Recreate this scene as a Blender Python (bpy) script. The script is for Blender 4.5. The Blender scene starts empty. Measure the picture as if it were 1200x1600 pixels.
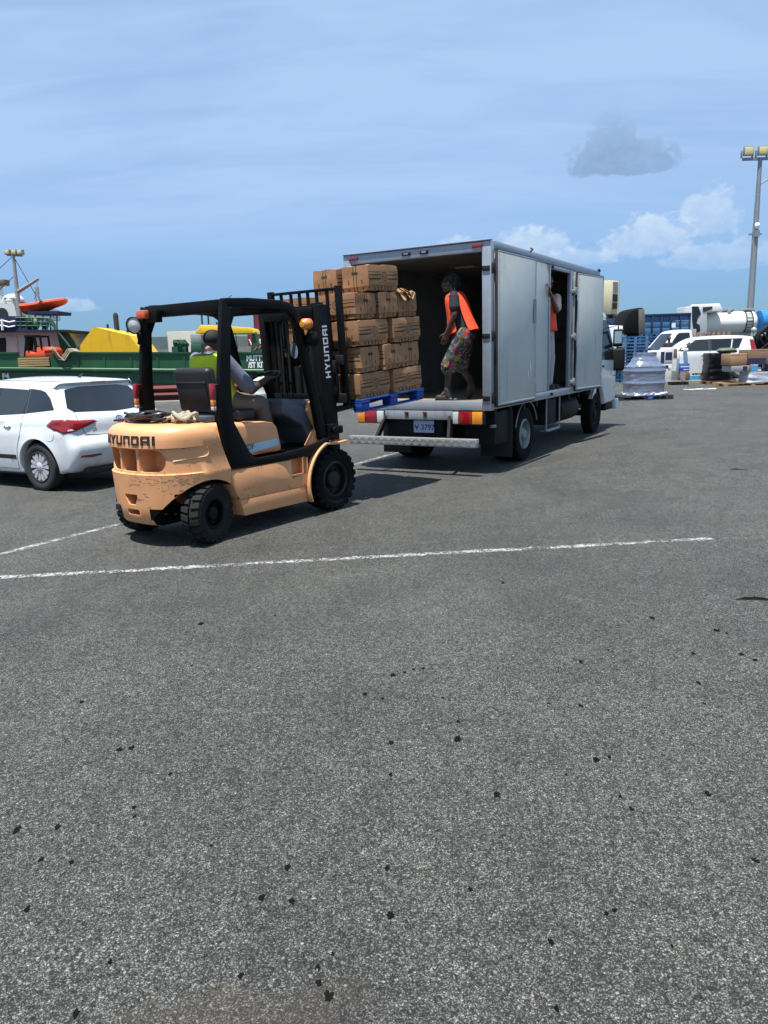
import bpy, bmesh, math, random
from mathutils import Vector, Matrix, Quaternion, noise
from mathutils.geometry import delaunay_2d_cdt
from mathutils.bvhtree import BVHTree

random.seed(7)
R_ = math.radians
scene = bpy.context.scene
COL = scene.collection

# ------------------------------------------------------------------ camera
FPX, CAMH, HORY, ROLL = 1180.0, 1.6, 553.0, R_(1.8)
PITCH = math.atan((800 - HORY) / FPX * math.cos(ROLL))
_fwd = Vector((0, math.cos(PITCH), -math.sin(PITCH)))
_r0 = Vector((1, 0, 0)); _u0 = _r0.cross(_fwd)
CAM_R = _r0 * math.cos(ROLL) - _u0 * math.sin(ROLL)
CAM_U = _r0 * math.sin(ROLL) + _u0 * math.cos(ROLL)
cam_data = bpy.data.cameras.new('camera')
cam_data.sensor_fit = 'HORIZONTAL'; cam_data.sensor_width = 36.0
cam_data.lens = FPX / 1200.0 * 36.0
cam_data.clip_start = 0.05; cam_data.clip_end = 20000
cam = bpy.data.objects.new('camera', cam_data); COL.objects.link(cam)
_m = Matrix((CAM_R, CAM_U, -_fwd)).transposed().to_4x4()
_m.translation = (0, 0, CAMH); cam.matrix_world = _m
scene.camera = cam

# survey helpers: photograph bearings to places in the yard
def bearing(px, py):
    return CAM_R * ((px - 600) / FPX) - CAM_U * ((py - 800) / FPX) + _fwd
def gp(px, py, z=0.0):
    d = bearing(px, py); t = (z - CAMH) / d.z
    return Vector((0, 0, CAMH)) + d * t
def ap(px, py, Y):
    d = bearing(px, py)
    return Vector((0, 0, CAMH)) + d * (Y / d.y)

# ------------------------------------------------------------------ node helpers
class V:
    """a socket in a node tree with arithmetic"""
    def __init__(s, nt, k): s.nt = nt; s.k = k
    def _m(s, op, b=None, c=None, clamp=False, rev=False):
        n = s.nt.nodes.new('ShaderNodeMath'); n.operation = op; n.use_clamp = clamp
        args = [s, b, c] if not rev else [b, s, c]
        for i, a in enumerate(args):
            if a is None: continue
            if isinstance(a, V): s.nt.links.new(a.k, n.inputs[i])
            else: n.inputs[i].default_value = a
        return V(s.nt, n.outputs[0])
    def __add__(s, b): return s._m('ADD', b)
    __radd__ = __add__
    def __sub__(s, b): return s._m('SUBTRACT', b)
    def __rsub__(s, b): return s._m('SUBTRACT', b, rev=True)
    def __mul__(s, b): return s._m('MULTIPLY', b)
    __rmul__ = __mul__
    def __truediv__(s, b): return s._m('DIVIDE', b)
    def abs(s): return s._m('ABSOLUTE')
    def min(s, b): return s._m('MINIMUM', b)
    def max(s, b): return s._m('MAXIMUM', b)
    def gt(s, b): return s._m('GREATER_THAN', b)
    def pow(s, b): return s._m('POWER', b)
    def mod(s, b): return s._m('FLOORED_MODULO', b)
    def clamp(s): return s._m('ADD', 0.0, clamp=True)
    def f(s, name, b=None): return s._m(name, b)
    def ss(s, a, b):
        n = s.nt.nodes.new('ShaderNodeMapRange'); n.interpolation_type = 'SMOOTHSTEP'
        s.nt.links.new(s.k, n.inputs[0]); n.inputs[1].default_value = a; n.inputs[2].default_value = b
        return V(s.nt, n.outputs[0])

class G:
    def __init__(s, nt): s.nt = nt
    def new(s, t, **kw):
        n = s.nt.nodes.new(t)
        for k, v in kw.items(): setattr(n, k, v)
        return n
    def link(s, a, b): s.nt.links.new(a.k if isinstance(a, V) else a, b)
    def coord(s, which='Object'): return V(s.nt, s.new('ShaderNodeTexCoord').outputs[which])
    def xyz(s, v):
        n = s.new('ShaderNodeSeparateXYZ'); s.link(v, n.inputs[0])
        return [V(s.nt, n.outputs[i]) for i in range(3)]
    def comb(s, *a):
        n = s.new('ShaderNodeCombineXYZ')
        for i, q in enumerate(a):
            if isinstance(q, V): s.link(q, n.inputs[i])
            else: n.inputs[i].default_value = q
        return V(s.nt, n.outputs[0])
    def noise(s, vec, scale, detail=3, rough=.55, dist=0):
        n = s.new('ShaderNodeTexNoise'); s.link(vec, n.inputs['Vector'])
        n.inputs['Scale'].default_value = scale; n.inputs['Detail'].default_value = detail
        n.inputs['Roughness'].default_value = rough; n.inputs['Distortion'].default_value = dist
        return V(s.nt, n.outputs[0])
    def voro(s, vec, scale, feature='F1', out=0, rnd=1.0):
        n = s.new('ShaderNodeTexVoronoi', feature=feature); s.link(vec, n.inputs['Vector'])
        n.inputs['Scale'].default_value = scale; n.inputs['Randomness'].default_value = rnd
        return V(s.nt, n.outputs[out])
    def scalev(s, vec, sx, sy, sz):
        n = s.new('ShaderNodeMapping'); s.link(vec, n.inputs[0]); n.inputs['Scale'].default_value = (sx, sy, sz)
        return V(s.nt, n.outputs[0])
    def mix(s, fac, a, b, mode='MIX'):
        n = s.new('ShaderNodeMix', data_type='RGBA', blend_type=mode)
        for q, i in ((fac, 0), (a, 6), (b, 7)):
            if isinstance(q, V): s.link(q, n.inputs[i])
            elif i == 0: n.inputs[0].default_value = q
            else: n.inputs[i].default_value = (*q[:3], 1)
        return V(s.nt, n.outputs[2])
    def grey(s, v): return s.comb(v, v, v)
    def bump(s, h, strength=.3, dist=.01):
        n = s.new('ShaderNodeBump'); s.link(h, n.inputs['Height'])
        n.inputs['Strength'].default_value = strength; n.inputs['Distance'].default_value = dist
        return V(s.nt, n.outputs[0])

def rgb(h):
    """sRGB 0-255 triple to linear"""
    return tuple(((c / 255) / 12.92 if c / 255 < .04045 else ((c / 255 + .055) / 1.055) ** 2.4) for c in h)

# ------------------------------------------------------------------ sun and sky
SH = Vector((0.137, 0.232, -1.0)).normalized()          # the way sunlight travels
sun_data = bpy.data.lights.new('sun', 'SUN'); sun_data.energy = 5.0; sun_data.angle = R_(0.53)
sun_data.color = (1.0, 0.955, 0.885)
sun = bpy.data.objects.new('sun', sun_data); COL.objects.link(sun)
sun.rotation_euler = SH.to_track_quat('-Z', 'Y').to_euler(); sun.location = (0, 0, 40)

world = bpy.data.worlds.new('World'); scene.world = world; world.use_nodes = True
wnt = world.node_tree; wnt.nodes.clear(); g = G(wnt)
sky = g.new('ShaderNodeTexSky', sky_type='NISHITA'); sky.sun_disc = False
sky.sun_elevation = math.asin(-SH.z); sky.sun_rotation = math.atan2(-SH.x, -SH.y)
sky.altitude = 5; sky.air_density = 1.0; sky.dust_density = 0.5; sky.ozone_density = 1.0
WD = g.coord('Generated'); dx, dy, dz = g.xyz(WD)
az = dx.f('ARCTAN2', dy) * 57.29578; el = dz.f('ARCSINE') * 57.29578
# thin high veil: streaks on a flat layer overhead
inv = (dz.max(0.0) + 0.22)
flat = g.comb(dx / inv, dy / inv, 0.0)
veil_n = g.noise(g.scalev(flat, .55, 1.25, 1), 1.3, 4, .55, .4)
veil_f = g.noise(g.scalev(flat, .8, 3.2, 1), 2.1, 3, .6, .8)
veil = (veil_n * .72 + veil_f * .28).ss(.34, .66) * dz.ss(.06, .24)
veil = (veil * .42 + dz.ss(.02, .17) * .70).clamp()
SKYK = 10.0            # radiance scale of the sky texture against the background strength below
base = g.mix(1.0, V(wnt, sky.outputs[0]), g.mix(dz.ss(.0, .30), (.46, .74, 1.20), (.72, 1.04, 1.34)), 'MULTIPLY')
col = g.mix(veil * .92, base, tuple(SKYK * c for c in (.445, .642, .950)))
# heaped clouds standing over the sea, anywhere round the horizon
n1 = g.noise(g.comb(az * .09, el * .16, 1.7), 1.0, 3, .58, .35)
n2 = g.noise(g.comb(az * .34, el * .46, 4.1), 1.0, 4, .62, .25)
n3 = g.noise(g.comb(az * 1.1, el * 1.35, 9.1), 1.0, 4, .62)
def azel(px, py):
    d = bearing(px, py).normalized()
    return math.degrees(math.atan2(d.x, d.y)), math.degrees(math.asin(d.z))
def heap(col, px, py, wa, we, k, top, base_, lo=.10, hi=.42, amp=1.0):
    """one cloud: domed top lit, flat shaded foot"""
    a0, e0 = azel(px, py)
    da = (az - a0) / wa; de = (el - e0) / we
    dd = de.max(de * -2.6)
    d = 1.0 - (da * da + dd * dd).f('SQRT') + (n2 - .5) * 1.1 * amp + (n3 - .5) * .85 * amp
    m = d.ss(lo, hi)
    c = g.mix((de * .75 + (n3 - .5) * 1.4 + (n2 - .5) * .8 + .30).clamp(), tuple(SKYK * q for q in base_), tuple(SKYK * q for q in top))
    return g.mix(m * k, col, c)
band = (1.0 - ((el - 5.0) / 5.0).abs()).max(0.0)
far_heaps = ((n1 - .62) * 3.2 + (n2 - .5) * 1.2 + band - .75).ss(.0, .5) * band.ss(0, .4) * .8 * az.abs().ss(36, 50)
col = g.mix(far_heaps, col, tuple(SKYK * c for c in (.56, .72, .94)))
LT, LB = (.76, .88, 1.0), (.44, .61, .87)
for px, py, wa, we, k in ((1130, 408, 5.5, 1.7, .36), (1010, 385, 3.9, 2.6, .60), (1108, 350, 2.7, 3.0, .50), (838, 388, 3.3, 1.9, .66), (720, 392, 2.6, 1.2, .40), (110, 480, 2.4, .95, .50), (900, 408, 3.6, 1.0, .40)):
    col = heap(col, px, py, wa, we, k, LT, LB)
col = heap(col, 970, 258, 4.6, 2.3, .80, (.34, .50, .76), (.25, .385, .60), .14, .38, .85)
col = heap(col, 958, 236, 2.5, 2.9, .74, (.36, .52, .78), (.26, .40, .62), .16, .38, .85)
bg = g.new('ShaderNodeBackground'); g.link(col, bg.inputs[0]); bg.inputs[1].default_value = 0.0536
world.cycles.sampling_method = 'MANUAL'; world.cycles.sample_map_resolution = 512
wo = g.new('ShaderNodeOutputWorld'); wnt.links.new(bg.outputs[0], wo.inputs[0])

vs = scene.view_settings
vs.view_transform = 'Standard'; vs.look = 'None'; vs.exposure = 0.9          # exposed for the shade, as the photograph is; vs.gamma = 1.0
vs.use_curve_mapping = False
scene.display_settings.display_device = 'sRGB'
scene.render.engine = 'CYCLES'
scene.cycles.max_bounces = 6; scene.cycles.diffuse_bounces = 3; scene.cycles.glossy_bounces = 3
scene.cycles.transmission_bounces = 4; scene.cycles.transparent_max_bounces = 6
scene.cycles.use_denoising = True
scene.cycles.use_adaptive_sampling = True; scene.cycles.adaptive_threshold = .02; scene.cycles.adaptive_min_samples = 16

# ------------------------------------------------------------------ materials
MATS = {}
# true albedo trims for the exposure above
TRIM = dict(fork_orange=.73, fork_black=.7, steel_dark=.7, rubber=.75, rubber_grey=.75, hose=.7, rope_pale=.7, truck_door=.86, truck_panel=.90, cab_white=.9, truck_sill=.60, truck_alu=.85, truck_floor=.7,
            checker_alu=.58, galvanised=.8, pallet_blue=.8, pallet_wood=.72, vest_orange=.80, vest_yellow=.74, vest_green=.70, tee_dark=.7, tee_grey=.8, tee_beige=.8,
            trouser_tan=.8, skin_dark=.75, skin_deep=.75, hull_green=.80, deck_green=.8, hull_red=.8, ship_yellow=.80, ship_white=1.0, ship_navy=.8, ship_grey=.78, boat_orange=.75, timber=.7,
            cont_red=.8, cont_white=.82, cont_cream=.82, cont_grey=.75, trailer_blue=.8, trailer_navy=.8, tank_white=.85, tank_blue=.8, pole_grey=.8, film_black=.7, film_silver=.75, film_clear=.75,
            card_plain=.72, card_dull=.72, card_white=.80, card_blue=.8, card_cyan=.8, bag_green=.7, concrete=.62, far_wall=.75, litter=.7, scrape=.7, scuff=.75, tar=.6, pipe_beige=.75, car_white=.80, lamp_amber=.75, lamp_white=.75, lamp_red=.9, seat_vinyl=.75, fork_grey=.8)
def pbr(name, c, rough=.5, metal=0.0, var=.12, vscale=6.0, bump=0.0, bscale=60.0, bdist=.004, dirt=None, coat=0.0,
        spec=.5, trans=0.0, stretch=None, alpha=1.0, grime=None, streak=None):
    """principled material: base colour with soft variation, optional dirt (colour, amount, scale) and fine relief"""
    k_ = TRIM.get(name, 1.0); c = tuple(q * k_ for q in c)
    if dirt: dirt = (tuple(q * k_ for q in dirt[0]),) + tuple(dirt[1:3])
    m = bpy.data.materials.new(name); m.use_nodes = True
    nt = m.node_tree; nt.nodes.clear(); g = G(nt)
    b = g.new('ShaderNodeBsdfPrincipled'); o = g.new('ShaderNodeOutputMaterial')
    nt.links.new(b.outputs[0], o.inputs[0])
    co = g.coord('Object')
    if stretch: co = g.scalev(co, *stretch)
    nz = g.noise(co, vscale, 4)
    cc = g.mix((nz - .5) * 2.2 + .5, tuple(q * (1 - var) for q in c), tuple(min(1, q * (1 + var)) for q in c))
    rg = nz * .16 + (rough - .08)
    if dirt:
        dc, amt, ds = dirt
        dn = g.noise(co, ds, 6, .65)
        mk = dn.ss(.72 - amt * .5, .80 - amt * .2)
        cc = g.mix(mk * .85, cc, dc); rg = rg.max(mk * .8)
    for ex, st in ((grime, None), (streak, (1.0, 1.0, .10))):
        if ex:
            ec, amt, es = ex; c3 = g.scalev(g.coord('Object'), *st) if st else co
            mk = g.noise(c3, es, 5, .7).ss(.74 - amt * .6, .86 - amt * .4) * (g.noise(co, 1.7, 2).ss(.38, .62))
            cc = g.mix(mk * .7, cc, ec)
    g.link(cc, b.inputs['Base Color']); g.link(rg.clamp(), b.inputs['Roughness'])
    b.inputs['Metallic'].default_value = metal
    b.inputs['Specular IOR Level'].default_value = spec
    b.inputs['Coat Weight'].default_value = coat; b.inputs['Coat Roughness'].default_value = .05
    b.inputs['Transmission Weight'].default_value = trans
    b.inputs['Alpha'].default_value = alpha
    if bump:
        g.link(g.bump(g.noise(co, bscale, 4), bump, bdist), b.inputs['Normal'])
    MATS[name] = m
    return m

pbr('asphalt_plain', (.11, .112, .115), .9)
pbr('fork_orange', rgb((240, 172, 119)), .45, var=.10, vscale=3.5, dirt=(rgb((150, 98, 62)), .17, 4.5), grime=(rgb((58, 44, 34)), .16, 22), bump=.05, bscale=40)
pbr('fork_black', (.0055, .0055, .006), .5, var=.3, dirt=((.03, .027, .024), .10, 8), bump=.06, spec=.14)
pbr('steel_dark', (.016, .016, .017), .5, .3, var=.3, dirt=((.07, .05, .035), .2, 10))
pbr('steel_rod', (.5, .5, .5), .22, .9)
pbr('fork_grey', rgb((78, 86, 98)), .45, dirt=((.08, .07, .06), .15, 7))
pbr('seat_vinyl', (.014, .014, .015), .5, var=.2, bump=.15, bscale=90)
pbr('decal_black', (.012, .010, .010), .5, var=.1)
pbr('decal_white', (.75, .76, .78), .5, var=.05)
pbr('decal_blue', rgb((158, 190, 205)), .4, var=.05)
pbr('rubber', (.009, .009, .009), .9, var=.3, vscale=12, spec=.15, dirt=((.06, .054, .045), .18, 9), bump=.25, bscale=50)
pbr('rubber_grey', (.022, .021, .020), .9, var=.3, vscale=9, spec=.25, dirt=((.06, .056, .05), .24, 7), bump=.3, bscale=45)
pbr('rubber_clean', (.02, .02, .021), .75, var=.2, bump=.1)
pbr('hose', (.02, .021, .025), .35, var=.3)
pbr('rope_pale', (.45, .40, .30), .9, bump=.6, bscale=150)
pbr('lamp_orange', (.85, .24, .02), .25, var=.1, coat=.6)
pbr('lamp_amber', (.85, .30, .03), .22, var=.1, coat=.6)
pbr('lamp_red', (.26, .006, .010), .22, var=.15, coat=.7)
pbr('lamp_redorange', (.50, .085, .02), .25, var=.15, coat=.6)
pbr('lamp_white', (.62, .66, .66), .2, var=.1, coat=.7)
pbr('lamp_chrome', (.72, .72, .74), .12, .85)
pbr('truck_panel', rgb((192, 196, 192)), .42, var=.05, vscale=1.6, dirt=(rgb((120, 116, 106)), .06, 3), streak=(rgb((124, 122, 114)), .30, 8), bump=.12, bscale=3, bdist=.02)
pbr('truck_door', rgb((190, 195, 190)), .4, var=.07, vscale=2.2, dirt=(rgb((196, 200, 196)), .06, 4), streak=(rgb((112, 112, 106)), .34, 9), grime=(rgb((90, 84, 76)), .10, 14), bump=.22, bscale=3.2, bdist=.02)
pbr('truck_alu', rgb((160, 168, 178)), .38, .35, var=.08, dirt=(rgb((112, 106, 98)), .10, 6))
pbr('truck_sill', rgb((178, 188, 200)), .4, .2, var=.07, dirt=(rgb((104, 92, 80)), .14, 4), streak=(rgb((92, 66, 44)), .38, 16))
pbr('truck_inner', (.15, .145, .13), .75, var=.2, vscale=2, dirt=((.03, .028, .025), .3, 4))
pbr('truck_floor', rgb((150, 134, 112)), .85, var=.25, vscale=5, dirt=((.08, .06, .04), .3, 6), stretch=(1, 6, 1))
pbr('truck_rubber', (.015, .015, .016), .7)
pbr('chassis_black', (.006, .006, .007), .65, var=.3, spec=.25, dirt=((.03, .026, .022), .15, 6))
pbr('cab_white', rgb((206, 214, 216)), .3, var=.04, coat=.5, dirt=(rgb((150, 146, 138)), .06, 5))
pbr('galvanised', rgb((150, 154, 156)), .5, .5, var=.15, dirt=(rgb((110, 100, 90)), .12, 7))
pbr('checker_alu', rgb((188, 188, 186)), .40, .35, var=.12, vscale=14, dirt=(rgb((95, 90, 84)), .14, 9))
pbr('plate', rgb((170, 182, 214)), .45, var=.05)
pbr('plate_ink', rgb((40, 52, 110)), .5)
pbr('rust', (.14, .055, .025), .9, var=.4, vscale=30)
pbr('glass_dark', (.010, .012, .015), .05, var=.1, spec=.5, coat=.35)
pbr('glass_tint', (.022, .028, .030), .05, var=.1, spec=.55)
pbr('car_white', rgb((230, 234, 236)), .28, var=.03, grime=(rgb((170, 166, 158)), .12, 5), coat=.8, spec=.5)
pbr('glass_cab', (.008, .010, .012), .12, spec=.12)
pbr('car_black', (.014, .014, .015), .5)
pbr('car_seam', (.05, .05, .055), .7)
pbr('wheel_silver', rgb((196, 198, 204)), .3, .45, var=.06)
pbr('mirror_glass', (.75, .78, .82), .03, 1.0, var=.01)
pbr('pallet_blue', rgb((14, 66, 150)), .6, var=.3, vscale=7, dirt=((.10, .10, .11), .2, 12), bump=.3, bscale=30, stretch=(1, 5, 5))
pbr('pallet_wood', rgb((186, 146, 98)), .85, var=.22, vscale=6, bump=.3, bscale=40, stretch=(6, 1, 6))
pbr('pallet_black', (.02, .02, .024), .55, var=.2)
pbr('skin_dark', (.115, .058, .036), .5, var=.12, vscale=20)
pbr('skin_deep', (.065, .034, .022), .5, var=.12, vscale=20)
pbr('hair_black', (.008, .007, .007), .8, var=.4, vscale=40, bump=.7, bscale=60)
pbr('eye_white', (.6, .57, .53), .3)
pbr('tee_dark', (.022, .024, .032), .9, var=.2, vscale=8, bump=.25, bscale=18, bdist=.01)
pbr('tee_grey', rgb((104, 112, 126)), .9, var=.1, vscale=8, bump=.3, bscale=16, bdist=.012)
pbr('tee_beige', rgb((216, 196, 176)), .9, var=.1, vscale=8, bump=.3, bscale=16, bdist=.012)
pbr('trouser_tan', rgb((108, 98, 88)), .9, var=.15, bump=.3, bscale=16, bdist=.012)
pbr('trouser_grey', rgb((168, 168, 164)), .9, var=.12, bump=.3, bscale=16, bdist=.012)
pbr('vest_orange', rgb((255, 86, 48)), .75, var=.08, vscale=10, bump=.3, bscale=14, bdist=.012)
pbr('vest_yellow', rgb((224, 240, 30)), .75, var=.08, vscale=10, bump=.3, bscale=14, bdist=.012)
pbr('vest_green', rgb((104, 150, 30)), .75, var=.08, vscale=10, bump=.3, bscale=14, bdist=.012)
pbr('reflective', rgb((205, 206, 200)), .4, .3)
pbr('boot', (.03, .028, .027), .7, var=.3, dirt=((.25, .23, .2), .25, 14))
pbr('hull_green', rgb((27, 84, 50)), .45, var=.22, vscale=.6, dirt=(rgb((120, 150, 120)), .10, 1.6), bump=.12, bscale=3, bdist=.03, stretch=(1, 1, .25), streak=(rgb((120, 96, 62)), .30, 3.0))
pbr('deck_green', rgb((30, 84, 56)), .55, var=.25, vscale=1.5, dirt=(rgb((70, 50, 40)), .15, 3))
pbr('hull_red', rgb((118, 52, 46)), .6, var=.3, vscale=.8, dirt=(rgb((72, 40, 36)), .3, 2), stretch=(1, 1, .3))
pbr('ship_yellow', rgb((236, 190, 24)), .5, var=.08, vscale=1, dirt=(rgb((190, 150, 40)), .10, 2), streak=(rgb((140, 96, 30)), .34, 3.5))
pbr('ship_white', rgb((206, 210, 208)), .5, var=.06, vscale=1.2, dirt=(rgb((150, 130, 105)), .14, 2), stretch=(1, 1, .3), streak=(rgb((120, 72, 40)), .34, 3.0))
pbr('ship_navy', rgb((22, 40, 78)), .8, var=.2, vscale=2, bump=.4, bscale=3, bdist=.05)
pbr('ship_grey', rgb((160, 164, 162)), .5, .2, var=.12)
pbr('boat_orange', rgb((236, 84, 40)), .55, var=.12, vscale=4)
pbr('timber', rgb((176, 146, 98)), .85, var=.2, vscale=3, stretch=(.6, 1, 9), bump=.3, bscale=12)
pbr('pipe_beige', rgb((190, 172, 148)), .6, var=.2)
pbr('soot_shade', (.02, .02, .02), .8)  # near-black for stacks and wires, also the shade painted in openings
pbr('cont_red', rgb((138, 44, 48)), .55, var=.15, vscale=.7, dirt=(rgb((96, 44, 40)), .15, 2))
pbr('cont_white', rgb((228, 226, 214)), .5, var=.05, dirt=(rgb((176, 160, 130)), .10, 2))
pbr('cont_cream', rgb((226, 216, 176)), .5, var=.06, dirt=(rgb((150, 120, 80)), .14, 1.6))
pbr('cont_grey', rgb((110, 104, 96)), .6, var=.2, dirt=((.08, .05, .03), .25, 2))
pbr('trailer_blue', rgb((62, 108, 152)), .5, var=.35, vscale=1.3, dirt=(rgb((90, 110, 130)), .15, 2))
pbr('trailer_navy', rgb((22, 46, 84)), .55, var=.25)
pbr('tank_white', rgb((232, 234, 226)), .35, var=.03, coat=.3, dirt=(rgb((190, 180, 160)), .06, 2))
pbr('tank_blue', rgb((40, 130, 200)), .4, var=.08)
pbr('pole_grey', rgb((150, 154, 158)), .5, .4, var=.08)
pbr('flood_lens', rgb((196, 186, 130)), .3, var=.1)
pbr('tarp_black', (.005, .005, .006), .7, var=.3, spec=.12, bump=.5, bscale=5, bdist=.04)
pbr('film_black', (.005, .005, .007), .32, var=.3, spec=.3, bump=.8, bscale=9, bdist=.03)
pbr('film_silver', rgb((176, 182, 200)), .20, .75, var=.15, vscale=6, bump=.35, bscale=5, bdist=.03, stretch=(1, 1, 3))
pbr('film_clear', rgb((206, 212, 222)), .12, .1, var=.2, vscale=5, bump=.9, bscale=9, bdist=.03, stretch=(1, 1, 3))
pbr('card_plain', rgb((176, 138, 100)), .85, var=.08, vscale=5)
pbr('card_dull', rgb((138, 110, 88)), .85, var=.12, vscale=5)
pbr('card_white', rgb((226, 226, 222)), .6, var=.05)
pbr('card_blue', rgb((52, 104, 190)), .55, var=.15)
pbr('card_cyan', rgb((64, 164, 214)), .5, var=.12)
pbr('print_navy', rgb((30, 34, 70)), .6, var=.2)
pbr('bag_green', rgb((96, 108, 80)), .6, var=.2, bump=.5, bscale=10, bdist=.02)
pbr('concrete', rgb((150, 146, 138)), .9, var=.15, vscale=2, bump=.3, bscale=20, dirt=(rgb((90, 86, 80)), .2, 1.5))
pbr('far_wall', rgb((112, 124, 120)), .9, var=.2, vscale=.2, dirt=(rgb((80, 96, 84)), .3, .3))
pbr('tar', (.007, .007, .007), .8, spec=.08, var=.4, bump=.6, bscale=120)
pbr('litter', rgb((225, 225, 220)), .7)
MATS['seawater'] = pbr('seawater', rgb((30, 80, 110)), .12, bump=.5, bscale=1.5, bdist=.05)
# ------------------------------------------------------------------ object helpers
def tag(o, label=None, cat=None, group=None, kind=None):
    if label: o['label'] = label
    if cat: o['category'] = cat
    if group: o['group'] = group
    if kind: o['kind'] = kind
    return o
def frame(x, y, z, heading_deg, fwd='y'):
    """matrix at a place; heading is clockwise from +Y; local forward axis is y or x"""
    a = R_(-heading_deg if fwd == 'y' else 90 - heading_deg)
    return Matrix.Translation((x, y, z)) @ Matrix.Rotation(a, 4, 'Z')
def empty(name, mat4, label, cat, group=None):
    o = bpy.data.objects.new(name, None); COL.objects.link(o)
    o.matrix_world = mat4; o.empty_display_size = .2
    return tag(o, label, cat, group)
def copy_tree(o, parent=None, mat4=None):
    c = o.copy(); COL.objects.link(c)
    if parent: c.parent = parent
    if mat4 is not None: c.matrix_world = mat4
    for ch in o.children: copy_tree(ch, c)
    return c
def ml(*names): return [MATS[n] for n in names]

class MB:
    """collects shapes; build() links them as one mesh object"""
    def __init__(s): s.v = []; s.f = []; s.m = []
    def add(s, vs, fs, mi=0):
        b = len(s.v); s.v += [Vector(p) for p in vs]
        for f in fs: s.f.append(tuple(i + b for i in f)); s.m.append(mi)
        return s
    def box(s, x0, x1, y0, y1, z0, z1, mi=0, M=None):
        vs = [Vector((x, y, z)) for x in (x0, x1) for y in (y0, y1) for z in (z0, z1)]
        if M is not None: vs = [M @ p for p in vs]
        return s.add(vs, [(0, 1, 3, 2), (4, 6, 7, 5), (0, 4, 5, 1), (2, 3, 7, 6), (0, 2, 6, 4), (1, 5, 7, 3)], mi)
    def prism(s, poly, axis, a, b, mi=0, M=None):
        def p3(p, h):
            q = {'x': (h, p[0], p[1]), 'y': (p[0], h, p[1]), 'z': (p[0], p[1], h)}[axis]
            q = Vector(q); return M @ q if M is not None else q
        n = len(poly)
        vs = [p3(p, a) for p in poly] + [p3(p, b) for p in poly]
        fs = [tuple(range(n)), tuple(range(2 * n - 1, n - 1, -1))]
        fs += [(i, (i + 1) % n, n + (i + 1) % n, n + i) for i in range(n)]
        return s.add(vs, fs, mi)
    def loft(s, rings, mi=0, cap=True, loop=False):
        n = len(rings[0]); vs = [p for r in rings for p in r]; fs = []
        K = len(rings)
        for k in range(K if loop else K - 1):
            a = k * n; b = ((k + 1) % K) * n
            fs += [(a + i, a + (i + 1) % n, b + (i + 1) % n, b + i) for i in range(n)]
        if cap and not loop:
            fs.append(tuple(range(n - 1, -1, -1))); fs.append(tuple(range((K - 1) * n, K * n)))
        return s.add(vs, fs, mi)
    def tube(s, pts, r, n=8, mi=0, loop=False, flat=None):
        """round tube along points (r may be a list); flat=(w,h,up) makes a rectangular bar"""
        pts = [Vector(p) for p in pts]; K = len(pts); rings = []
        up = None
        for i, p in enumerate(pts):
            if loop: d = pts[(i + 1) % K] - pts[i - 1]
            else: d = pts[min(i + 1, K - 1)] - pts[max(i - 1, 0)]
            d.normalize()
            if flat:
                u = Vector(flat[2]); x = d.cross(u).normalized(); y = x.cross(d).normalized()
                w, h = flat[0] / 2, flat[1] / 2
                rings.append([p + x * a * w + y * b * h for a, b in ((-1, -1), (1, -1), (1, 1), (-1, 1))])
                continue
            if up is None:
                up = Vector((0, 0, 1)) if abs(d.z) < .9 else Vector((1, 0, 0))
                x = d.cross(up).normalized()
            else:
                x = (x - d * x.dot(d)); x = x.normalized() if x.length > 1e-6 else d.orthogonal().normalized()
            y = d.cross(x)
            rr = r[i] if isinstance(r, (list, tuple)) else r
            rings.append([p + (x * math.cos(2 * math.pi * k / n) + y * math.sin(2 * math.pi * k / n)) * rr for k in range(n)])
        return s.loft(rings, mi, True, loop)
    def lathe(s, prof, c, axis='y', n=32, mi=0, close=True, M=None, mis=None):
        """profile (radius, along) turned about an axis through c"""
        c = Vector(c); A = {'x': Vector((1, 0, 0)), 'y': Vector((0, 1, 0)), 'z': Vector((0, 0, 1))}[axis]
        e1 = A.orthogonal().normalized(); e2 = A.cross(e1)
        vs = []; fs = []; K = len(prof)
        for k in range(n):
            t = 2 * math.pi * k / n
            for r, h in prof:
                p = c + A * h + (e1 * math.cos(t) + e2 * math.sin(t)) * r
                vs.append(M @ p if M is not None else p)
        b = len(s.v); s.v += vs
        for k in range(n):
            for j in range(K - 1 if not close else K):
                j2 = (j + 1) % K; k2 = (k + 1) % n
                s.f.append((b + k * K + j, b + k2 * K + j, b + k2 * K + j2, b + k * K + j2))
                s.m.append(mis[j] if mis else mi)
        return s
    def disc(s, c, axis, r0, r1, h, n=24, mi=0, M=None):
        """solid turned drum from radius r0 at h0 to r1 at h1"""
        return s.lathe([(1e-4, h[0]), (r0, h[0]), (r1, h[1]), (1e-4, h[1])], c, axis, n, mi, False, M)
    def ball(s, c, r, nu=16, nv=10, mi=0, M=None):
        r = r if isinstance(r, (tuple, list)) else (r, r, r); c = Vector(c); vs = []; fs = []
        for j in range(nv + 1):
            ph = math.pi * j / nv
            for i in range(nu):
                th = 2 * math.pi * i / nu
                p = Vector((r[0] * math.sin(ph) * math.cos(th), r[1] * math.sin(ph) * math.sin(th), r[2] * math.cos(ph)))
                vs.append(c + (M @ p if M is not None else p))
        for j in range(nv):
            for i in range(nu):
                i2 = (i + 1) % nu
                fs.append((j * nu + i, j * nu + i2, (j + 1) * nu + i2, (j + 1) * nu + i))
        return s.add(vs, fs, mi)
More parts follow.
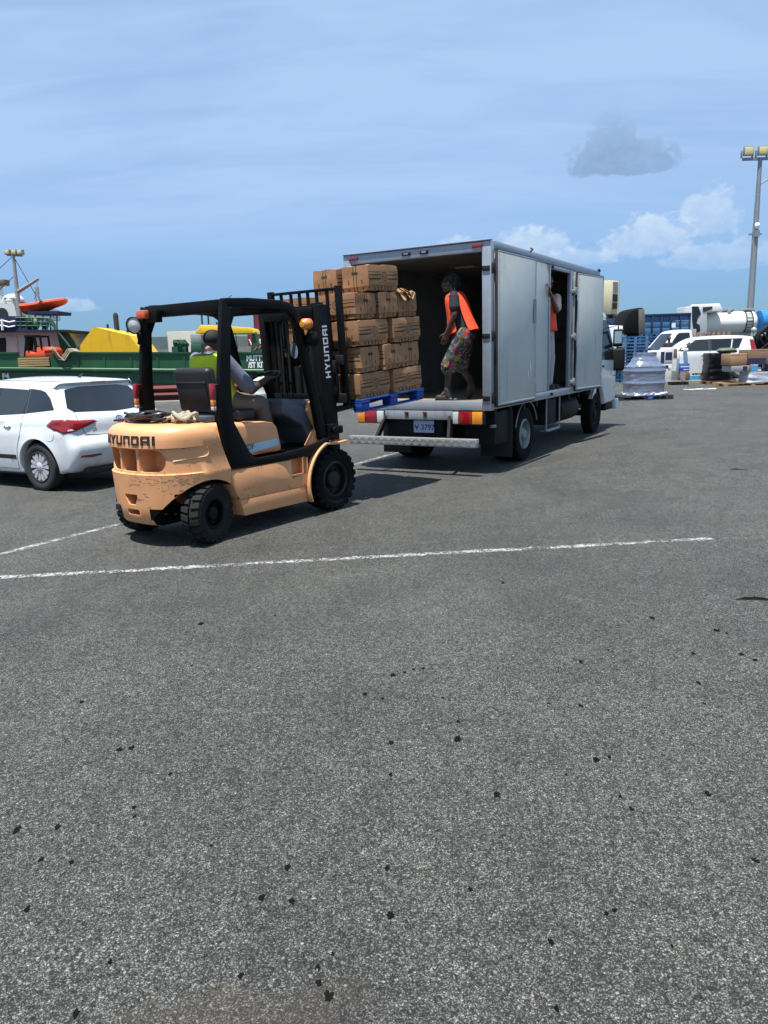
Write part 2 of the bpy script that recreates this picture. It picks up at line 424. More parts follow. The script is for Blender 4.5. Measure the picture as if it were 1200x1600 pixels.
    def cap(s, p0, r0, p1, r1, n=12, mi=0):
        """tapered capsule"""
        p0 = Vector(p0); p1 = Vector(p1); d = (p1 - p0); L = d.length; d = d / L if L > 1e-6 else Vector((0, 0, 1))
        x = d.orthogonal().normalized(); y = d.cross(x); rings = []
        prof = [(-math.pi / 2 + .15, 0), (-math.pi / 4, 0), (0, 0), (0, 1), (math.pi / 4, 1), (math.pi / 2 - .15, 1)]
        for a, e in prof:
            c0, rr = (p0, r0) if e == 0 else (p1, r1)
            q = c0 + d * (math.sin(a) * rr)
            rings.append([q + (x * math.cos(2 * math.pi * k / n) + y * math.sin(2 * math.pi * k / n)) * (rr * math.cos(a)) for k in range(n)])
        return s.loft(rings, mi)
    def mirror_y(s):
        b = len(s.v); nf = len(s.f)
        s.v += [Vector((p.x, -p.y, p.z)) for p in s.v[:b]]
        for k in range(nf): s.f.append(tuple(i + b for i in reversed(s.f[k]))); s.m.append(s.m[k])
        return s
    def xf(s, M): s.v = [M @ p for p in s.v]; return s
    def jitter(s, amt, scale, seed=0.0):
        for p in s.v:
            d = noise.noise_vector(p * scale + Vector((seed, seed * 1.7, seed * .3))); p += d * amt
        return s
    def build(s, name, mats, parent=None, bevel=0.0, seg=2, smooth=35.0, weld=0.0, limit=30, recalc=True):
        me = bpy.data.meshes.new(name)
        me.from_pydata([tuple(p) for p in s.v], [], s.f)
        if isinstance(mats, str): mats = [mats]
        for m in mats: me.materials.append(MATS[m] if isinstance(m, str) else m)
        me.polygons.foreach_set('material_index', s.m)
        bm = bmesh.new(); bm.from_mesh(me)
        if weld: bmesh.ops.remove_doubles(bm, verts=bm.verts, dist=weld)
        if recalc: bmesh.ops.recalc_face_normals(bm, faces=bm.faces)
        if bevel:
            ed = [e for e in bm.edges if len(e.link_faces) == 2 and e.calc_face_angle(0) > R_(limit)]
            bmesh.ops.bevel(bm, geom=ed, offset=bevel, segments=seg, affect='EDGES', profile=.5, clamp_overlap=True)
        finish(bm, smooth); bm.to_mesh(me); bm.free()
        o = bpy.data.objects.new(name, me); COL.objects.link(o)
        if parent: o.parent = parent
        return o
def pieces(mb, name, mats, parent, **kw):
    """build every separate shape held by mb as a part of its own"""
    n = len(mb.v); par = list(range(n))
    def find(a):
        while par[a] != a: par[a] = par[par[a]]; a = par[a]
        return a
    for f in mb.f:
        r = find(f[0])
        for k in f[1:]: par[find(k)] = r
    grp = {}
    for i, f in enumerate(mb.f): grp.setdefault(find(f[0]), []).append(i)
    out = []
    for fs in grp.values():
        q = MB(); mp = {}
        for i in fs:
            for k in mb.f[i]:
                if k not in mp: mp[k] = len(q.v); q.v.append(mb.v[k])
            q.f.append(tuple(mp[k] for k in mb.f[i])); q.m.append(mb.m[i])
        out.append(q.build(name, mats, parent, **kw))
    return out
def finish(bm, smooth):
    for f in bm.faces: f.smooth = smooth > 0
    if smooth > 0:
        for e in bm.edges:
            e.smooth = not (len(e.link_faces) != 2 or e.calc_face_angle(0) > R_(smooth))
def cut(o, cutters, smooth=35):
    """carve closed cutter shapes out of a mesh object"""
    for c in cutters:
        k = c.build('cutter', [o.data.materials[0]], smooth=0)
        if o.parent: k.parent = o.parent
        md = o.modifiers.new('b', 'BOOLEAN'); md.operation = 'DIFFERENCE'; md.solver = 'EXACT'; md.object = k
        bpy.context.view_layer.update()
        dg = bpy.context.evaluated_depsgraph_get()
        me = bpy.data.meshes.new_from_object(o.evaluated_get(dg))
        o.modifiers.clear(); old = o.data; o.data = me; bpy.data.meshes.remove(old)
        km = k.data; bpy.data.objects.remove(k); bpy.data.meshes.remove(km)
    bm = bmesh.new(); bm.from_mesh(o.data); finish(bm, smooth); bm.to_mesh(o.data); bm.free()
    return o
def bvh_of(o):
    me = o.data
    return BVHTree.FromPolygons([v.co.copy() for v in me.vertices], [tuple(p.vertices) for p in me.polygons])
def inside(p, poly):
    x, y = p; c = False; n = len(poly); j = n - 1
    for i in range(n):
        xi, yi = poly[i]; xj, yj = poly[j]
        if (yi > y) != (yj > y) and x < (xj - xi) * (y - yi) / (yj - yi) + xi: c = not c
        j = i
    return c
def fill2d(poly, sp):
    """triangulate a polygon with interior points every sp; returns points, faces, boundary flags"""
    b = []
    n = len(poly)
    for i in range(n):
        p = Vector(poly[i]); q = Vector(poly[(i + 1) % n]); k = max(1, int((q - p).length / sp))
        b += [p.lerp(q, t / k) for t in range(k)]
    nb = len(b); xs = [p.x for p in b]; ys = [p.y for p in b]
    bt = [(p.x, p.y) for p in b]; pts = list(b)
    y = min(ys) + sp / 2; row = 0
    while y < max(ys):
        x = min(xs) + sp * (.5 if row % 2 else .95)
        while x < max(xs):
            if inside((x, y), bt) and min((Vector((x, y)) - q).length_squared for q in b) > (sp * .45) ** 2:
                pts.append(Vector((x, y)))
            x += sp
        y += sp * .87; row += 1
    vo, eo, fo, ov, oe, of = delaunay_2d_cdt(pts, [], [list(range(nb))], 1, 1e-6)
    flags = [any(k < nb for k in o) for o in ov]
    return vo, fo, flags
def patch(bvh, pts3, d, off=.004, sp=.04, edge=None, M=None):
    """a skin piece laid on a surface: outline points, looked at along d"""
    d = Vector(d).normalized(); a = d.orthogonal().normalized(); b = d.cross(a)
    pts3 = [Vector(p) for p in pts3]; c = sum(pts3, Vector()) / len(pts3)
    vo, fo, fl = fill2d([((p - c).dot(a), (p - c).dot(b)) for p in pts3], sp)
    mb = MB(); vs = []
    for p, isb in zip(vo, fl):
        q = c + a * p.x + b * p.y - d * 3
        loc, nrm, idx, dist = bvh.ray_cast(q, d)
        if loc is None: loc, nrm, idx, dist = bvh.find_nearest(c + a * p.x + b * p.y)
        if nrm.dot(d) > 0: nrm = -nrm
        vs.append(loc + nrm * (edge if (isb and edge is not None) else off))
    mb.add(vs, [tuple(f) for f in fo]); return mb
def onto(bvh, p, d, off=.0):
    d = Vector(d).normalized()
    loc, nrm, i, t = bvh.ray_cast(Vector(p) - d * 3, d)
    if loc is None: loc, nrm, i, t = bvh.find_nearest(Vector(p))
    if nrm.dot(d) > 0: nrm = -nrm
    return loc + nrm * off
def seam(bvh, pts3, d, w=.004, mb=None, sp=.05, off=.0):
    """thin bead along a line on a surface"""
    out = []
    for i in range(len(pts3) - 1):
        p = Vector(pts3[i]); q = Vector(pts3[i + 1]); k = max(1, int((q - p).length / sp))
        out += [onto(bvh, p.lerp(q, t / k), d, off) for t in range(k)]
    out.append(onto(bvh, pts3[-1], d, off))
    mb = mb or MB(); mb.tube(out, w, 5); return mb
def chaikin(P, it=2):
    for _ in range(it):
        Q = []
        n = len(P)
        for i in range(n):
            a = P[i]; b = P[(i + 1) % n]
            Q.append(tuple(x * .75 + y * .25 for x, y in zip(a, b))); Q.append(tuple(x * .25 + y * .75 for x, y in zip(a, b)))
        P = Q
    return P
def shell(ctrl, wfull, sp=.07, camber=.03, nst=10, nr=5, it=2, dark=1):
    """vehicle body: a side outline (x, z, edge half-width, edge radius, dark flag) swelled out to wfull(x, z)"""
    P = chaikin(ctrl, it); n = len(P); nor = []
    ar = sum(P[i][0] * P[(i + 1) % n][1] - P[(i + 1) % n][0] * P[i][1] for i in range(n))
    if ar < 0: P = P[::-1]
    for i in range(n):
        ax, az_ = P[i - 1][:2]; bx, bz = P[(i + 1) % n][:2]
        t = Vector((bx - ax, bz - az_)); t = t.normalized() if t.length > 1e-9 else Vector((1, 0)); nor.append(Vector((t.y, -t.x)))
    mb = MB(); grid = []
    for i in range(n):
        x, z, we, r, fl = P[i]; N = nor[i]; row = []
        pin = Vector((x, z)) - N * r; wf = wfull(pin.x, pin.y)
        we = min(we, wf - .005)
        side = []
        for k in range(nr, 0, -1):
            ph = math.pi / 2 * k / nr; dd = r * (1 - math.cos(ph)); w = we + (wf - we) * math.sin(ph)
            side.append((x - N.x * dd, w, z - N.y * dd))
        strip = []
        for j in range(nst + 1):
            y = we - 2 * we * j / nst; cc = camber * (1 - fl) * (1 - (y / we) ** 2)
            strip.append((x + N.x * cc, y, z + N.y * cc))
        row = side + strip + [(a, -b, c) for a, b, c in reversed(side)]
        grid.append(row)
    m = len(grid[0]); vs = [p for r in grid for p in r]; b0 = len(mb.v)
    mb.v += [Vector(p) for p in vs]
    for i in range(n):
        i2 = (i + 1) % n
        for j in range(m - 1):
            mb.f.append((i * m + j, i * m + j + 1, i2 * m + j + 1, i2 * m + j))
            mb.m.append(dark if (P[i][4] + P[i2][4] > 1.0 and nr - 1 <= j < m - nr) else 0)
    inner = [(grid[i][0][0], grid[i][0][2]) for i in range(n)]
    vo, fo, fl = fill2d(inner, sp)
    for s_ in (1, -1):
        mb.add([(p.x, s_ * wfull(p.x, p.y), p.y) for p in vo], [tuple(f) if s_ > 0 else tuple(reversed(f)) for f in fo])
    return mb
def arc(cx, cz, r, a0, a1, n): return [(cx + r * math.cos(R_(a0 + (a1 - a0) * k / (n - 1))), cz + r * math.sin(R_(a0 + (a1 - a0) * k / (n - 1)))) for k in range(n)]
def text_mesh(s, size, thick=.0, M=None, bold=.0, xs=1.0, align='CENTER'):
    cu = bpy.data.curves.new('t', 'FONT'); cu.body = s; cu.size = size; cu.extrude = thick; cu.offset = bold
    cu.align_x = align; cu.align_y = 'CENTER'; cu.resolution_u = 3
    o = bpy.data.objects.new('t', cu); COL.objects.link(o); bpy.context.view_layer.update()
    me = o.to_mesh(); mb = MB()
    vs = [Vector((v.co.x * xs, v.co.y, v.co.z)) for v in me.vertices]
    if M is not None: vs = [M @ p for p in vs]
    mb.add(vs, [tuple(p.vertices) for p in me.polygons]); o.to_mesh_clear()
    bpy.data.objects.remove(o); bpy.data.curves.remove(cu)
    return mb
GLY = {'H': [[(0, 0), (.24, 0), (.24, .4), (.76, .4), (.76, 0), (1, 0), (1, 1), (.76, 1), (.76, .6), (.24, .6), (.24, 1), (0, 1)]],
       'Y': [[(0, 1), (.27, 1), (.5, .62), (.73, 1), (1, 1), (.62, .42), (.62, 0), (.38, 0), (.38, .42)]],
       'U': [[(0, 1), (0, .1), (.1, 0), (.9, 0), (1, .1), (1, 1), (.76, 1), (.76, .2), (.24, .2), (.24, 1)]],
       'N': [[(0, 0), (0, 1), (.9, 1), (1, .9), (1, 0), (.76, 0), (.76, .8), (.24, .8), (.24, 0)]],
       'D': [[(0, 0), (0, 1), (.24, 1), (.24, 0)], [(.24, 1), (.86, 1), (1, .86), (1, .14), (.86, 0), (.24, 0), (.24, .2), (.76, .2), (.76, .8), (.24, .8)]],
       'A': [[(0, 0), (0, .9), (.1, 1), (1, 1), (1, 0), (.76, 0), (.76, .8), (.24, .8), (.24, 0)], [(.24, .32), (.24, .5), (.76, .5), (.76, .32)]],
       'I': [[(0, 0), (0, 1), (.26, 1), (.26, 0)]]}
def wordmark(place, h, cw, gap, depth, mb=None):
    """HYUNDAI in square capitals; place(x, y, k) gives the point at text x,y, k=0 back 1 front"""
    mb = mb or MB(); x = 0
    total = 6 * cw + cw * .26 + 6 * gap; x = -total / 2
    for ch in 'HYUNDAI':
        w = cw if ch != 'I' else cw
        for poly in GLY[ch]:
            n = len(poly); vs = [place(x + a * w, (b - .5) * h, k) for k in (0, 1) for a, b in poly]
            mb.add(vs, [tuple(range(n)), tuple(range(2 * n - 1, n - 1, -1))] + [(i, (i + 1) % n, n + (i + 1) % n, n + i) for i in range(n)])
        x += (cw if ch != 'I' else cw * .26) + gap
    return mb
def blob(mb, name, mat, parent, voxel=.008, smooth=4):
    """fuse overlapping closed shapes into one continuous skin"""
    o = mb.build(name, mat, parent, smooth=0)
    r = o.modifiers.new('r', 'REMESH'); r.mode = 'VOXEL'; r.voxel_size = voxel; r.use_smooth_shade = True
    if smooth:
        q = o.modifiers.new('s', 'SMOOTH'); q.iterations = smooth; q.factor = .5
    bpy.context.view_layer.update(); dg = bpy.context.evaluated_depsgraph_get()
    me = bpy.data.meshes.new_from_object(o.evaluated_get(dg))
    o.modifiers.clear(); old = o.data; o.data = me; bpy.data.meshes.remove(old)
    if not me.materials: me.materials.append(MATS[mat] if isinstance(mat, str) else MATS[mat[0]])
    for p in me.polygons: p.use_smooth = True
    return o

def tyre_profile(R, w, rimr, rnd=.03):
    h = w / 2
    return [(rimr, -h * .80), (rimr + (R - rimr) * .45, -h), (R - rnd, -h * .97), (R - rnd * .3, -h * .86), (R, -h * .6),
            (R, h * .6), (R - rnd * .3, h * .86), (R - rnd, h * .97), (rimr + (R - rimr) * .45, h), (rimr, h * .80)]
def wheel(parent, c, R, w, rimr, style, out=-1, steer=0.0, mats=('rubber', 'wheel_silver'), name='wheel', axis='y'):
    """wheel mesh (tyre) with a rim child; out is the sign of the outer side on the axle axis"""
    M = Matrix.Translation(c) @ Matrix.Rotation(R_(steer), 4, 'Z')
    if axis == 'x': M = M @ Matrix.Rotation(R_(-90), 4, 'Z')
    o_ = out
    mb = MB()
    if style == 'forklift':
        mb.lathe(tyre_profile(R - .022, w, rimr, .03), (0, 0, 0), 'y', 48, 0, True)
        nl = 22
        for k in range(nl):
            for sgn in (-1, 1):
                a = 2 * math.pi * (k + (.5 if sgn > 0 else 0)) / nl
                T = Matrix.Rotation(a, 4, 'Y')
                lug = [(-.030, sgn * w * .05), (.020, sgn * w * .05), (.036, sgn * w * .5), (-.018, sgn * w * .5)]
                vs = []
                for x, y in lug: vs.append(T @ Vector((x, y, R - .045)))
                for x, y in lug: vs.append(T @ Vector((x * .86, y * .98, R - (.012 if abs(y) > w * .4 else .0))))
                mb.add(vs, [(0, 1, 2, 3), (4, 7, 6, 5), (0, 4, 5, 1), (1, 5, 6, 2), (2, 6, 7, 3), (3, 7, 4, 0)])
        for rr in (.78, .86, .93):
            q = rimr + (R - rimr) * (rr - .55) / .45 * .8
            mb.lathe([(q - .006, o_ * w * .485), (q, o_ * w * .508), (q + .006, o_ * w * .485)], (0, 0, 0), 'y', 48, 0, True)
    else:
        mb.lathe(tyre_profile(R, w, rimr, .025), (0, 0, 0), 'y', 48, 0, True)
        if style == 'truck':
            for y in (-.28, 0, .28):
                mb.lathe([(R + .004, y * w - w * .1), (R + .006, y * w + w * .1), (R - .02, y * w + w * .1), (R - .02, y * w - w * .1)], (0, 0, 0), 'y', 48)
    t = mb.build(name, mats[0], parent, weld=.0005); t.matrix_local = M
    rb = MB(); h = w / 2
    if style == 'forklift':
        d = o_
        rb.lathe([(rimr + .004, -h * .7), (rimr + .012, d * h * .80), (rimr - .008, d * h * .92), (rimr - .02, d * h * .82), (rimr * .88, d * h * .30), (rimr * .55, d * h * .22), (rimr * .50, d * h * .55), (rimr * .42, d * h * .72), (rimr * .28, d * h * .76), (.001, d * h * .78)], (0, 0, 0), 'y', 40, 0, False)
        for k in range(8):
            a = 2 * math.pi * k / 8
            rb.lathe([(.001, d * h * .44), (.013, d * h * .42), (.014, d * h * .2), (.001, d * h * .2)], (math.cos(a) * rimr * .68, 0, math.sin(a) * rimr * .68), 'y', 6)
    elif style == 'car':
        d = o_
        rb.lathe([(rimr + .006, -h * .7), (rimr + .008, d * h * .84), (rimr - .004, d * h * .94), (rimr - .016, d * h * .86), (rimr - .024, d * h * .30), (rimr * .6, d * h * .22), (.001, d * h * .24)], (0, 0, 0), 'y', 40, 1, False)
        for k in range(7):
            T = Matrix.Rotation(2 * math.pi * k / 7, 4, 'Y')
            for s2 in (-1, 1):
                a0 = s2 * .10
                sp_ = [(.05 * math.sin(a0), .055), (.05 * math.sin(a0) + s2 * .012, .05), (s2 * .060 * rimr / .19, rimr * .70), (s2 * .052 * rimr / .19, rimr - .012), (s2 * .022, rimr - .010), (s2 * .010, rimr * .6)]
                n = len(sp_)
                vs = [T @ Vector((x, d * h * yy, z)) for yy in (.45, .86) for x, z in sp_]
                rb.add(vs, [tuple(range(n)), tuple(range(2 * n - 1, n - 1, -1))] + [(i, (i + 1) % n, n + (i + 1) % n, n + i) for i in range(n)])
        rb.lathe([(.062, d * h * .4), (.062, d * h * .86), (.05, d * h * .97), (.001, d * h * 1.0)], (0, 0, 0), 'y', 20, 0, False)
    else:
        d = o_; k2 = 1 if style == 'truck' else 1
        rb.lathe([(rimr + .004, -h * .7), (rimr + .006, d * h * .82), (rimr - .012, d * h * .95), (rimr - .022, d * h * .80), (rimr - .03, d * h * (.0 if style == 'truckrear' else .45)), (rimr * .62, d * h * (-.35 if style == 'truckrear' else .75)), (rimr * .55, d * h * (-.2 if style == 'truckrear' else .9)), (rimr * .42, d * h * .5), (rimr * .30, d * h * .9), (.001, d * h * .95)], (0, 0, 0), 'y', 36, 0, False)
        for k in range(6):
            a = 2 * math.pi * k / 6
            rb.lathe([(.001, d * h * .55), (.016, d * h * .5), (.016, d * h * -.2), (.001, d * h * -.2)], (math.cos(a) * rimr * .52, 0, math.sin(a) * rimr * .52), 'y', 6)
    rb.build('rim', [mats[1], 'car_black'], t, weld=.0003, smooth=40)
    return t
# ------------------------------------------------------------------ ground
def asphalt():
    m = bpy.data.materials.new('asphalt'); m.use_nodes = True; nt = m.node_tree; nt.nodes.clear(); g = G(nt)
    b = g.new('ShaderNodeBsdfPrincipled'); o = g.new('ShaderNodeOutputMaterial'); nt.links.new(b.outputs[0], o.inputs[0])
    co = g.coord('Object'); x, y, z = g.xyz(co)
    wn = g.new('ShaderNodeTexNoise'); g.link(co, wn.inputs['Vector']); wn.inputs['Scale'].default_value = 70; wn.inputs['Detail'].default_value = 2
    va = g.new('ShaderNodeVectorMath', operation='MULTIPLY_ADD'); nt.links.new(wn.outputs['Color'], va.inputs[0]); va.inputs[1].default_value = (.016, .016, .016); g.link(co, va.inputs[2])
    cw_ = V(nt, va.outputs[0])
    n = g.new('ShaderNodeTexVoronoi'); g.link(cw_, n.inputs['Vector']); n.inputs['Scale'].default_value = 175
    cr, cg_, cb = g.xyz(V(nt, n.outputs['Color'])); dist = V(nt, n.outputs['Distance'])
    n2 = g.new('ShaderNodeTexVoronoi'); g.link(cw_, n2.inputs['Vector']); n2.inputs['Scale'].default_value = 62
    dr, dg_, db = g.xyz(V(nt, n2.outputs['Color'])); dist2 = V(nt, n2.outputs['Distance'])
    big = g.noise(co, .35, 2, .6); mid = g.noise(co, 1.7, 3, .62); fine = g.noise(co, 190, 2, .7); patchy = g.noise(co, 7.0, 2, .65)
    stone = cr * .85 + dg_ * .80 + .08                                    # each chip its own grey
    pale = cg_.gt(.88) * (1.0 - dist * 1.3).clamp()          # pale chips
    white = dr.gt(.965) * (1.0 - dist2 * 2.3).clamp().gt(.35)
    binder_shade = (1.0 - dist.ss(.25, .60) * .80)  # dark bitumen between chips, deepened to paint the shade in the pits
    val = stone * binder_shade * (fine * .8 + .60) + pale * .95
    trk = g.noise(g.scalev(co, 1.0, .22, 1.0), 1.1, 3, .6)
    val = val * (big * .9 + .55) * (mid * .9 + .55) * (trk * .5 + .75) * (patchy * .6 + .70)
    clump = g.noise(co, 80, 2, .75)
    val = val * (clump.ss(.34, .66) * .78 + .60)
    val = val * .119 + white * .12
    # driven-in oil, big faint blotches
    val = val * (1.0 - (mid * .6 + trk * .4).ss(.56, .70) * .22)
    # the scuffed hollow close to the viewer, worn to brown fines
    hx = (x + .36) / .33; hy = (y - 1.585) / .11
    hol = (1.0 - (hx * hx + hy * hy).f('SQRT') + (g.noise(co, 4, 4, .7) - .5) * 2.6).ss(.10, .40)
    tint = g.mix(big, (.985, 1.03, .955), (1.045, 1.025, .915))
    warm = g.mix(cb, (1.03, 1.0, .96), (.96, 1.0, 1.03))
    c = g.mix(1.0, g.mix(1.0, g.grey(val), tint, 'MULTIPLY'), warm, 'MULTIPLY')
    fines = g.mix(fine, (.030, .026, .022), (.08, .07, .06))
    c = g.mix(hol * .7, c, g.mix(1.0, g.mix(.45, c, fines), (.90, .84, .78), 'MULTIPLY'))
    g.link(c, b.inputs['Base Color'])
    b.inputs['Roughness'].default_value = .80; b.inputs['Specular IOR Level'].default_value = .40
    h = (1.0 - dist) * .7 + fine * .35 + (1.0 - dist2) * .25 
    g.link(g.bump(h, .95, .007), b.inputs['Normal'])
    MATS['asphalt'] = m
asphalt()
def worn_paint(name, c, thr):
    m = bpy.data.materials.new(name); m.use_nodes = True; nt = m.node_tree; nt.nodes.clear(); g = G(nt)
    b = g.new('ShaderNodeBsdfPrincipled'); o = g.new('ShaderNodeOutputMaterial')
    tr = g.new('ShaderNodeBsdfTransparent'); mx = g.new('ShaderNodeMixShader')
    co = g.coord('Object'); u, v, w = g.xyz(g.coord('UV'))
    chips = g.voro(co, 60, 'F1', 0); nz = g.noise(co, 14, 5, .7); lg = g.noise(co, 2.2, 4, .65)
    edge = (1.0 - ((v - .5) * 2.0).abs().pow(3.0)) * .32
    k = (nz * .70 + lg * .45 + edge - chips * .42).ss(thr, thr + .20)
    cc = g.mix(g.noise(co, 25, 3), tuple(q * .72 for q in c), c)
    g.link(cc, b.inputs['Base Color']); b.inputs['Roughness'].default_value = .8
    g.link(k, mx.inputs[0]); nt.links.new(tr.outputs[0], mx.inputs[1]); nt.links.new(b.outputs[0], mx.inputs[2])
    nt.links.new(mx.outputs[0], o.inputs[0]); MATS[name] = m
worn_paint('paint_white', (.36, .37, .37), .58)
worn_paint('paint_faint', (.22, .225, .22), .70)

QY = 28.6
mb = MB(); mb.add([(-400, -120, 0), (500, -120, 0), (500, 600, 0), (3, 600, 0), (3, QY, 0), (-400, QY, 0)], [(0, 1, 2, 3, 4, 5)])
tag(mb.build('asphalt_ground', 'asphalt', smooth=0), kind='structure')
mb = MB(); mb.box(-400, 2.6, QY + .004, QY + .5, -3, .12); mb.box(2.604, 3.1, QY + .004, 600, -3, .16)
tag(mb.build('quay_edge', 'concrete', bevel=.03), kind='structure')
mb = MB(); mb.add([(-6000, QY + .3, -1.1), (6000, QY + .3, -1.1), (6000, 9000, -1.1), (-6000, 9000, -1.1)], [(0, 1, 2, 3)])
tag(mb.build('sea', 'seawater', smooth=0), kind='structure')

def strip(name, a, b, w, mat, nseg=40, wob=.006, z=.004):
    a = Vector((a[0], a[1], 0)); b = Vector((b[0], b[1], 0)); d = (b - a).normalized(); n = Vector((-d.y, d.x, 0))
    vs = []; uv = []
    for i in range(nseg + 1):
        t = i / nseg; c = a.lerp(b, t); e = noise.noise(c * 1.3) * wob
        for s_ in (-1, 1):
            p = c + n * (s_ * w / 2 + e + noise.noise(c * 9 + Vector((s_ * 7, 0, 0))) * .008); vs.append((p.x, p.y, z)); uv.append((t, (s_ + 1) / 2))
    fs = [(2 * i, 2 * i + 2, 2 * i + 3, 2 * i + 1) for i in range(nseg)]
    me = bpy.data.meshes.new(name); me.from_pydata(vs, [], fs); me.materials.append(MATS[mat])
    ul = me.uv_layers.new(name='UVMap')
    for lp in me.loops: ul.data[lp.index].uv = uv[lp.vertex_index]
    o = bpy.data.objects.new(name, me); COL.objects.link(o); return tag(o, kind='structure')
def gline(name, p, q, w, mat, **k): strip(name, gp(*p), gp(*q), w, mat, **k)
gline('painted_line', (-260, 917), (1112, 842), .135, 'paint_white', nseg=120)
gline('painted_line', (1112, 842), (1420, 836), .10, 'paint_faint', z=.0045)
gline('painted_line', (-200, 918), (192, 817.5), .125, 'paint_white')
gline('painted_line', (520, 735), (640, 702), .10, 'paint_white')
gline('painted_line', (800, 744), (890, 717), .12, 'paint_faint')
gline('painted_line', (900, 698), (1000, 672), .12, 'paint_faint')
gline('painted_line', (960, 641), (1052, 639), .12, 'paint_faint')
gline('painted_line', (250, 640), (330, 628), .12, 'paint_faint')

def worn_dark():
    worn_paint('tyre_rubber', (.026, .0255, .025), .74)
worn_dark()
def tyre_mark(pts, w=.16):
    P = [gp(*p) for p in pts]
    for i in range(len(P) - 1): strip('tyre_mark', P[i], P[i + 1], w, 'tyre_rubber', nseg=14, z=.0025 + .0002 * i)
tyre_mark([(1098, 668), (1112, 650), (1140, 634), (1170, 626)]); tyre_mark([(1140, 672), (1158, 655), (1156, 640)])
tyre_mark([(640, 905), (760, 868), (900, 812), (1010, 760)], .2); tyre_mark([(60, 1010), (260, 905), (420, 850)], .2); tyre_mark([(900, 1010), (1060, 930), (1230, 862)], .2)
# trodden-in tar and gum, each where the photograph has it
SPOTS = [(266, 1210, 8), (209, 1262, 9), (211, 1276, 7), (90, 1292, 13), (27, 1297, 18), (64, 1344, 11), (112, 1348, 10), (42, 1421, 14), (450, 1356, 15), (409, 1403, 14), (456, 1408, 13), (376, 1526, 12), (172, 1504, 10), (118, 1585, 15), (496, 1514, 14), (498, 1537, 15), (515, 1558, 21), (520, 1492, 7),
         (614, 1055, 12), (632, 1051, 6), (646, 1047, 6), (661, 1045, 6), (692, 1091, 7), (716, 1128, 8), (715, 1156, 14), (611, 1161, 11), (610, 1211, 9), (777, 1242, 15), (884, 1211, 6), (932, 1188, 12), (952, 1184, 9), (857, 1100, 9), (907, 1103, 9), (908, 1035, 8), (1020, 966, 10), (1120, 985, 12), (1083, 1021, 9), (1158, 1023, 9), (1180, 1032, 9), (1105, 1240, 14), (969, 1245, 9), (987, 1265, 9), (778, 1045, 5), (786, 911, 9), (910, 918, 5), (950, 1016, 5),
         (187, 1172, 12), (206, 1169, 12), (128, 1097, 9), (735, 1390, 10), (860, 1473, 13), (947, 1428, 9), (960, 1423, 9), (610, 1430, 15), (605, 1357, 13), (1180, 1345, 12), (870, 1578, 11), (1050, 1480, 8), (570, 1086, 9), (598, 1092, 8), (430, 962, 6), (315, 975, 12), (1092, 1068, 9), (330, 1322, 7), (725, 800, 5), (1135, 990, 7), (1100, 1100, 6), (300, 1040, 6)]
mb = MB()
for i, (px, py, w) in enumerate(SPOTS):
    c = gp(px, py); wm = w / FPX * c.y * .42
    rr = random.Random(i); blobs = [(0, 0, .9)] + [(rr.uniform(-.7, .7), rr.uniform(-.8, .8), rr.uniform(.3, .6)) for _ in range(rr.randint(1, 3))]
    for bi, (ox, oy, k) in enumerate(blobs):
        n = 13; ph = rr.random() * 9; z = .003 + bi * .0004 + i * .00001
        mb.add([(c.x + wm * (ox + k * math.cos(2 * math.pi * j / n) * (.45 + .95 * rr.random())), c.y + wm * 1.5 * (oy + k * math.sin(2 * math.pi * j / n) * (.45 + .95 * rr.random())), z) for j in range(n)], [tuple(range(n))])
def streak(px0, py0, px1, py1, w):
    global mb
    a = gp(px0, py0); b = gp(px1, py1); n = 9; L = []; Rr = []
    for j in range(n):
        t = j / (n - 1); c = a.lerp(b, t); ww = w * math.sin(math.pi * min(.95, max(.06, t))) * (.7 + .6 * random.random())
        L.append((c.x, c.y + ww + .05 * math.sin(t * 3), .0035)); Rr.append((c.x, c.y - ww + .05 * math.sin(t * 3), .0035))
    mb.add(L + Rr[::-1], [tuple(range(2 * n))])
streak(1150, 937, 1230, 942, .035); streak(1140, 734, 1170, 735, .05)
tag(mb.build('tar_spots', 'tar', smooth=0, recalc=False), 'black gum and tar spots trodden into the asphalt', kind='stuff')
# loose pale chips and grit
mb = MB(); rr = random.Random(3)
for i in range(150):
    px, py = rr.uniform(0, 1200), 900 + 700 * rr.random() ** .8
    c = gp(px, py); s = rr.uniform(.0012, .0032)
    T = Matrix.Translation((c.x, c.y, s * .6)) @ Matrix.Rotation(rr.random() * 6, 4, 'Z') @ Matrix.Rotation(rr.random(), 4, 'X')
    mb.box(-s * 1.4, s * 1.4, -s, s, -s * .8, s * .8, 0, T)
tag(mb.build('loose_grit', 'concrete', smooth=0), 'loose pale stone chips scattered over the asphalt', kind='stuff')
mb = MB(); c = gp(1090, 609)
for i in range(7):
    T = Matrix.Translation((c.x + rr.uniform(-.5, .5), c.y + rr.uniform(-.25, .25), .02)) @ Matrix.Rotation(rr.random() * 6, 4, 'Z') @ Matrix.Rotation(rr.uniform(-.2, .2), 4, 'X')
    mb.box(-.12, .12, -.06, .06, -.004, .012, 0, T)
tag(mb.build('plastic_scrap', 'litter', smooth=0), 'scraps of white plastic film lying on the asphalt before the goods', 'litter')
# ------------------------------------------------------------------ forklift (local: x forward, y left, origin under front axle)
FLO = Vector((-0.968, 8.14, 0)); FLH = 37.0
FLM = frame(FLO.x, FLO.y, 0, FLH, 'x')
fl = empty('forklift_truck', FLM, 'faded orange forklift with black roll cage, raised mast carrying a pallet of cartons', 'forklift')

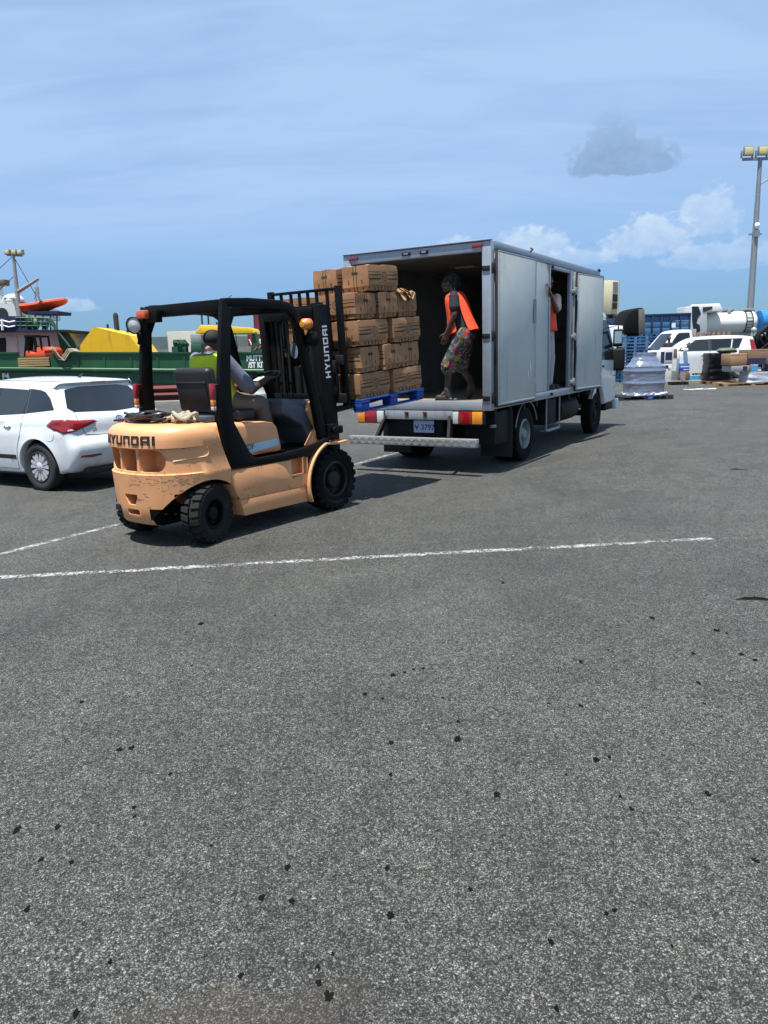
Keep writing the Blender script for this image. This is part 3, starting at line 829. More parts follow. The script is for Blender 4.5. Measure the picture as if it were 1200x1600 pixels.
def cw_ring(W, rear, xf, recess=0.0, n=40):
    P = [(xf, -W)]
    xs = min(-1.52, xf - .03)
    for k in range(n + 1):
        t = -math.pi / 2 + math.pi * k / n; e = 2 / 2.35
        c, s_ = math.cos(t), math.sin(t)
        x = xs - (rear + xs) * abs(c) ** e; y = W * math.copysign(abs(s_) ** e, s_)
        if recess:
            q = max(0, min(1, (-1.66 - x) / .10)); L = math.hypot(x - xs, y) or 1
            x -= (x - xs) / L * recess * q; y -= y / L * recess * q
        P.append((x, y))
    P.append((xf, W)); return P
SEC = [(.185, .46, 1.96, -1.40), (.205, .51, 2.01, -1.40), (.25, .54, 2.035, -1.40), (.35, .557, 2.048, -1.40), (.48, .566, 2.055, -1.40), (.62, .575, 2.062, -1.40),
       (.648, .577, 2.064, -1.40), (.656, .575, 2.060, -1.405, .016), (.76, .572, 2.058, -1.445, .018), (.868, .572, 2.06, -1.485, .016), (.876, .575, 2.068, -1.49), (.94, .574, 2.066, -1.515),
       (.985, .568, 2.058, -1.53), (1.02, .552, 2.04, -1.545), (1.045, .525, 2.008, -1.555), (1.058, .485, 1.955, -1.565), (1.064, .43, 1.88, -1.575)]
mb = MB()
rings = []
for s_ in SEC:
    ring = cw_ring(s_[1], s_[2], s_[3], s_[4] if len(s_) > 4 else 0.0)
    rings.append([(x, y, s_[0]) for x, y in ring])
mb.loft(rings)
cw = mb.build('counterweight', ['fork_orange', 'fork_black'], fl, smooth=28)
cuts = []
for s_ in (-1, 1):
    c = MB(); c.lathe([(1e-4, s_ * .22), (.385, s_ * .22), (.385, s_ * .8), (1e-4, s_ * .8)], (-1.63, 0, .19), 'y', 48, 0, False); cuts.append(c)
def rrect(y0, y1, z0, z1, rl, rr_, n=6):
    P = []
    for cy, cz, r, a0 in ((y1 - rr_, z1 - rr_, rr_, 0), (y0 + rl, z1 - rl, rl, 90), (y0 + rl, z0 + rl, rl, 180), (y1 - rr_, z0 + rr_, rr_, 270)):
        for k in range(n): a = R_(a0 + 90 * k / (n - 1)); P.append((cy + r * math.cos(a), cz + r * math.sin(a)))
    return P
for y0, y1, rl, r2 in ((-.375, -.135, .085, .012), (-.105, .105, .015, .015), (.135, .375, .012, .085)):
    c = MB(); c.prism(rrect(y0, y1, .668, .862, rl, r2), 'x', -2.3, -1.86); cuts.append(c)
c = MB(); c.prism([(-.085, .47), (.085, .47), (.085, .44), (.045, .375), (-.045, .375), (-.085, .44)], 'x', -2.3, -1.90); cuts.append(c)
c = MB(); c.prism(rrect(-.085, .085, .285, .335, .02, .02), 'x', -2.3, -1.93); cuts.append(c)
cut(cw, cuts, 28)
for p in cw.data.polygons:           # wheel wells are bare black inside
    c = p.center
    if abs(math.hypot(c.x + 1.63, c.z - .19) - .385) < .012 and abs(c.y) > .21: p.material_index = 1
    if abs(abs(c.y) - .22) < .004 and math.hypot(c.x + 1.63, c.z - .19) < .39: p.material_index = 1
bv = bvh_of(cw)
lets = wordmark(lambda x, y, k: onto(bv, (-1.8, -x, .943 + y), (1, 0, 0), .007 if k else -.02), .078, .086, .020, .01)
lets.build('wordmark_lettering', 'decal_black', cw, smooth=0)
mb = MB(); mb.disc((-1.92, -.02, .8), 'x', .03, .03, (-.02, .0)); mb.disc((-1.92, -.06, .8), 'x', .022, .022, (-.02, .0)); mb.disc((-1.93, .24, .79), 'x', .03, .03, (-.02, 0))
pieces(mb, 'radiator_port', 'fork_black', cw)
# raised moulding curving round the side of the counterweight
mb = MB()
for s_ in (-1, 1):
    seam(bv, [(-1.90, s_ * .5, .762), (-1.82, s_ * .58, .775), (-1.66, s_ * .6, .785)], (0, -s_, 0), .007, mb, .03, .0)
    seam(bv, [(-1.66, s_ * .6, .785), (-1.635, s_ * .6, .80), (-1.63, s_ * .6, .83), (-1.645, s_ * .6, .868)], (0, -s_, 0), .007, mb, .02, .0)
pieces(mb, 'moulding', 'fork_orange', cw)
# scraped paint across the lower half
sc = MB(); rr = random.Random(11)
scm = pbr('scrape', rgb((150, 128, 108)), .7, var=.4, vscale=40)
for i in range(46):
    y = rr.uniform(-.47, .1) if i % 3 else rr.uniform(-.56, -.4); z = rr.gauss(.585, .03) if i < 34 else rr.uniform(.3, .62)
    x0 = -1.8; L = rr.uniform(.01, .08); h = rr.uniform(.0015, .005); d = (1, .45, 0)
    p0 = onto(bv, (x0, y, z), d, .0012); p1 = onto(bv, (x0, y - L * .9, z + rr.uniform(-.006, .006)), d, .0012)
    up = Vector((0, 0, h)); sc.add([p0 - up, p1 - up * .4, p1 + up * .5, p0 + up], [(0, 1, 2, 3)])
tag(sc.build('paint_scrape', 'scrape', cw, smooth=0, recalc=False), kind='stuff')
# rusty scuff at the arch corner
pt = patch(bv, [(-1.9, -.5, .33), (-1.9, -.44, .36), (-1.93, -.42, .44), (-1.88, -.48, .50), (-1.85, -.53, .45), (-1.86, -.53, .36)], (.6, .8, 0), .0015, .03)
pbr('scuff', rgb((196, 106, 62)), .7, var=.25, vscale=25, dirt=(rgb((120, 70, 46)), .3, 22)); pt.build('scuff_mark', 'scuff', cw)

# chipped edges and knocks all over the casting
chp = MB(); rr2 = random.Random(77)
def chip(tree, p, d, s, mb):
    c = onto(tree, p, d, .0014); d = Vector(d).normalized(); a = d.orthogonal().normalized(); b_ = d.cross(a); n = rr2.randint(5, 8); k0 = rr2.random() * 6
    mb.add([onto(tree, c + a * s * math.cos(k0 + 6.283 * j / n) * rr2.uniform(.4, 1.3) + b_ * s * math.sin(k0 + 6.283 * j / n) * rr2.uniform(.3, .9), d, .0014) for j in range(n)], [tuple(range(n))])
for i in range(120):
    t = rr2.random()
    if i < 40: p = (-1.8, rr2.uniform(-.5, .2), rr2.choice((.652, .655, .872, .874)) + rr2.gauss(0, .006))
    elif i < 80: p = (-1.8, rr2.uniform(-.5, .15), rr2.gauss(.58, .05))
    else: p = (-1.8, rr2.uniform(-.52, .2), rr2.uniform(.25, 1.02))
    chip(bv, p, (1, .5, 0), rr2.choice((.003, .004, .006, .010)), chp)
for i in range(50): chip(bv, (rr2.uniform(-1.9, -1.42), -.6, rr2.uniform(.45, .98) if i > 20 else rr2.gauss(.64, .02)), (0, 1, 0), rr2.choice((.003, .005, .008)), chp)
tag(chp.build('paint_chip', 'scrape', cw, smooth=0, recalc=False), kind='stuff')
# frame side panels, step wells and skirts
mb = MB()
mb.prism([(-1.395, .618), (-1.385, .50), (-1.345, .40), (-1.30, .34), (-.385, .33), (-.375, .618)], 'y', -.565, .565)
ch = mb.build('chassis', ['fork_orange', 'fork_black'], fl, bevel=.006)
cuts = []
for s_ in (-1, 1):
    c = MB(); c.prism([(-.612, .435), (-.40, .452), (-.40, .70), (-.625, .70)], 'y', min(s_ * .44, s_ * .7), max(s_ * .44, s_ * .7)); cuts.append(c)
cut(ch, cuts)
mb = MB(); mb.prism([(-1.298, .338), (-1.25, .18), (-.40, .168), (-.388, .328)], 'y', -.552, .552)
mb.build('skirt', 'fork_orange', fl, bevel=.008)
mb = MB()
for s_ in (-1, 1): mb.box(-.60, -.41, min(s_ * .46, s_ * .56), max(s_ * .46, s_ * .56), .447, .456)
pieces(mb, 'step_plate', 'fork_orange', fl)
bc = bvh_of(ch); chp = MB()
for i in range(70): chip(bc, (rr2.uniform(-1.36, -.40), -.6, rr2.choice((.345, .355, .60, .612)) + rr2.gauss(0, .012) if i < 45 else rr2.uniform(.36, .6)), (0, 1, 0), rr2.choice((.003, .004, .007, .011)), chp)
tag(chp.build('paint_chip', 'scrape', ch, smooth=0, recalc=False), kind='stuff')
mb = MB()
for s_ in (-1,):
    for x, z in ((-1.33, .36), (-1.0, .352), (-.66, .348), (-.44, .345)):
        mb.disc((x, s_ * .565, z), 'y', .007, .005, (0, s_ * .004), 8)
pieces(mb, 'bolt', 'fork_black', fl)
# front fenders
for s_ in (-1, 1):
    pts = arc(.02, .325, .405, 203, 108, 16)
    pts = pts + [(.0, .70), (.10, .697), (.215, .705)]
    mb = MB(); inner = [(x, z) for x, z in pts]
    rings = []
    for i, (x, z) in enumerate(pts):
        d = Vector((x - .02, z - .325)).normalized()
        if i >= 16: d = Vector((0, 1))
        rings.append([(x, s_ * .33, z), (x, s_ * .60, z), (x + d.x * .022, s_ * .60, z + d.y * .022), (x + d.x * .022, s_ * .33, z + d.y * .022)])
    mb.loft(rings); mb.build('fender', 'fork_orange', fl, bevel=.004, smooth=40)
mb = MB()   # underframe and front axle in the dark
mb.box(-1.25, .05, -.33, .33, .16, .60); mb.disc((.02, 0, .32), 'y', .11, .11, (-.34, .34)); mb.box(-1.7, -1.5, -.36, .36, .18, .34)
mb.box(-.375, -.02, -.54, .54, .45, .655)
pieces(mb, 'underframe', 'fork_black', fl, bevel=.01)

# overhead guard
SIDE = [(-1.361, 2.105), (-1.459, 1.407), (-1.493, 1.06), (-1.40, .63), (-.60, .624), (-.20, .632), (-.05, .70), (-.04, .80), (-.166, .752), (-.455, .712), (-.705, .696), (-1.041, .692), (-1.11, .715), (-1.166, .774), (-1.325, 1.058), (-1.325, 1.414), (-1.272, 2.035)]
for s_ in (-1, 1):
    mb = MB(); a, b = (s_ * .525, s_ * .575)
    mb.prism(SIDE, 'y', min(a, b), max(a, b)); mb.build('guard_post', 'fork_black', fl, bevel=.008)
mb = MB()
for s_ in (-1, 1):
    path = [(-1.30, 2.075), (-1.0, 2.088), (-.62, 2.082), (-.50, 2.065), (-.42, 2.02), (-.375, 1.95), (-.34, 1.84), (-.27, 1.55), (-.17, 1.19), (-.10, .86), (-.085, .76)]
    mb.tube([(x, s_ * .50, z) for x, z in path], 0, flat=(.085, .075, (0, 1, 0)))
pieces(mb, 'guard_rail', 'fork_black', fl, bevel=.012, smooth=50)
mb = MB()
mb.box(-1.36, -1.25, -.514, .514, 2.0, 2.105)
mb.box(-.50, -.42, -.455, .455, 2.02, 2.085)
for y in (-.36, -.24, -.12, 0, .12, .24, .36): mb.box(-1.25, -.50, y - .018, y + .018, 2.035, 2.085)
mb.box(-.90, -.502, -.452, .452, 2.0865, 2.094)  # unseen plate added to shade the driver's legs, short enough to leave the vest sunlit
pieces(mb, 'guard_bars_shade_plate', 'fork_black', fl, bevel=.008)
mb = MB()   # curved gusset inside the near rear post
for s_ in (-1, 1):
    mb.prism([(-1.285, 2.0), (-1.25, 2.045), (-1.10, 2.05), (-1.22, 1.99), (-1.285, 1.86)], 'y', min(s_ * .53, s_ * .57), max(s_ * .53, s_ * .57))
pieces(mb, 'gusset', 'fork_black', fl)

# lamps
mb = MB(); mb.box(-1.43, -1.362, .25, .47, 1.95, 2.06, 0); mb.build('lamp_bracket', 'fork_black', fl, bevel=.006)
mb = MB(); mb.box(-1.49, -1.432, .345, .475, 1.985, 2.062); mb.build('rear_indicator', 'lamp_redorange', fl, bevel=.012)
M_ = Matrix.Translation((-1.46, .545, 1.935)) @ Matrix.Rotation(R_(24), 4, 'Z') @ Matrix.Rotation(R_(-8), 4, 'Y')
mb = MB(); mb.lathe([(.001, .07), (.045, .06), (.075, .02), (.08, -.02), (.074, -.025), (.072, -.01)], (0, 0, 0), 'x', 28, 0, False, M_)
mb.tube([M_ @ Vector((.03, 0, -.06)), (-1.42, .55, 1.80), (-1.43, .55, 1.76)], .014)
wl = mb.build('work_lamp', 'fork_black', fl)
mb = MB(); mb.lathe([(.072, -.012), (.05, -.022), (.001, -.028)], (0, 0, 0), 'x', 28, 0, False, M_); mb.build('lens', 'lamp_white', wl)
for s_, x0 in ((1, -1.505), (-1, -1.505)):
    mb = MB(); y = s_ * .545
    mb.box(x0 - .030, x0, y - .024, y + .024, 1.262, 1.395, 0); mb.box(x0 - .028, x0, y - .022, y + .022, 1.205, 1.26, 1); mb.box(x0 - .028, x0, y - .022, y + .022, 1.165, 1.203, 2); mb.box(x0, x0 + .05, y - .02, y + .02, 1.17, 1.39, 3)
    mb.build('tail_lamp', ['lamp_red', 'lamp_amber', 'lamp_white', 'fork_black'], fl, bevel=.004)
for s_ in (-1, 1):
    mb = MB(); M_ = Matrix.Translation((-.32, s_ * .59, 1.905))
    mb.lathe([(.001, -.075), (.03, -.072), (.052, -.045), (.055, 0)], (0, 0, 0), 'x', 22, 0, False, M_); mb.lathe([(.056, 0), (.056, .03), (.04, .045), (.001, .048)], (0, 0, 0), 'x', 22, 1, False, M_)
    mb.build('indicator', ['lamp_amber', 'lamp_redorange'], fl)
    mb = MB(); M_ = Matrix.Translation((-.265, s_ * .59, 1.765))
    mb.lathe([(.001, -.06), (.05, -.05), (.072, 0), (.074, .03), (.068, .035), (.001, .03)], (0, 0, 0), 'x', 26, 0, False, M_)
    mb.tube([(-.29, s_ * .59, 1.86), (-.29, s_ * .56, 1.80), (-.31, s_ * .53, 1.74)], .010)
    mb.tube([(-.22, s_ * .59, 1.86), (-.16, s_ * .59, 1.85), (-.15, s_ * .59, 1.70), (-.22, s_ * .59, 1.68)], .004)
    mb.build('head_lamp', 'fork_black', fl)
M_ = Matrix.Translation((-.34, -.43, 1.66)) @ Matrix.Rotation(R_(-6), 4, 'Y') @ Matrix.Rotation(R_(12), 4, 'Z')
mb = MB(); mb.ball((0, 0, 0), (.012, .05, .085), 18, 12); mb.xf(M_); mr = mb.build('mirror', 'fork_black', fl)
mb = MB(); mb.add([(-.0135, .044 * math.cos(2 * math.pi * k / 24), .078 * math.sin(2 * math.pi * k / 24)) for k in range(24)], [tuple(range(24))]); mb.xf(M_); mb.build('mirror_face', 'mirror_glass', mr)
# engine hood, cowl, floor, seat
mb = MB(); mb.prism([(-1.385, .70), (-1.385, 1.035), (-.80, 1.005), (-.70, .985), (-.655, .95), (-.60, .70)], 'y', -.455, .455)
hood = mb.build('engine_hood', 'fork_orange', fl, bevel=.045, seg=4, smooth=50)
bh = bvh_of(hood)
patch(bh, [(-1.15, -.45, .80), (-.68, -.45, .835), (-.665, -.45, .765), (-1.10, -.45, .728)], (0, 1, 0), .002, .05).build('hood_stripe', 'decal_blue', hood)
tm = text_mesh('HDF', .07, .0, Matrix.Translation((-1.06, -.4585, .785)) @ Matrix.Rotation(R_(90), 4, 'X') @ Matrix.Rotation(R_(5), 4, 'Z'), .002)
tm.build('hood_lettering', 'fork_grey', hood, smooth=0)
mb = MB(); mb.box(-.62, .0, -.512, .512, .656, .70); mb.build('floor_plate', 'fork_black', fl, bevel=.008)
mb = MB(); mb.prism([(-.50, 1.20), (-.06, 1.165), (.03, .92), (.0, .70), (-.14, .70), (-.22, .90), (-.52, 1.05)], 'y', -.40, .40)
mb.build('dash_cowl', 'fork_grey', fl, bevel=.03, seg=3, smooth=50)
mb = MB()
for s_ in (-1, 1): mb.prism([(-.13, 1.16), (-.075, .97), (-.07, .89), (-.10, .87), (-.215, 1.06), (-.20, 1.13)], 'y', min(s_ * .402, s_ * .455), max(s_ * .402, s_ * .455))
pieces(mb, 'cowl_corner', 'fork_orange', fl, bevel=.012)
mb = MB(); mb.prism([(-.26, .71), (-.10, .71), (-.06, .80), (-.09, .88), (-.14, .86), (-.20, .78)], 'y', -.47, -.40); mb.build('pedal_box', 'fork_orange', fl, bevel=.015)
mb = MB(); 
def rblock(mb, cx, cy, cz, lx, ly, lz, M=None, mi=0): mb.box(cx - lx / 2, cx + lx / 2, cy - ly / 2, cy + ly / 2, cz - lz / 2, cz + lz / 2, mi, M)
rblock(mb, -.98, 0, 1.07, .50, .50, .11); seat = mb.build('seat_cushion', 'seat_vinyl', fl, bevel=.04, seg=4, smooth=50)
mb = MB(); MS = Matrix.Translation((-1.23, 0, 1.30)) @ Matrix.Rotation(R_(-9), 4, 'Y')
rblock(mb, 0, 0, .02, .11, .50, .42, MS); sb = mb.build('seat_back', 'seat_vinyl', fl, bevel=.045, seg=4, smooth=50)
mb = MB(); rblock(mb, -.058, .0, -.01, .012, .40, .20, MS); rblock(mb, -.062, 0, .10, .014, .42, .025, MS); mb.build('seat_pocket', 'seat_vinyl', sb, bevel=.006)
mb = MB(); rblock(mb, -1.30, 0, 1.065, .12, .46, .055); mb.build('seat_mount', 'fork_grey', fl, bevel=.01)
# steering
mb = MB(); C = Vector((-.36, .0, 1.385)); ax = Vector((-.42, 0, .91)).normalized(); e1 = Vector((0, 1, 0)); e2 = ax.cross(e1)
mb.tube([C + (e1 * math.cos(2 * math.pi * k / 28) + e2 * math.sin(2 * math.pi * k / 28)) * .175 for k in range(28)], .014, 8, 0, True)
for a in (20, 140, 260): mb.tube([C - ax * .03, C + (e1 * math.cos(R_(a)) + e2 * math.sin(R_(a))) * .17], .011, 6)
mb.ball(C - ax * .02, .035); sw = mb.build('steering_wheel', 'fork_black', fl)
mb = MB(); mb.tube([C - ax * .03, C - ax * .30, (-.20, 0, 1.05)], .04, 10); mb.build('steering_column', 'fork_black', fl)
for i in range(3):
    mb = MB(); mb.tube([(-.32 + i * .0, -.22 - i * .07, 1.18), (-.34, -.22 - i * .07, 1.33)], .007, 6); mb.ball((-.34, -.22 - i * .07, 1.345), .018, 10, 8); mb.build('lever', 'fork_black', fl)

# mast, leaning back with its load
TILT = R_(3.2)
MT = Matrix.Translation((.27, 0, .35)) @ Matrix.Rotation(-TILT, 4, 'Y') @ Matrix.Translation((-.27, 0, -.35))
mb = MB()
for s_ in (-1, 1):
    a, b = s_ * .44, s_ * .355
    mb.box(.13, .30, min(a, b), max(a, b), .12, 2.12, 0, MT)
    a, b = s_ * .345, s_ * .27
    mb.box(.17, .32, min(a, b), max(a, b), .40, 2.14, 0, MT)
pieces(mb, 'mast_rail', 'fork_black', fl, bevel=.01)
mb = MB()
mb.box(.12, .20, -.354, .354, 1.98, 2.10, 0, MT); mb.box(.12, .16, -.354, .354, .42, .55, 0, MT); mb.box(.18, .30, -.269, .269, 2.02, 2.12, 0, MT); mb.box(.13, .17, -.354, .354, 1.15, 1.22, 0, MT)
pieces(mb, 'mast_crosshead', 'fork_black', fl, bevel=.008)
mb = MB()
for y in (-.235, .235): mb.tube([MT @ Vector((.20, y, .2)), MT @ Vector((.20, y, 2.05))], .028, 10)
mb.tube([MT @ Vector((.22, 0, .2)), MT @ Vector((.22, 0, 1.5))], .045, 12)
pieces(mb, 'lift_cylinder', 'steel_dark', fl)
mb = MB()
for y in (-.10, .10):
    mb.tube([MT @ Vector((.20, y, .4)), MT @ Vector((.20, y, 2.0))], 0, flat=(.035, .02, (1, 0, 0)))
for y in (-.16, .05, .15): mb.tube([MT @ Vector((.17, y, .5)), MT @ Vector((.15, y + .01, 1.2)), MT @ Vector((.17, y, 1.95))], .012, 7)
pieces(mb, 'lift_chain', 'steel_dark', fl)
mb = MB(); mb.box(-.02, .14, -.53, -.45, .76, .90, 0); mb.box(.10, .20, -.56, -.44, .80, .88, 0); mb.disc((.08, -.54, .84), 'y', .035, .035, (0, -.02)); mb.build('tilt_joint', 'fork_black', fl, bevel=.01)
wm = wordmark(lambda x, y, k: MT @ Vector((.195 - y, -.4405 - (.0025 if k else -.002), 1.645 + x)), .072, .068, .0175, .003)
wm.build('mast_lettering', 'decal_white', fl, smooth=0)
# carriage, backrest, forks ride at load height
mb = MB()
mb.box(.33, .375, -.52, .52, 1.50, 1.60, 0, MT); mb.box(.33, .375, -.52, .52, 1.10, 1.20, 0, MT)
for y in (-.40, -.15, .15, .40): mb.box(.322, .372, y - .035, y + .035, 1.202, 1.498, 0, MT)
pieces(mb, 'carriage', 'steel_dark', fl, bevel=.008)
mb = MB()
for y in (-.485, .485): mb.box(.38, .43, y - .035, y + .035, 1.06, 2.30, 0, MT)
mb.box(.385, .425, -.448, .448, 2.255, 2.285, 0, MT); mb.box(.385, .425, -.448, .448, 1.64, 1.67, 0, MT)
pieces(mb, 'backrest_frame', 'fork_black', fl, bevel=.006)
for y in (-.33, -.185, -.06, .06, .185, .33):
    mb = MB(); mb.box(.392, .418, y - .016, y + .016, 1.672, 2.254, 0, MT); mb.build('backrest_bar', 'fork_black', fl, bevel=.004)
mb = MB(); mb.box(.27, .33, -.46, -.25, 1.42, 1.55, 0, MT); mb.disc(MT @ Vector((.30, -.36, 1.40)), 'y', .05, .05, (-.06, .06)); mb.box(.24, .36, -.44, -.22, 1.19, 1.29, 0, MT); pieces(mb, 'sideshift_block', 'steel_dark', fl, bevel=.01)
FZ = 1.02
for y in (-.27, .27):
    mb = MB(); prof = [(.378, 1.56), (.378, FZ - .02), (.40, FZ - .035), (1.46, FZ + .012), (1.46, FZ + .02), (.43, FZ + .012), (.42, FZ + .03), (.42, 1.56)]
    mb.prism(prof, 'y', y - .06, y + .06, 0, MT); mb.build('fork', 'steel_dark', fl, bevel=.004)
# wheels
wheel(fl, (.03, -.47, .33), .33, .235, .185, 'forklift', -1, 0, ('rubber', 'steel_dark'))
wheel(fl, (.03, .47, .33), .33, .235, .185, 'forklift', 1, 0, ('rubber', 'steel_dark'))
wheel(fl, (-1.615, -.47, .27), .27, .185, .135, 'forklift', -1, 13, ('rubber_grey', 'fork_black'))
wheel(fl, (-1.615, .47, .27), .27, .185, .135, 'forklift', 1, 13, ('rubber_grey', 'fork_black'))
mb = MB(); mb.tube([(-1.33, -.5, 2.06), (-1.15, -.47, 2.15)], .003, 5); mb.build('aerial', 'fork_black', fl)

# coiled hose and rope lying on the counterweight
hz = empty('coiled_hose', FLM @ Matrix.Translation((-1.72, 0, 1.064)), 'coil of black hose lying on top of the forklift counterweight behind the seat', 'hose')
mb = MB(); rr = random.Random(5)
for k in range(8):
    ox, oy = rr.uniform(-.03, .03), .12 + rr.uniform(-.04, .04); a_, b_ = .12 + rr.uniform(-.02, .02), .24 + rr.uniform(-.05, .04); z = .014 + .009 * k
    mb.tube([(ox + a_ * math.cos(t), oy + b_ * math.sin(t), z + .012 * math.sin(3 * t + k)) for t in [2 * math.pi * j / 30 for j in range(30)]], .011, 7, 0, True)
mb.tube([(-.05, .40, .02), (-.10, .48, .015), (.0, .52, .015)], .011, 7)
mb.build('hose_coil', 'hose', hz)
rp = empty('rope_bundle', FLM @ Matrix.Translation((-1.66, -.30, 1.064)), 'bundle of pale knotted rope beside the hose on the forklift counterweight', 'rope')
mb = MB()
for k in range(7):
    c = Vector((rr.uniform(-.06, .08), rr.uniform(-.06, .16), .03 + .007 * k)); a = rr.random() * 6
    mb.tube([c + Vector((math.cos(a + t) * .06, math.sin(a + t) * .07, .02 * math.sin(2 * t))) for t in [2 * math.pi * j / 16 for j in range(16)]], .017, 7, 0, True)
mb.build('rope_coil', 'rope_pale', rp)
# ------------------------------------------------------------------ pallet and cartons on the forks
def carton_material():
    m = bpy.data.materials.new('carton'); m.use_nodes = True; nt = m.node_tree; nt.nodes.clear(); g = G(nt)
    b = g.new('ShaderNodeBsdfPrincipled'); o = g.new('ShaderNodeOutputMaterial'); nt.links.new(b.outputs[0], o.inputs[0])
    # UVs are metres on each face about its middle; the whole number added to u says which face: 0 top, 10 long side, 20 end
    U, v, _ = g.xyz(g.coord('UV')); obi = V(nt, g.new('ShaderNodeObjectInfo').outputs['Random'])
    is_end = U.gt(15.0); is_side = U.gt(5.0) * (1.0 - is_end)
    u = U - is_side * 10.0 - is_end * 20.0
    co = g.coord('Object'); nz = g.noise(co, 5, 4, .6); fib = g.noise(g.scalev(co, 60, 60, 8), 3, 3)
    wear = g.noise(co, 60, 4, .7)
    def bx(u0, u1, v0, v1): return (((u - u0) * 1.0).min(u1 - u)).min((v - v0).min(v1 - v)).ss(0, .002)
    P = None
    def acc(a):
        nonlocal P
        P = a if P is None else P.max(a)
    # long side: three broken bars with a ring, slanting ticks along the foot
    side = None
    for vv, h in ((.062, .009), (.030, .014), (-.012, .018)):
        k = bx(-.265, -.05, vv - h / 2, vv + h / 2).max(bx(.075, .27, vv - h / 2, vv + h / 2)); side = k if side is None else side.max(k)
    rad = ((u - .015) * (u - .015) + (v - .015) * (v - .015)).f('SQRT')
    side = side.max((1.0 - ((rad - .046) / .009).abs()).ss(0, .3) * .8)
    side = side.max((1.0 - ((rad - .018) / .010).abs()).ss(0, .3) * .6)
    tick = ((u + v * .5).mod(.062) - .031).abs()
    side = side.max((tick * -1.0 + .013).ss(0, .003) * bx(-.20, .16, -.128, -.092))
    side = side.max(bx(-.26, -.06, -.075, -.067) * .6).max(bx(-.10, .02, -.055, -.047) * .7)
    side = side.max((((u + .0).mod(.045) - .02).abs() * -1.0 + .007).ss(0, .003) * bx(-.02, .22, -.075, -.045) * .8)
    # end: hand hole, twin strap lines, small figures
    end = bx(-.045, .045, .035, .070)
    ends_l = bx(-.026, -.012, -.138, .14).max(bx(.012, .026, -.138, .14)) * .9
    fig = bx(-.100, -.080, -.062, -.012).max(bx(.080, .100, -.062, -.012)).max(bx(-.105, -.080, -.128, -.092)).max(bx(.080, .105, -.128, -.092))
    scr = (g.noise(co, 26, 3).ss(.60, .64)) * bx(-.13, -.04, .0, .075).max(bx(.05, .13, .01, .08)) * .35
    end = end.max(ends_l).max(fig * .85).max(scr)
    top = (bx(-.30, .30, -.006, .006)) * .25
    ink = is_side * side + is_end * end + (1.0 - is_side - is_end) * bx(-.40, .40, -.026, -.012).max(bx(-.40, .40, .012, .026)) * .8
    ink = (ink * wear.ss(.26, .42)).clamp()
    base = g.mix(nz, rgb((116, 82, 58)), rgb((162, 121, 88)))
    base = g.mix((fib - .5) * .5 + .1, base, rgb((140, 100, 66)))
    # lower tray darker where the lid ends
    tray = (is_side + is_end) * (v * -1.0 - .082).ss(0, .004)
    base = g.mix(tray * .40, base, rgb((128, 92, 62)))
    base = g.mix(obi * .30, base, rgb((186, 144, 102)))
    base = g.mix(g.noise(co, 2.3, 3).ss(.55, .75) * .35, base, rgb((108, 76, 50)))
    tape = (1.0 - is_side - is_end) * bx(-.30, .30, -.03, .03)
    base = g.mix(tape * .5, base, rgb((186, 158, 116)))
    c = g.mix(ink * .88, base, (.018, .014, .011))
    g.link(c, b.inputs['Base Color']); b.inputs['Roughness'].default_value = .78; b.inputs['Specular IOR Level'].default_value = .3
    g.link(g.bump(nz * .6 + fib * .2 + (v * -1.0 - .082).ss(0, .002) * -.6, .35, .006), b.inputs['Normal'])
    MATS['carton'] = m
carton_material()
CL, CW_, CH = .552, .350, .266
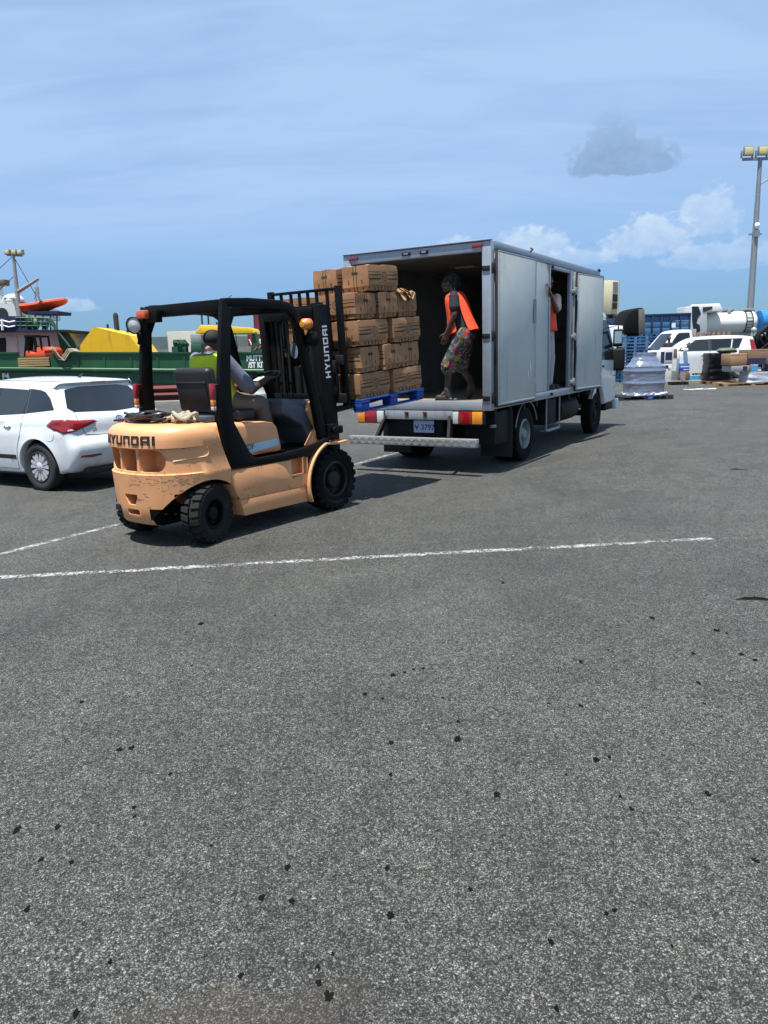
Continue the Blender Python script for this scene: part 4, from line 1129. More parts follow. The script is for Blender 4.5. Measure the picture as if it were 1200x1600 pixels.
def carton_mesh(seed, torn=False):
    """fibreboard carton: bulging faces, lid edge standing proud of the tray, UVs in metres"""
    nx, ny, nz_ = 10, 8, 7; bm = bmesh.new(); uvl = bm.loops.layers.uv.new('UVMap'); rr = random.Random(seed)
    L, W, H = CL, CW_, CH
    def disp(p, n):
        fx, fy, fz = p.x / (L / 2), p.y / (W / 2), (p.z - H / 2) / (H / 2)
        b = (1 - fx * fx) * (1 - fy * fy) if abs(n.z) > .5 else ((1 - fz * fz) * ((1 - fy * fy) if abs(n.x) > .5 else (1 - fx * fx)))
        q = p + n * (.006 * b * (1.0 + .8 * noise.noise(Vector((seed * 3.1, n.x * 5 + n.y * 3, n.z)))))
        q += noise.noise_vector(p * 10 + Vector((seed * 2.3, 0, seed))) * .008
        # lid wall a little outside the tray
        if abs(n.z) < .5 and p.z < .049: q -= n * .007
        # crushed corners
        cr = max(0, abs(fx) + abs(fy) + abs(fz) - 2.55)
        q -= Vector((fx, fy, fz)) * cr * .022 * rr_c[(fx > 0) * 4 + (fy > 0) * 2 + (fz > 0)]
        return q
    rr_c = [rr.random() for _ in range(8)]
    zs = [0, .044, .050] + [.050 + (H - .050) * k / (nz_ - 2) for k in range(1, nz_ - 1)]
    def face(n, e1, e2, a, b, off):
        """grid over one face; a,b lists of coordinates along e1,e2"""
        g_ = []
        for q in b:
            row = []
            for p in a:
                P0 = e1 * p + e2 * q + off
                row.append((bm.verts.new(disp(P0, n)), p, q))
            g_.append(row)
        for i in range(len(b) - 1):
            for j in range(len(a) - 1):
                f = bm.faces.new([g_[i][j][0], g_[i][j + 1][0], g_[i + 1][j + 1][0], g_[i + 1][j][0]])
                k = 0 if abs(n.z) > .5 else (10 if abs(n.y) > .5 else 20)
                for lp, (vv, p, q) in zip(f.loops, (g_[i][j], g_[i][j + 1], g_[i + 1][j + 1], g_[i + 1][j])):
                    lp[uvl].uv = (p * (1 if (n.x - n.y) > 0 or k == 0 else -1) * 1.0 + k, q - (H / 2 if k else 0)); f.smooth = True
    X, Y, Z = Vector((1, 0, 0)), Vector((0, 1, 0)), Vector((0, 0, 1))
    xs = [-L / 2 + L * k / nx for k in range(nx + 1)]; ys = [-W / 2 + W * k / ny for k in range(ny + 1)]
    face(Z, X, Y, xs, ys, Z * H); face(-Z, X, Y, xs, ys, Z * 0)
    face(-Y, X, Z, xs, zs, -Y * W / 2); face(Y, X, Z, xs, zs, Y * W / 2)
    face(-X, Y, Z, ys, zs, -X * L / 2); face(X, Y, Z, ys, zs, X * L / 2)
    bmesh.ops.remove_doubles(bm, verts=bm.verts, dist=.0025)
    bmesh.ops.recalc_face_normals(bm, faces=bm.faces)
    for e in bm.edges: e.smooth = len(e.link_faces) == 2 and e.calc_face_angle(0) < R_(40)
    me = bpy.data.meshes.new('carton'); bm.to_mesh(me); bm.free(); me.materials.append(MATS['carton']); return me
CM = [carton_mesh(k) for k in range(6)]

PLM = FLM @ MT @ Matrix.Translation((.525, 0, .975))      # pallet frame: x away from the mast, y left, z up
pal = empty('blue_pallet', PLM, 'blue painted wooden pallet raised on the forklift forks under the cartons', 'pallet')
PW = 1.20
mb_ = None
for y in (-.53, 0, .53):
    for x in (.07, .60, 1.13):
        mb = MB(); mb.box(x - .07, x + .07, y - .06, y + .06, .018, .098); mb.build('block', 'pallet_blue', pal, bevel=.004)
for y in (-.53, 0, .53):
    mb = MB(); mb.box(0, 1.2, y - .05, y + .05, 0, .0175); mb.build('bottom_board', 'pallet_blue', pal, bevel=.003)
for x in (.07, .60, 1.13):
    mb = MB(); mb.box(x - .07, x + .07, -.60, .60, .0985, .118); mb.build('stringer_board', 'pallet_blue', pal, bevel=.003)
for k in range(7):
    y = -.55 + k * 1.1 / 6; mb = MB(); mb.box(-.0, 1.2, y - .048, y + .048, .1185, .138); mb.build('deck_board', 'pallet_blue', pal, bevel=.003)
rr = random.Random(21); ci = 0
LAY = ['bottom layer', 'second layer', 'third layer', 'fourth layer']
def put_carton(x, y, z, along, label, dx=0, dy=0, yaw=0, roll=0.0):
    global ci
    o = bpy.data.objects.new('carton', CM[ci % 6]); COL.objects.link(o); ci += 1
    o.matrix_world = PLM @ Matrix.Translation((x + dx, y + dy, z)) @ Matrix.Rotation(R_(yaw) + (0 if along == 'x' else R_(90)), 4, 'Z') @ Matrix.Rotation(R_(roll), 4, 'X')
    return tag(o, label, 'carton', 'brown cartons stacked on the blue pallet')
WHERE_A = {(0, 0): 'long side out, at the mast corner', (1, 0): 'long side out, at the truck corner', (0, 1): 'end behind the backrest middle', (0, 2): 'end behind the far backrest post', (1, 1): 'buried in the middle towards the truck', (1, 2): 'on the far side towards the truck'}
WHERE_B = {(0, 0): 'end out, at the mast corner', (1, 0): 'end out, middle of three', (2, 0): 'end out, at the truck corner', (0, 1): 'long side behind the backrest on the far half', (1, 1): 'on the far side, middle', (2, 1): 'on the far side towards the truck'}
for L_ in range(4):
    z = .139 + L_ * .279
    if L_ % 2 == 0:
        for i in range(2):
            for j in range(3):
                put_carton(.30 + i * .602, -.40 + j * .4, z, 'x', 'brown carton in the ' + LAY[L_] + ', ' + WHERE_A[(i, j)], rr.uniform(-.012, .012) + (.012 if L_ == 2 and i == 1 else 0), rr.uniform(-.015, .015) - (.02 if i == 1 and L_ == 2 else 0), rr.uniform(-3, 3))
    else:
        for i in range(3):
            for j in range(2):
                put_carton(.20 + i * .402, -.30 + j * .6, z, 'y', 'brown carton in the ' + LAY[L_] + ', ' + WHERE_B[(i, j)], rr.uniform(-.014, .014), rr.uniform(-.018, .018) + (-.01 if j == 0 and L_ == 1 else 0), rr.uniform(-3.5, 3.5), (2.0 if L_ == 3 and i == 0 and j == 0 else 0))
z = .139 + 4 * .279 + .005
put_carton(.53, -.415, z, 'x', 'brown carton on top of the stack, right one of two with long side showing', 0, 0, 1.5)
put_carton(.52, -.015, z - .002, 'x', 'brown carton on top of the stack, left one against the sky', 0, 0, -2.5)
# torn paper on the open carton at the truck corner of the fourth layer
mb = MB(); pz = .139 + 4 * .279
for i, (x, y, w, h) in enumerate(((.90, -.56, .16, .10), (.98, -.58, .14, .07), (1.07, -.57, .15, .09))):
    P = []
    for k in range(9):
        t = k / 8; P.append([(x + w * (t - .5), y - .03 - .02 * math.sin(3 * t + i), pz - .02 - h * math.sin(math.pi * t) * .9), (x + w * (t - .5) + .01, y + .05, pz + .012 + .02 * math.sin(4 * t + i))])
    for k in range(8): mb.add([P[k][0], P[k + 1][0], P[k + 1][1], P[k][1]], [(0, 1, 2, 3)])
o = mb.build('torn_wrapping', 'card_plain', None, smooth=60, recalc=False); o.matrix_world = PLM
tag(o, 'torn brown paper flapping on the open carton at the top right of the load', 'wrapping paper')
so = o.modifiers.new('s', 'SOLIDIFY'); so.thickness = .002
# ------------------------------------------------------------------ box truck (local: x right, y forward, origin under the middle of the rear sill)
TH = 30.5; _r = Vector((math.cos(R_(TH)), -math.sin(R_(TH)), 0)); _t = Vector((math.sin(R_(TH)), math.cos(R_(TH)), 0))
TO = Vector((1.40, 9.75, 0)) - _r * 1.06
TM = frame(TO.x, TO.y, 0, TH, 'y'); TMI = TM.inverted()
def tp(px, py, Y):
    """truck-local point seen at a pixel, on the plane local y = Y"""
    d = TMI.to_3x3() @ bearing(px, py); c = TMI @ Vector((0, 0, CAMH)); return c + d * ((Y - c.y) / d.y)
tk = empty('box_truck', TM, 'grey white box truck with rear and side doors open, tail towards the forklift', 'truck')
HW, BL, Z0, Z1 = 1.06, 5.14, .85, 2.915
OY0, OY1, OZ0, OZ1 = 2.33, 3.38, .955, 2.80
def part(name, mat, *boxes, bevel=.006, parent=None, smooth=35):
    for b in boxes:
        mb = MB(); mb.box(*b); o = mb.build(name, mat, parent or tk, bevel=bevel, smooth=smooth)
    return o
part('cargo_floor', 'truck_floor', (-HW + .04, HW - .04, .03, BL - .03, .93, .965))
rp_ = part('roof', 'truck_panel', (-HW + .02, HW - .02, .04, BL - .01, 2.86, 2.925), bevel=.01)
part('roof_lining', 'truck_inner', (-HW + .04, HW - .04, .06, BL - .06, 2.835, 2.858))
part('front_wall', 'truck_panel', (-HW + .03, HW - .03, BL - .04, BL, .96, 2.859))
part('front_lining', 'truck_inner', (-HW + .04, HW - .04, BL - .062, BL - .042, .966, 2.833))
part('side_wall', 'truck_panel', (-HW, -HW + .03, .06, BL, .97, 2.83))
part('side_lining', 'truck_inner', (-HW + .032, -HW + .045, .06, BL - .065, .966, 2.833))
part('side_wall', 'truck_panel', (HW - .03, HW, .06, OY0 - .03, .97, 2.83))
part('side_wall', 'truck_panel', (HW - .03, HW, OY1 + .12, BL, .97, 2.83))
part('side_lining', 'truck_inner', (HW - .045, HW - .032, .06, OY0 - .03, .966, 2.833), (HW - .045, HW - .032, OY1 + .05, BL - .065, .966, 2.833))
# aluminium rails and door frame
part('roof_rail', 'truck_alu', (HW - .035, HW + .022, .10, BL, 2.832, 2.935), bevel=.012)
part('roof_rail', 'truck_alu', (-HW - .022, -HW + .035, .10, BL, 2.832, 2.935), bevel=.012)
part('base_rail', 'truck_alu', (HW - .03, HW + .012, .10, BL, .85, .968), bevel=.008)
part('base_rail', 'truck_alu', (-HW - .012, -HW + .03, .10, BL, .85, .968), bevel=.008)
part('side_door_frame', 'truck_alu', (HW - .04, HW + .018, OY0 - .032, OY0 + .02, .97, 2.83), (HW - .04, HW + .018, OY1 - .02, OY1 + .06, .97, 2.83), (HW - .04, HW + .014, OY0 + .02, OY1 - .02, 2.77, 2.83), (HW - .04, HW + .016, OY1 + .06, OY1 + .12, .97, 2.83), bevel=.008)
part('side_joint', 'truck_alu', (HW, HW + .006, 1.50, 1.515, .97, 2.83), bevel=0)
part('corner_post', 'truck_alu', (HW - .10, HW + .024, -.01, .10, .84, 2.93), bevel=.012)
part('corner_post', 'truck_alu', (-HW - .024, -HW + .10, -.01, .10, .84, 2.93), bevel=.012)
part('rear_header', 'truck_alu', (-HW + .10, HW - .10, -.006, .10, 2.80, 2.925), bevel=.01)
hd = part('header_lip', 'truck_alu', (-HW - .02, HW + .02, -.03, .06, 2.926, 2.944), bevel=.006)
part('rear_sill', 'truck_sill', (-HW + .10, HW - .10, -.012, .10, .845, .965), bevel=.006)
part('sill_skirt', 'truck_sill', (-HW + .36, HW - .52, -.008, .03, .715, .843), bevel=.006)
part('sill_plate', 'truck_floor', (-HW + .10, HW - .10, .012, .028, .9665, .972), bevel=.001)
for x in (-.15, .13):
    mb = MB(); mb.box(x - .03, x + .03, -.030, -.013, .80, .825); mb.box(x - .018, x + .018, -.022, -.0125, .775, .80); mb.build('latch_keeper', 'rust', tk, bevel=.004)
    mb = MB(); mb.box(x - .022, x - .010, -.0135, -.0125 + .0005, .735, .775); mb.box(x + .004, x + .018, -.0135, -.012, .745, .775); pieces(mb, 'rust_run', 'rust', tk)
for x in (-.92, .90): part('marker_lamp', 'lamp_red', (x - .07, x + .07, -.022, -.0065, 2.855, 2.895), bevel=.005)
for x in (-.10, .16):
    mb = MB(); mb.box(x - .06, x + .06, -.02, -.0065, 2.845, 2.885, 0); mb.box(x - .035, x + .035, -.026, -.021, 2.852, 2.878, 1); mb.build('header_latch', ['chassis_black', 'galvanised'], tk, bevel=.004)
part('ceiling_lamp', 'lamp_white', (-.15, .15, 1.6, 1.8, 2.81, 2.834), bevel=.006)
# drain hook on the roof edge
mb = MB(); mb.tube([(HW + .02, 1.42, 2.92), (HW + .06, 1.42, 2.95), (HW + .03, 1.40, 2.965)], .012, 6); mb.tube([(HW, 5.05, 2.93), (HW + .04, 5.06, 2.955)], .03, 7); pieces(mb, 'roof_hook', 'chassis_black', tk)

def door(name, M, w, z0, z1, label=None, vent=False):
    """door leaf in its own frame: x from hinge to free edge, y thickness outward"""
    mb = MB(); mb.box(.0, w, .0, .035, z0, z1, 0, M)
    d = mb.build(name, 'truck_door', tk, bevel=.008)
    if label: d['label'] = label
    mb = MB()
    e = .022
    for b in ((0, w, z0 - .004, z0 + e), (0, w, z1 - e, z1 + .004), (-.004, e, z0 + e, z1 - e), (w - e, w + .004, z0 + e, z1 - e)):
        mb.box(b[0], b[1], .012, .042, b[2], b[3], 0, M)
    mb.build('edge_trim', 'truck_alu', d, bevel=.004)
    mb = MB(); e2 = .01
    for b in ((-.014, w + .016, z0 - .024, z0 - .006), (-.014, w + .016, z1 + .006, z1 + .020), (w + .006, w + .020, z0 - .006, z1 + .006), (-.022, -.006, z0 - .006, z1 + .006)):
        mb.box(b[0], b[1], -.006, .026, b[2], b[3], 0, M)
    mb.build('gasket', 'truck_rubber', d, bevel=.003)
    return d
# rear right leaf folded flat along the side (swung on the corner post)
MD = Matrix.Translation((HW + .040, .115, 0)) @ Matrix.Rotation(R_(90 - 1.2), 4, 'Z') @ Matrix.Scale(-1, 4, (0, 1, 0))
dr = door('rear_door', MD, 1.33, .905, 2.815, 'open rear door leaf folded flat along the truck side')
part('door_sticker', 'galvanised', (1.22, 1.325, .0425, .0445, 1.96, 2.28), bevel=0).matrix_local = MD
mb = MB()
for x, z, L in ((.08, 2.70, .08), (.18, 2.62, .05), (1.25, 2.66, .04), (1.10, 1.30, .14), (1.02, 1.22, .10), (1.28, 1.12, .08), (.06, 1.06, .04), (1.2, 1.75, .05)):
    mb.box(x, x + .006 + L * .12, .0432, .0440, z, z + L)
o = tag(mb.build('paint_chip', 'decal_white', dr), kind='stuff'); o.matrix_local = MD
MDL = Matrix.Translation((-HW - .040, .115, 0)) @ Matrix.Rotation(R_(90 + 1.2), 4, 'Z')
door('rear_door', MDL, 1.0, .905, 2.815, 'open rear door leaf folded along the far side')
for z in (2.60, 1.78, 1.00):
    for s_ in (1, -1):
        mb = MB(); x = s_ * (HW + .024)
        mb.box(min(x, x + s_ * .018), max(x, x + s_ * .018), .0, .13, z - .045, z + .045, 0)
        mb.tube([(x + s_ * .012, .02, z - .065), (x + s_ * .012, .02, z + .065)], .016, 8); mb.box(s_ * (HW - .06) - .03, s_ * (HW - .06) + .03 + .04 * s_, -.026, -.0105, z - .03, z + .03)
        mb.build('hinge', 'steel_dark' if s_ > 0 else 'galvanised', tk, bevel=.004)
# side door swung forward
P0 = Vector((HW + .05, 3.56, 0)); MS_ = Matrix.Translation(P0) @ Matrix.Rotation(R_(90 - 7.6), 4, 'Z') @ Matrix.Scale(-1, 4, (0, 1, 0))
sd = door('side_door', MS_, 1.06, .915, 2.785, 'open side door swung forward against the truck')
mb = MB(); mb.tube([(HW + .045, 3.47, 1.0), (HW + .045, 3.47, 2.70)], .016, 8)
for z in (2.50, 1.78, 1.05):
    mb.box(HW + .014, HW + .075, 3.40, 3.56, z - .03, z + .03); mb.box(HW + .05, HW + .085, 3.44, 3.50, z - .06, z + .06)
mb.build('side_door_hinge', 'galvanised', tk, bevel=.005)
mb = MB()
for y, z in ((2.42, 2.80), (2.46, .91)): mb.box(HW + .012, HW + .03, y - .04, y + .04, z - .02, z + .02)
pieces(mb, 'door_holdback', 'chassis_black', tk, bevel=.004)

# rivets along the panel edges
mb = MB()
for y in [.20 + .16 * k for k in range(31)]:
    if OY0 - .1 < y < OY1 + .2: continue
    for z in (2.80, 1.0): mb.ball((HW + .001, y, z), .006, 6, 4)
    mb.ball((HW + .013, y, .91), .007, 6, 4)
tag(mb.build('rivet', 'galvanised', tk), kind='stuff')
mb = MB()
for k in range(14):
    for x in (.035, 1.295): mb.ball((x, .0435, 1.0 + k * .13), .006, 6, 4)
o = tag(mb.build('rivet', 'galvanised', dr), kind='stuff'); o.matrix_local = MD
mb = MB()
for k in range(14):
    for x in (.035, 1.025): mb.ball((x, .0435, 1.0 + k * .13), .006, 6, 4)
o = tag(mb.build('rivet', 'galvanised', sd), kind='stuff'); o.matrix_local = MS_
# running gear
part('chassis_rail', 'chassis_black', (-.42, -.34, .35, 6.4, .55, .75)); part('chassis_rail', 'chassis_black', (.34, .42, .35, 6.4, .55, .75))
mb = MB()
for y in [.3 + .55 * k for k in range(9)]: mb.box(-1.02, 1.02, y - .035, y + .035, .755, .85)
pieces(mb, 'cross_bearer', 'chassis_black', tk)
part('under_box', 'chassis_black', (-.33, .33, .45, .55, .40, .84), (-.30, .30, 1.0, 1.05, .35, .7))
mb = MB(); mb.disc((0, 1.47, .40), 'x', .085, .085, (-.75, .75)); mb.ball((0, 1.47, .40), (.2, .2, .2)); mb.disc((0, 5.42, .38), 'x', .06, .06, (-.75, .75)); pieces(mb, 'axle', 'chassis_black', tk)
for s_ in (1, -1):
    RW = .39
    wheel(tk, (s_ * .92, 1.47, RW), RW, .20, .215, 'truckrear', s_, 0, ('rubber', 'galvanised'), axis='x')
    wheel(tk, (s_ * .69, 1.47, RW), RW, .20, .215, 'truckrear', s_, 0, ('rubber', 'galvanised'), axis='x')
    wheel(tk, (s_ * .90, 5.42, RW), RW, .20, .215, 'truck', s_, 0, ('rubber', 'chassis_black'), axis='x')
    # mud guards and flaps
    pts = [(1.47 + .47 * math.cos(R_(a)), .40 + .47 * math.sin(R_(a))) for a in range(20, 172, 10)]
    mb = MB(); rings = [[(s_ * .60, y, z), (s_ * 1.03, y, z), (s_ * 1.03, y * 1.0, z + .018), (s_ * .60, y, z + .018)] for y, z in pts]
    mb.loft(rings); mb.build('mudguard', 'chassis_black', tk)
    mb = MB(); mb.tube([(s_ * 1.03, 1.47 + .47 * math.cos(R_(a)), .40 + .47 * math.sin(R_(a))) for a in range(20, 165, 8)], .009, 6); mb.build('mudguard_rod', 'galvanised', tk)
    part('mud_flap', 'rubber_clean', (s_ * .80 - .24, s_ * .80 + .24, .86, .872, .13, .80), bevel=.004)
# side equipment on the near side: battery box, tank, ladder
part('battery_box', 'chassis_black', (.62, 1.0, 2.45, 2.95, .42, .82), bevel=.02)
mb = MB(); mb.disc((.76, 0, .58), 'y', .22, .22, (3.35, 4.35)); mb.build('fuel_tank', 'chassis_black', tk, bevel=.015)
mb = MB()
for y in (2.36, 3.02): mb.tube([(1.03, y, .85), (1.03, y, .34)], .014, 6)
mb.tube([(1.03, 2.36, .345), (1.03, 3.02, .345)], .02, 6); mb.box(.92, 1.05, 2.36, 3.02, .325, .34); pieces(mb, 'side_step', 'galvanised', tk)
part('tool_box', 'chassis_black', (.55, 1.0, .32, .84, .36, .80), bevel=.01)
# rear underrun bumper in treadplate
mb = MB(); mb.box(-.96, .97, -.235, -.145, .385, .495)
bp = mb.build('rear_bumper', 'checker_alu', tk, bevel=.006)
mb = MB()
for i in range(33):
    for j in range(2):
        x = -.93 + i * .0588; z = .415 + j * .05; a = 45 if (i + j) % 2 else -45
        T = Matrix.Translation((x, -.235, z)) @ Matrix.Rotation(R_(a), 4, 'Y'); mb.box(-.026, .026, -.005, .002, -.009, .009, 0, T)
for i in range(33):
    x = -.93 + i * .0588; T = Matrix.Translation((x, -.19, .495)) @ Matrix.Rotation(R_(45 if i % 2 else -45), 4, 'Z'); mb.box(-.02, .02, -.0065, .0065, -.002, .003, 0, T)
tag(mb.build('tread_lug', 'checker_alu', bp), kind='stuff')
for s_ in (-1, 1):
    mb = MB(); mb.tube([(s_ * .55, -.16, .46), (s_ * .48, .05, .80)], 0, flat=(.07, .04, (1, 0, 0))); mb.build('bumper_bracket', 'chassis_black', tk)
part('plate_panel', 'chassis_black', (-.50, .36, .06, .10, .34, .71))
pl = part('number_plate', 'plate', (-.075, .235, .040, .048, .535, .70), bevel=.004); pl.location.y = -.0
mb = text_mesh('V 3797', .105, .0008, Matrix.Translation((.095, .0388, .605)) @ Matrix.Rotation(R_(90), 4, 'X'), .002, 1.0); mb.build('plate_characters', 'plate_ink', pl, smooth=0)
mb = text_mesh('PV', .05, .0008, Matrix.Translation((-.04, .0388, .605)) @ Matrix.Rotation(R_(90), 4, 'X'), .0005, .8); mb.build('plate_prefix', 'plate_ink', pl, smooth=0)
for s_ in (-1, 1):
    xs = (-.93, -.50) if s_ < 0 else (.55, .97)
    h = part('tail_lamp_cluster', 'chassis_black', (xs[0] - .012, xs[1] + .012, -.01, .05, .655, .838), bevel=.006)
    w = (xs[1] - xs[0]); segs = [('lamp_amber', .30), ('lamp_red', .44), ('lamp_white', .26)] if s_ < 0 else [('lamp_white', .20), ('lamp_red', .45), ('lamp_amber', .35)]
    x = xs[0]
    for m_, k in segs:
        ln = part('lens', m_, (x + .003, x + w * k - .003, -.045, -.0105, .668, .828), bevel=.008, parent=h); x += w * k
part('exhaust_pipe', 'galvanised', (.98, 1.03, .20, .30, .60, .64))

# cab
def cabw(x, z):
    w = 1.03
    if z > 1.35: w -= (z - 1.35) * .16
    if x < 5.6: w -= 0.0
    return w - max(0, x - 6.62) ** 2 * .5
E_ = .03
CAB = [(5.27, .78, 0.990, E_, 0), (5.27, 1.4, 0.990, E_, 0), (5.29, 2.15, 0.860, .05, 0), (5.42, 2.25, 0.840, .06, 0), (5.9, 2.30, 0.840, .06, 0), (6.350, 2.27, 0.830, .06, 0), (6.450, 2.20, 0.840, .06, 0), (6.830, 1.42, 0.920, .07, 0), (6.890, 1.30, 0.920, .08, 0), (6.960, .95, 0.910, .09, 0), (6.970, .62, 0.900, .09, 0), (6.910, .52, 0.920, .05, 0),
       (5.96, .50, .9, E_, 1)] + [(a, b, .93, .02, 1) for a, b in arc(5.42, .40, .50, 12, 150, 14)] + [(5.0 + .02, .72, .93, .02, 1), (5.20, .78, .93, .02, 1)]
cab_mb = shell(CAB, cabw, .10, .03)
for p in cab_mb.v: p.x, p.y = p.y, p.x
cb = cab_mb.build('cab', ['cab_white', 'chassis_black'], tk, weld=.0006, smooth=40)
bb = bvh_of(cb)
for s_ in (1, -1):
    d = (-s_, 0, 0)
    patch(bb, [(s_, 5.62, 1.36), (s_, 5.62, 2.10), (s_, 6.310, 2.12), (s_, 6.410, 2.04), (s_, 6.710, 1.46), (s_, 6.670, 1.34)], d, .004, .1).build('cab_window', 'glass_cab', cb)
    mb = MB(); seam(bb, [(s_, 5.58, .80), (s_, 5.58, 2.15), (s_, 6.330, 2.16), (s_, 6.750, 1.42), (s_, 6.710, .78)], d, .0025, mb); mb.build('door_seam', 'car_seam', cb)
    patch(bb, [(s_, 6.350, 2.17), (s_, 6.420, 2.17), (s_, 6.800, 1.44), (s_, 6.730, 1.38)], d, .005, .1).build('pillar_trim', 'chassis_black', cb)
    patch(bb, [(s_, 5.66, 1.22), (s_, 5.66, 1.26), (s_, 5.80, 1.26), (s_, 5.80, 1.22)], d, .012, .05, .002).build('door_handle', 'chassis_black', cb)
    patch(bb, [(s_, 6.690, .92), (s_, 6.690, 1.0), (s_, 6.790, 1.0), (s_, 6.790, .92)], d, .012, .05, .002).build('side_indicator', 'lamp_redorange', cb)
patch(bb, [(-.74, 7.2, 1.44), (-.70, 7.070, 2.04), (.70, 7.070, 2.04), (.74, 7.070, 1.44)], (0, -1, 0), .004, .1).build('windscreen', 'glass_dark', cb)
mb = MB(); mb.box(-1.04, 1.04, 6.850, 7.050, .34, .56); mb.build('front_bumper', 'cab_white', tk, bevel=.04, seg=3)
mb = MB(); mb.box(.70, .99, 6.170, 6.750, .36, .498); mb.box(-.99, -.70, 6.170, 6.750, .36, .498); pieces(mb, 'cab_step', 'chassis_black', tk, bevel=.02)
for s_ in (1, -1):
    M_ = Matrix.Translation((s_ * 1.09, 6.60, 0)) @ Matrix.Rotation(R_(s_ * 14), 4, 'Z')
    mb = MB(); mb.tube([(s_ * .9, 6.50, 1.98), M_ @ Vector((0, 0, 2.0)), M_ @ Vector((0, 0, 1.05)), (s_ * .93, 6.55, 1.0)], .014, 7); arm = mb.build('mirror_arm', 'chassis_black', tk)
    mb = MB(); mb.box(-.095, .085, -.03, .04, 1.60, 1.94, 0, M_); mr = mb.build('mirror', 'chassis_black', tk, bevel=.03, seg=3)
    mb = MB(); mb.box(-.068, .068, -.034, -.031, 1.665, 1.895, 0, M_); mb.build('mirror_face', 'mirror_glass', mr)
    mb = MB(); mb.box(-.13, .14, -.04, .07, 1.13, 1.57, 0, M_); mb.build('mirror', 'chassis_black', tk, bevel=.045, seg=3)
# ------------------------------------------------------------------ people
def floral():
    m = bpy.data.materials.new('floral'); m.use_nodes = True; nt = m.node_tree; nt.nodes.clear(); g = G(nt)
    b = g.new('ShaderNodeBsdfPrincipled'); o = g.new('ShaderNodeOutputMaterial'); nt.links.new(b.outputs[0], o.inputs[0])
    co = g.coord('Object'); warp = g.noise(co, 9, 3)
    c2 = g.comb(*[q + (warp - .5) * .12 for q in g.xyz(co)])
    r1, r2, r3 = g.xyz(g.voro(c2, 26, 'F1', 1)); q1, q2, q3 = g.xyz(g.voro(c2, 38, 'F1', 1))
    c = g.mix(r2, (.012, .014, .022), (.05, .06, .09))
    c = g.mix(q1.gt(.74), c, (.16, .18, .22))
    c = g.mix(r1.gt(.88), c, rgb((160, 40, 38)))
    c = g.mix(r3.gt(.93), c, rgb((150, 140, 34)))
    c = g.mix(q2.gt(.88), c, rgb((58, 92, 44)))
    c = g.mix(q3.gt(.92), c, rgb((170, 96, 66)))
    g.link(c, b.inputs['Base Color']); b.inputs['Roughness'].default_value = .9
    g.link(g.bump(g.noise(co, 14, 3), .3, .012), b.inputs['Normal']); MATS['floral'] = m
floral()
def ringpts(c, A, B, a, b, n=20, lo=0, hi=360, ex=1.0):
    full = hi - lo >= 359.9
    out = []
    for k in range(n):
        t = R_(lo + (hi - lo) * k / (n if full else n - 1)); ct, st = math.cos(t), math.sin(t)
        out.append(c + A * (a * math.copysign(abs(ct) ** ex, ct)) + B * (b * math.copysign(abs(st) ** ex, st)))
    return out
def torso(mb, P, S, A, prof, lo=0, hi=360, n=20, ofs=None):
    """rings from pelvis P to neck base S; A is the sideways direction; prof: (t, half width, half depth)"""
    P, S, A = Vector(P), Vector(S), Vector(A).normalized(); d = (S - P); B = A.cross(d.normalized()).normalized()
    rings = [ringpts(P + d * t + (B * (ofs(t) if ofs else 0)), A, B, w, h, n, lo, hi) for t, w, h in prof]
    if hi - lo >= 359.9: mb.loft(rings)
    else:
        for k in range(len(rings) - 1):
            for i in range(n - 1): mb.add([rings[k][i], rings[k][i + 1], rings[k + 1][i + 1], rings[k + 1][i]], [(0, 1, 2, 3)])
    return mb
def limb(mb, pts, radii):
    for i in range(len(pts) - 1): mb.cap(pts[i], radii[i], pts[i + 1], radii[i + 1])
def hand(mb, W, d, nrm, thumb, curl=30, k=1.0):
    W = Vector(W); d = Vector(d).normalized(); nrm = Vector(nrm); nrm = (nrm - d * nrm.dot(d)).normalized(); s = d.cross(nrm) * thumb
    for o in (-.026, -.009, .009, .026): mb.cap(W + s * o * .7 * k, .015 * k, W + d * .088 * k + s * o * k, .0135 * k, 8)
    for o, L in ((.031, .066), (.0105, .076), (-.0105, .071), (-.031, .056)):
        p = W + d * .092 * k + s * o * k; a = R_(curl * .55); dirv = d * math.cos(a) + nrm * math.sin(a)
        q = p + dirv * L * .55 * k; a2 = R_(curl * 1.5); dv2 = d * math.cos(a2) + nrm * math.sin(a2)
        mb.cap(p, .0105 * k, q, .0095 * k, 8); mb.cap(q, .0095 * k, q + dv2 * L * .5 * k, .0078 * k, 8)
    p = W + d * .030 * k + s * .034 * k; q = p + (d * .62 + s * .62 + nrm * .25).normalized() * .042 * k
    mb.cap(p, .015 * k, q, .0115 * k, 8); mb.cap(q, .0115 * k, q + (d * .85 + s * .1 + nrm * .4).normalized() * .032 * k, .009 * k, 8)
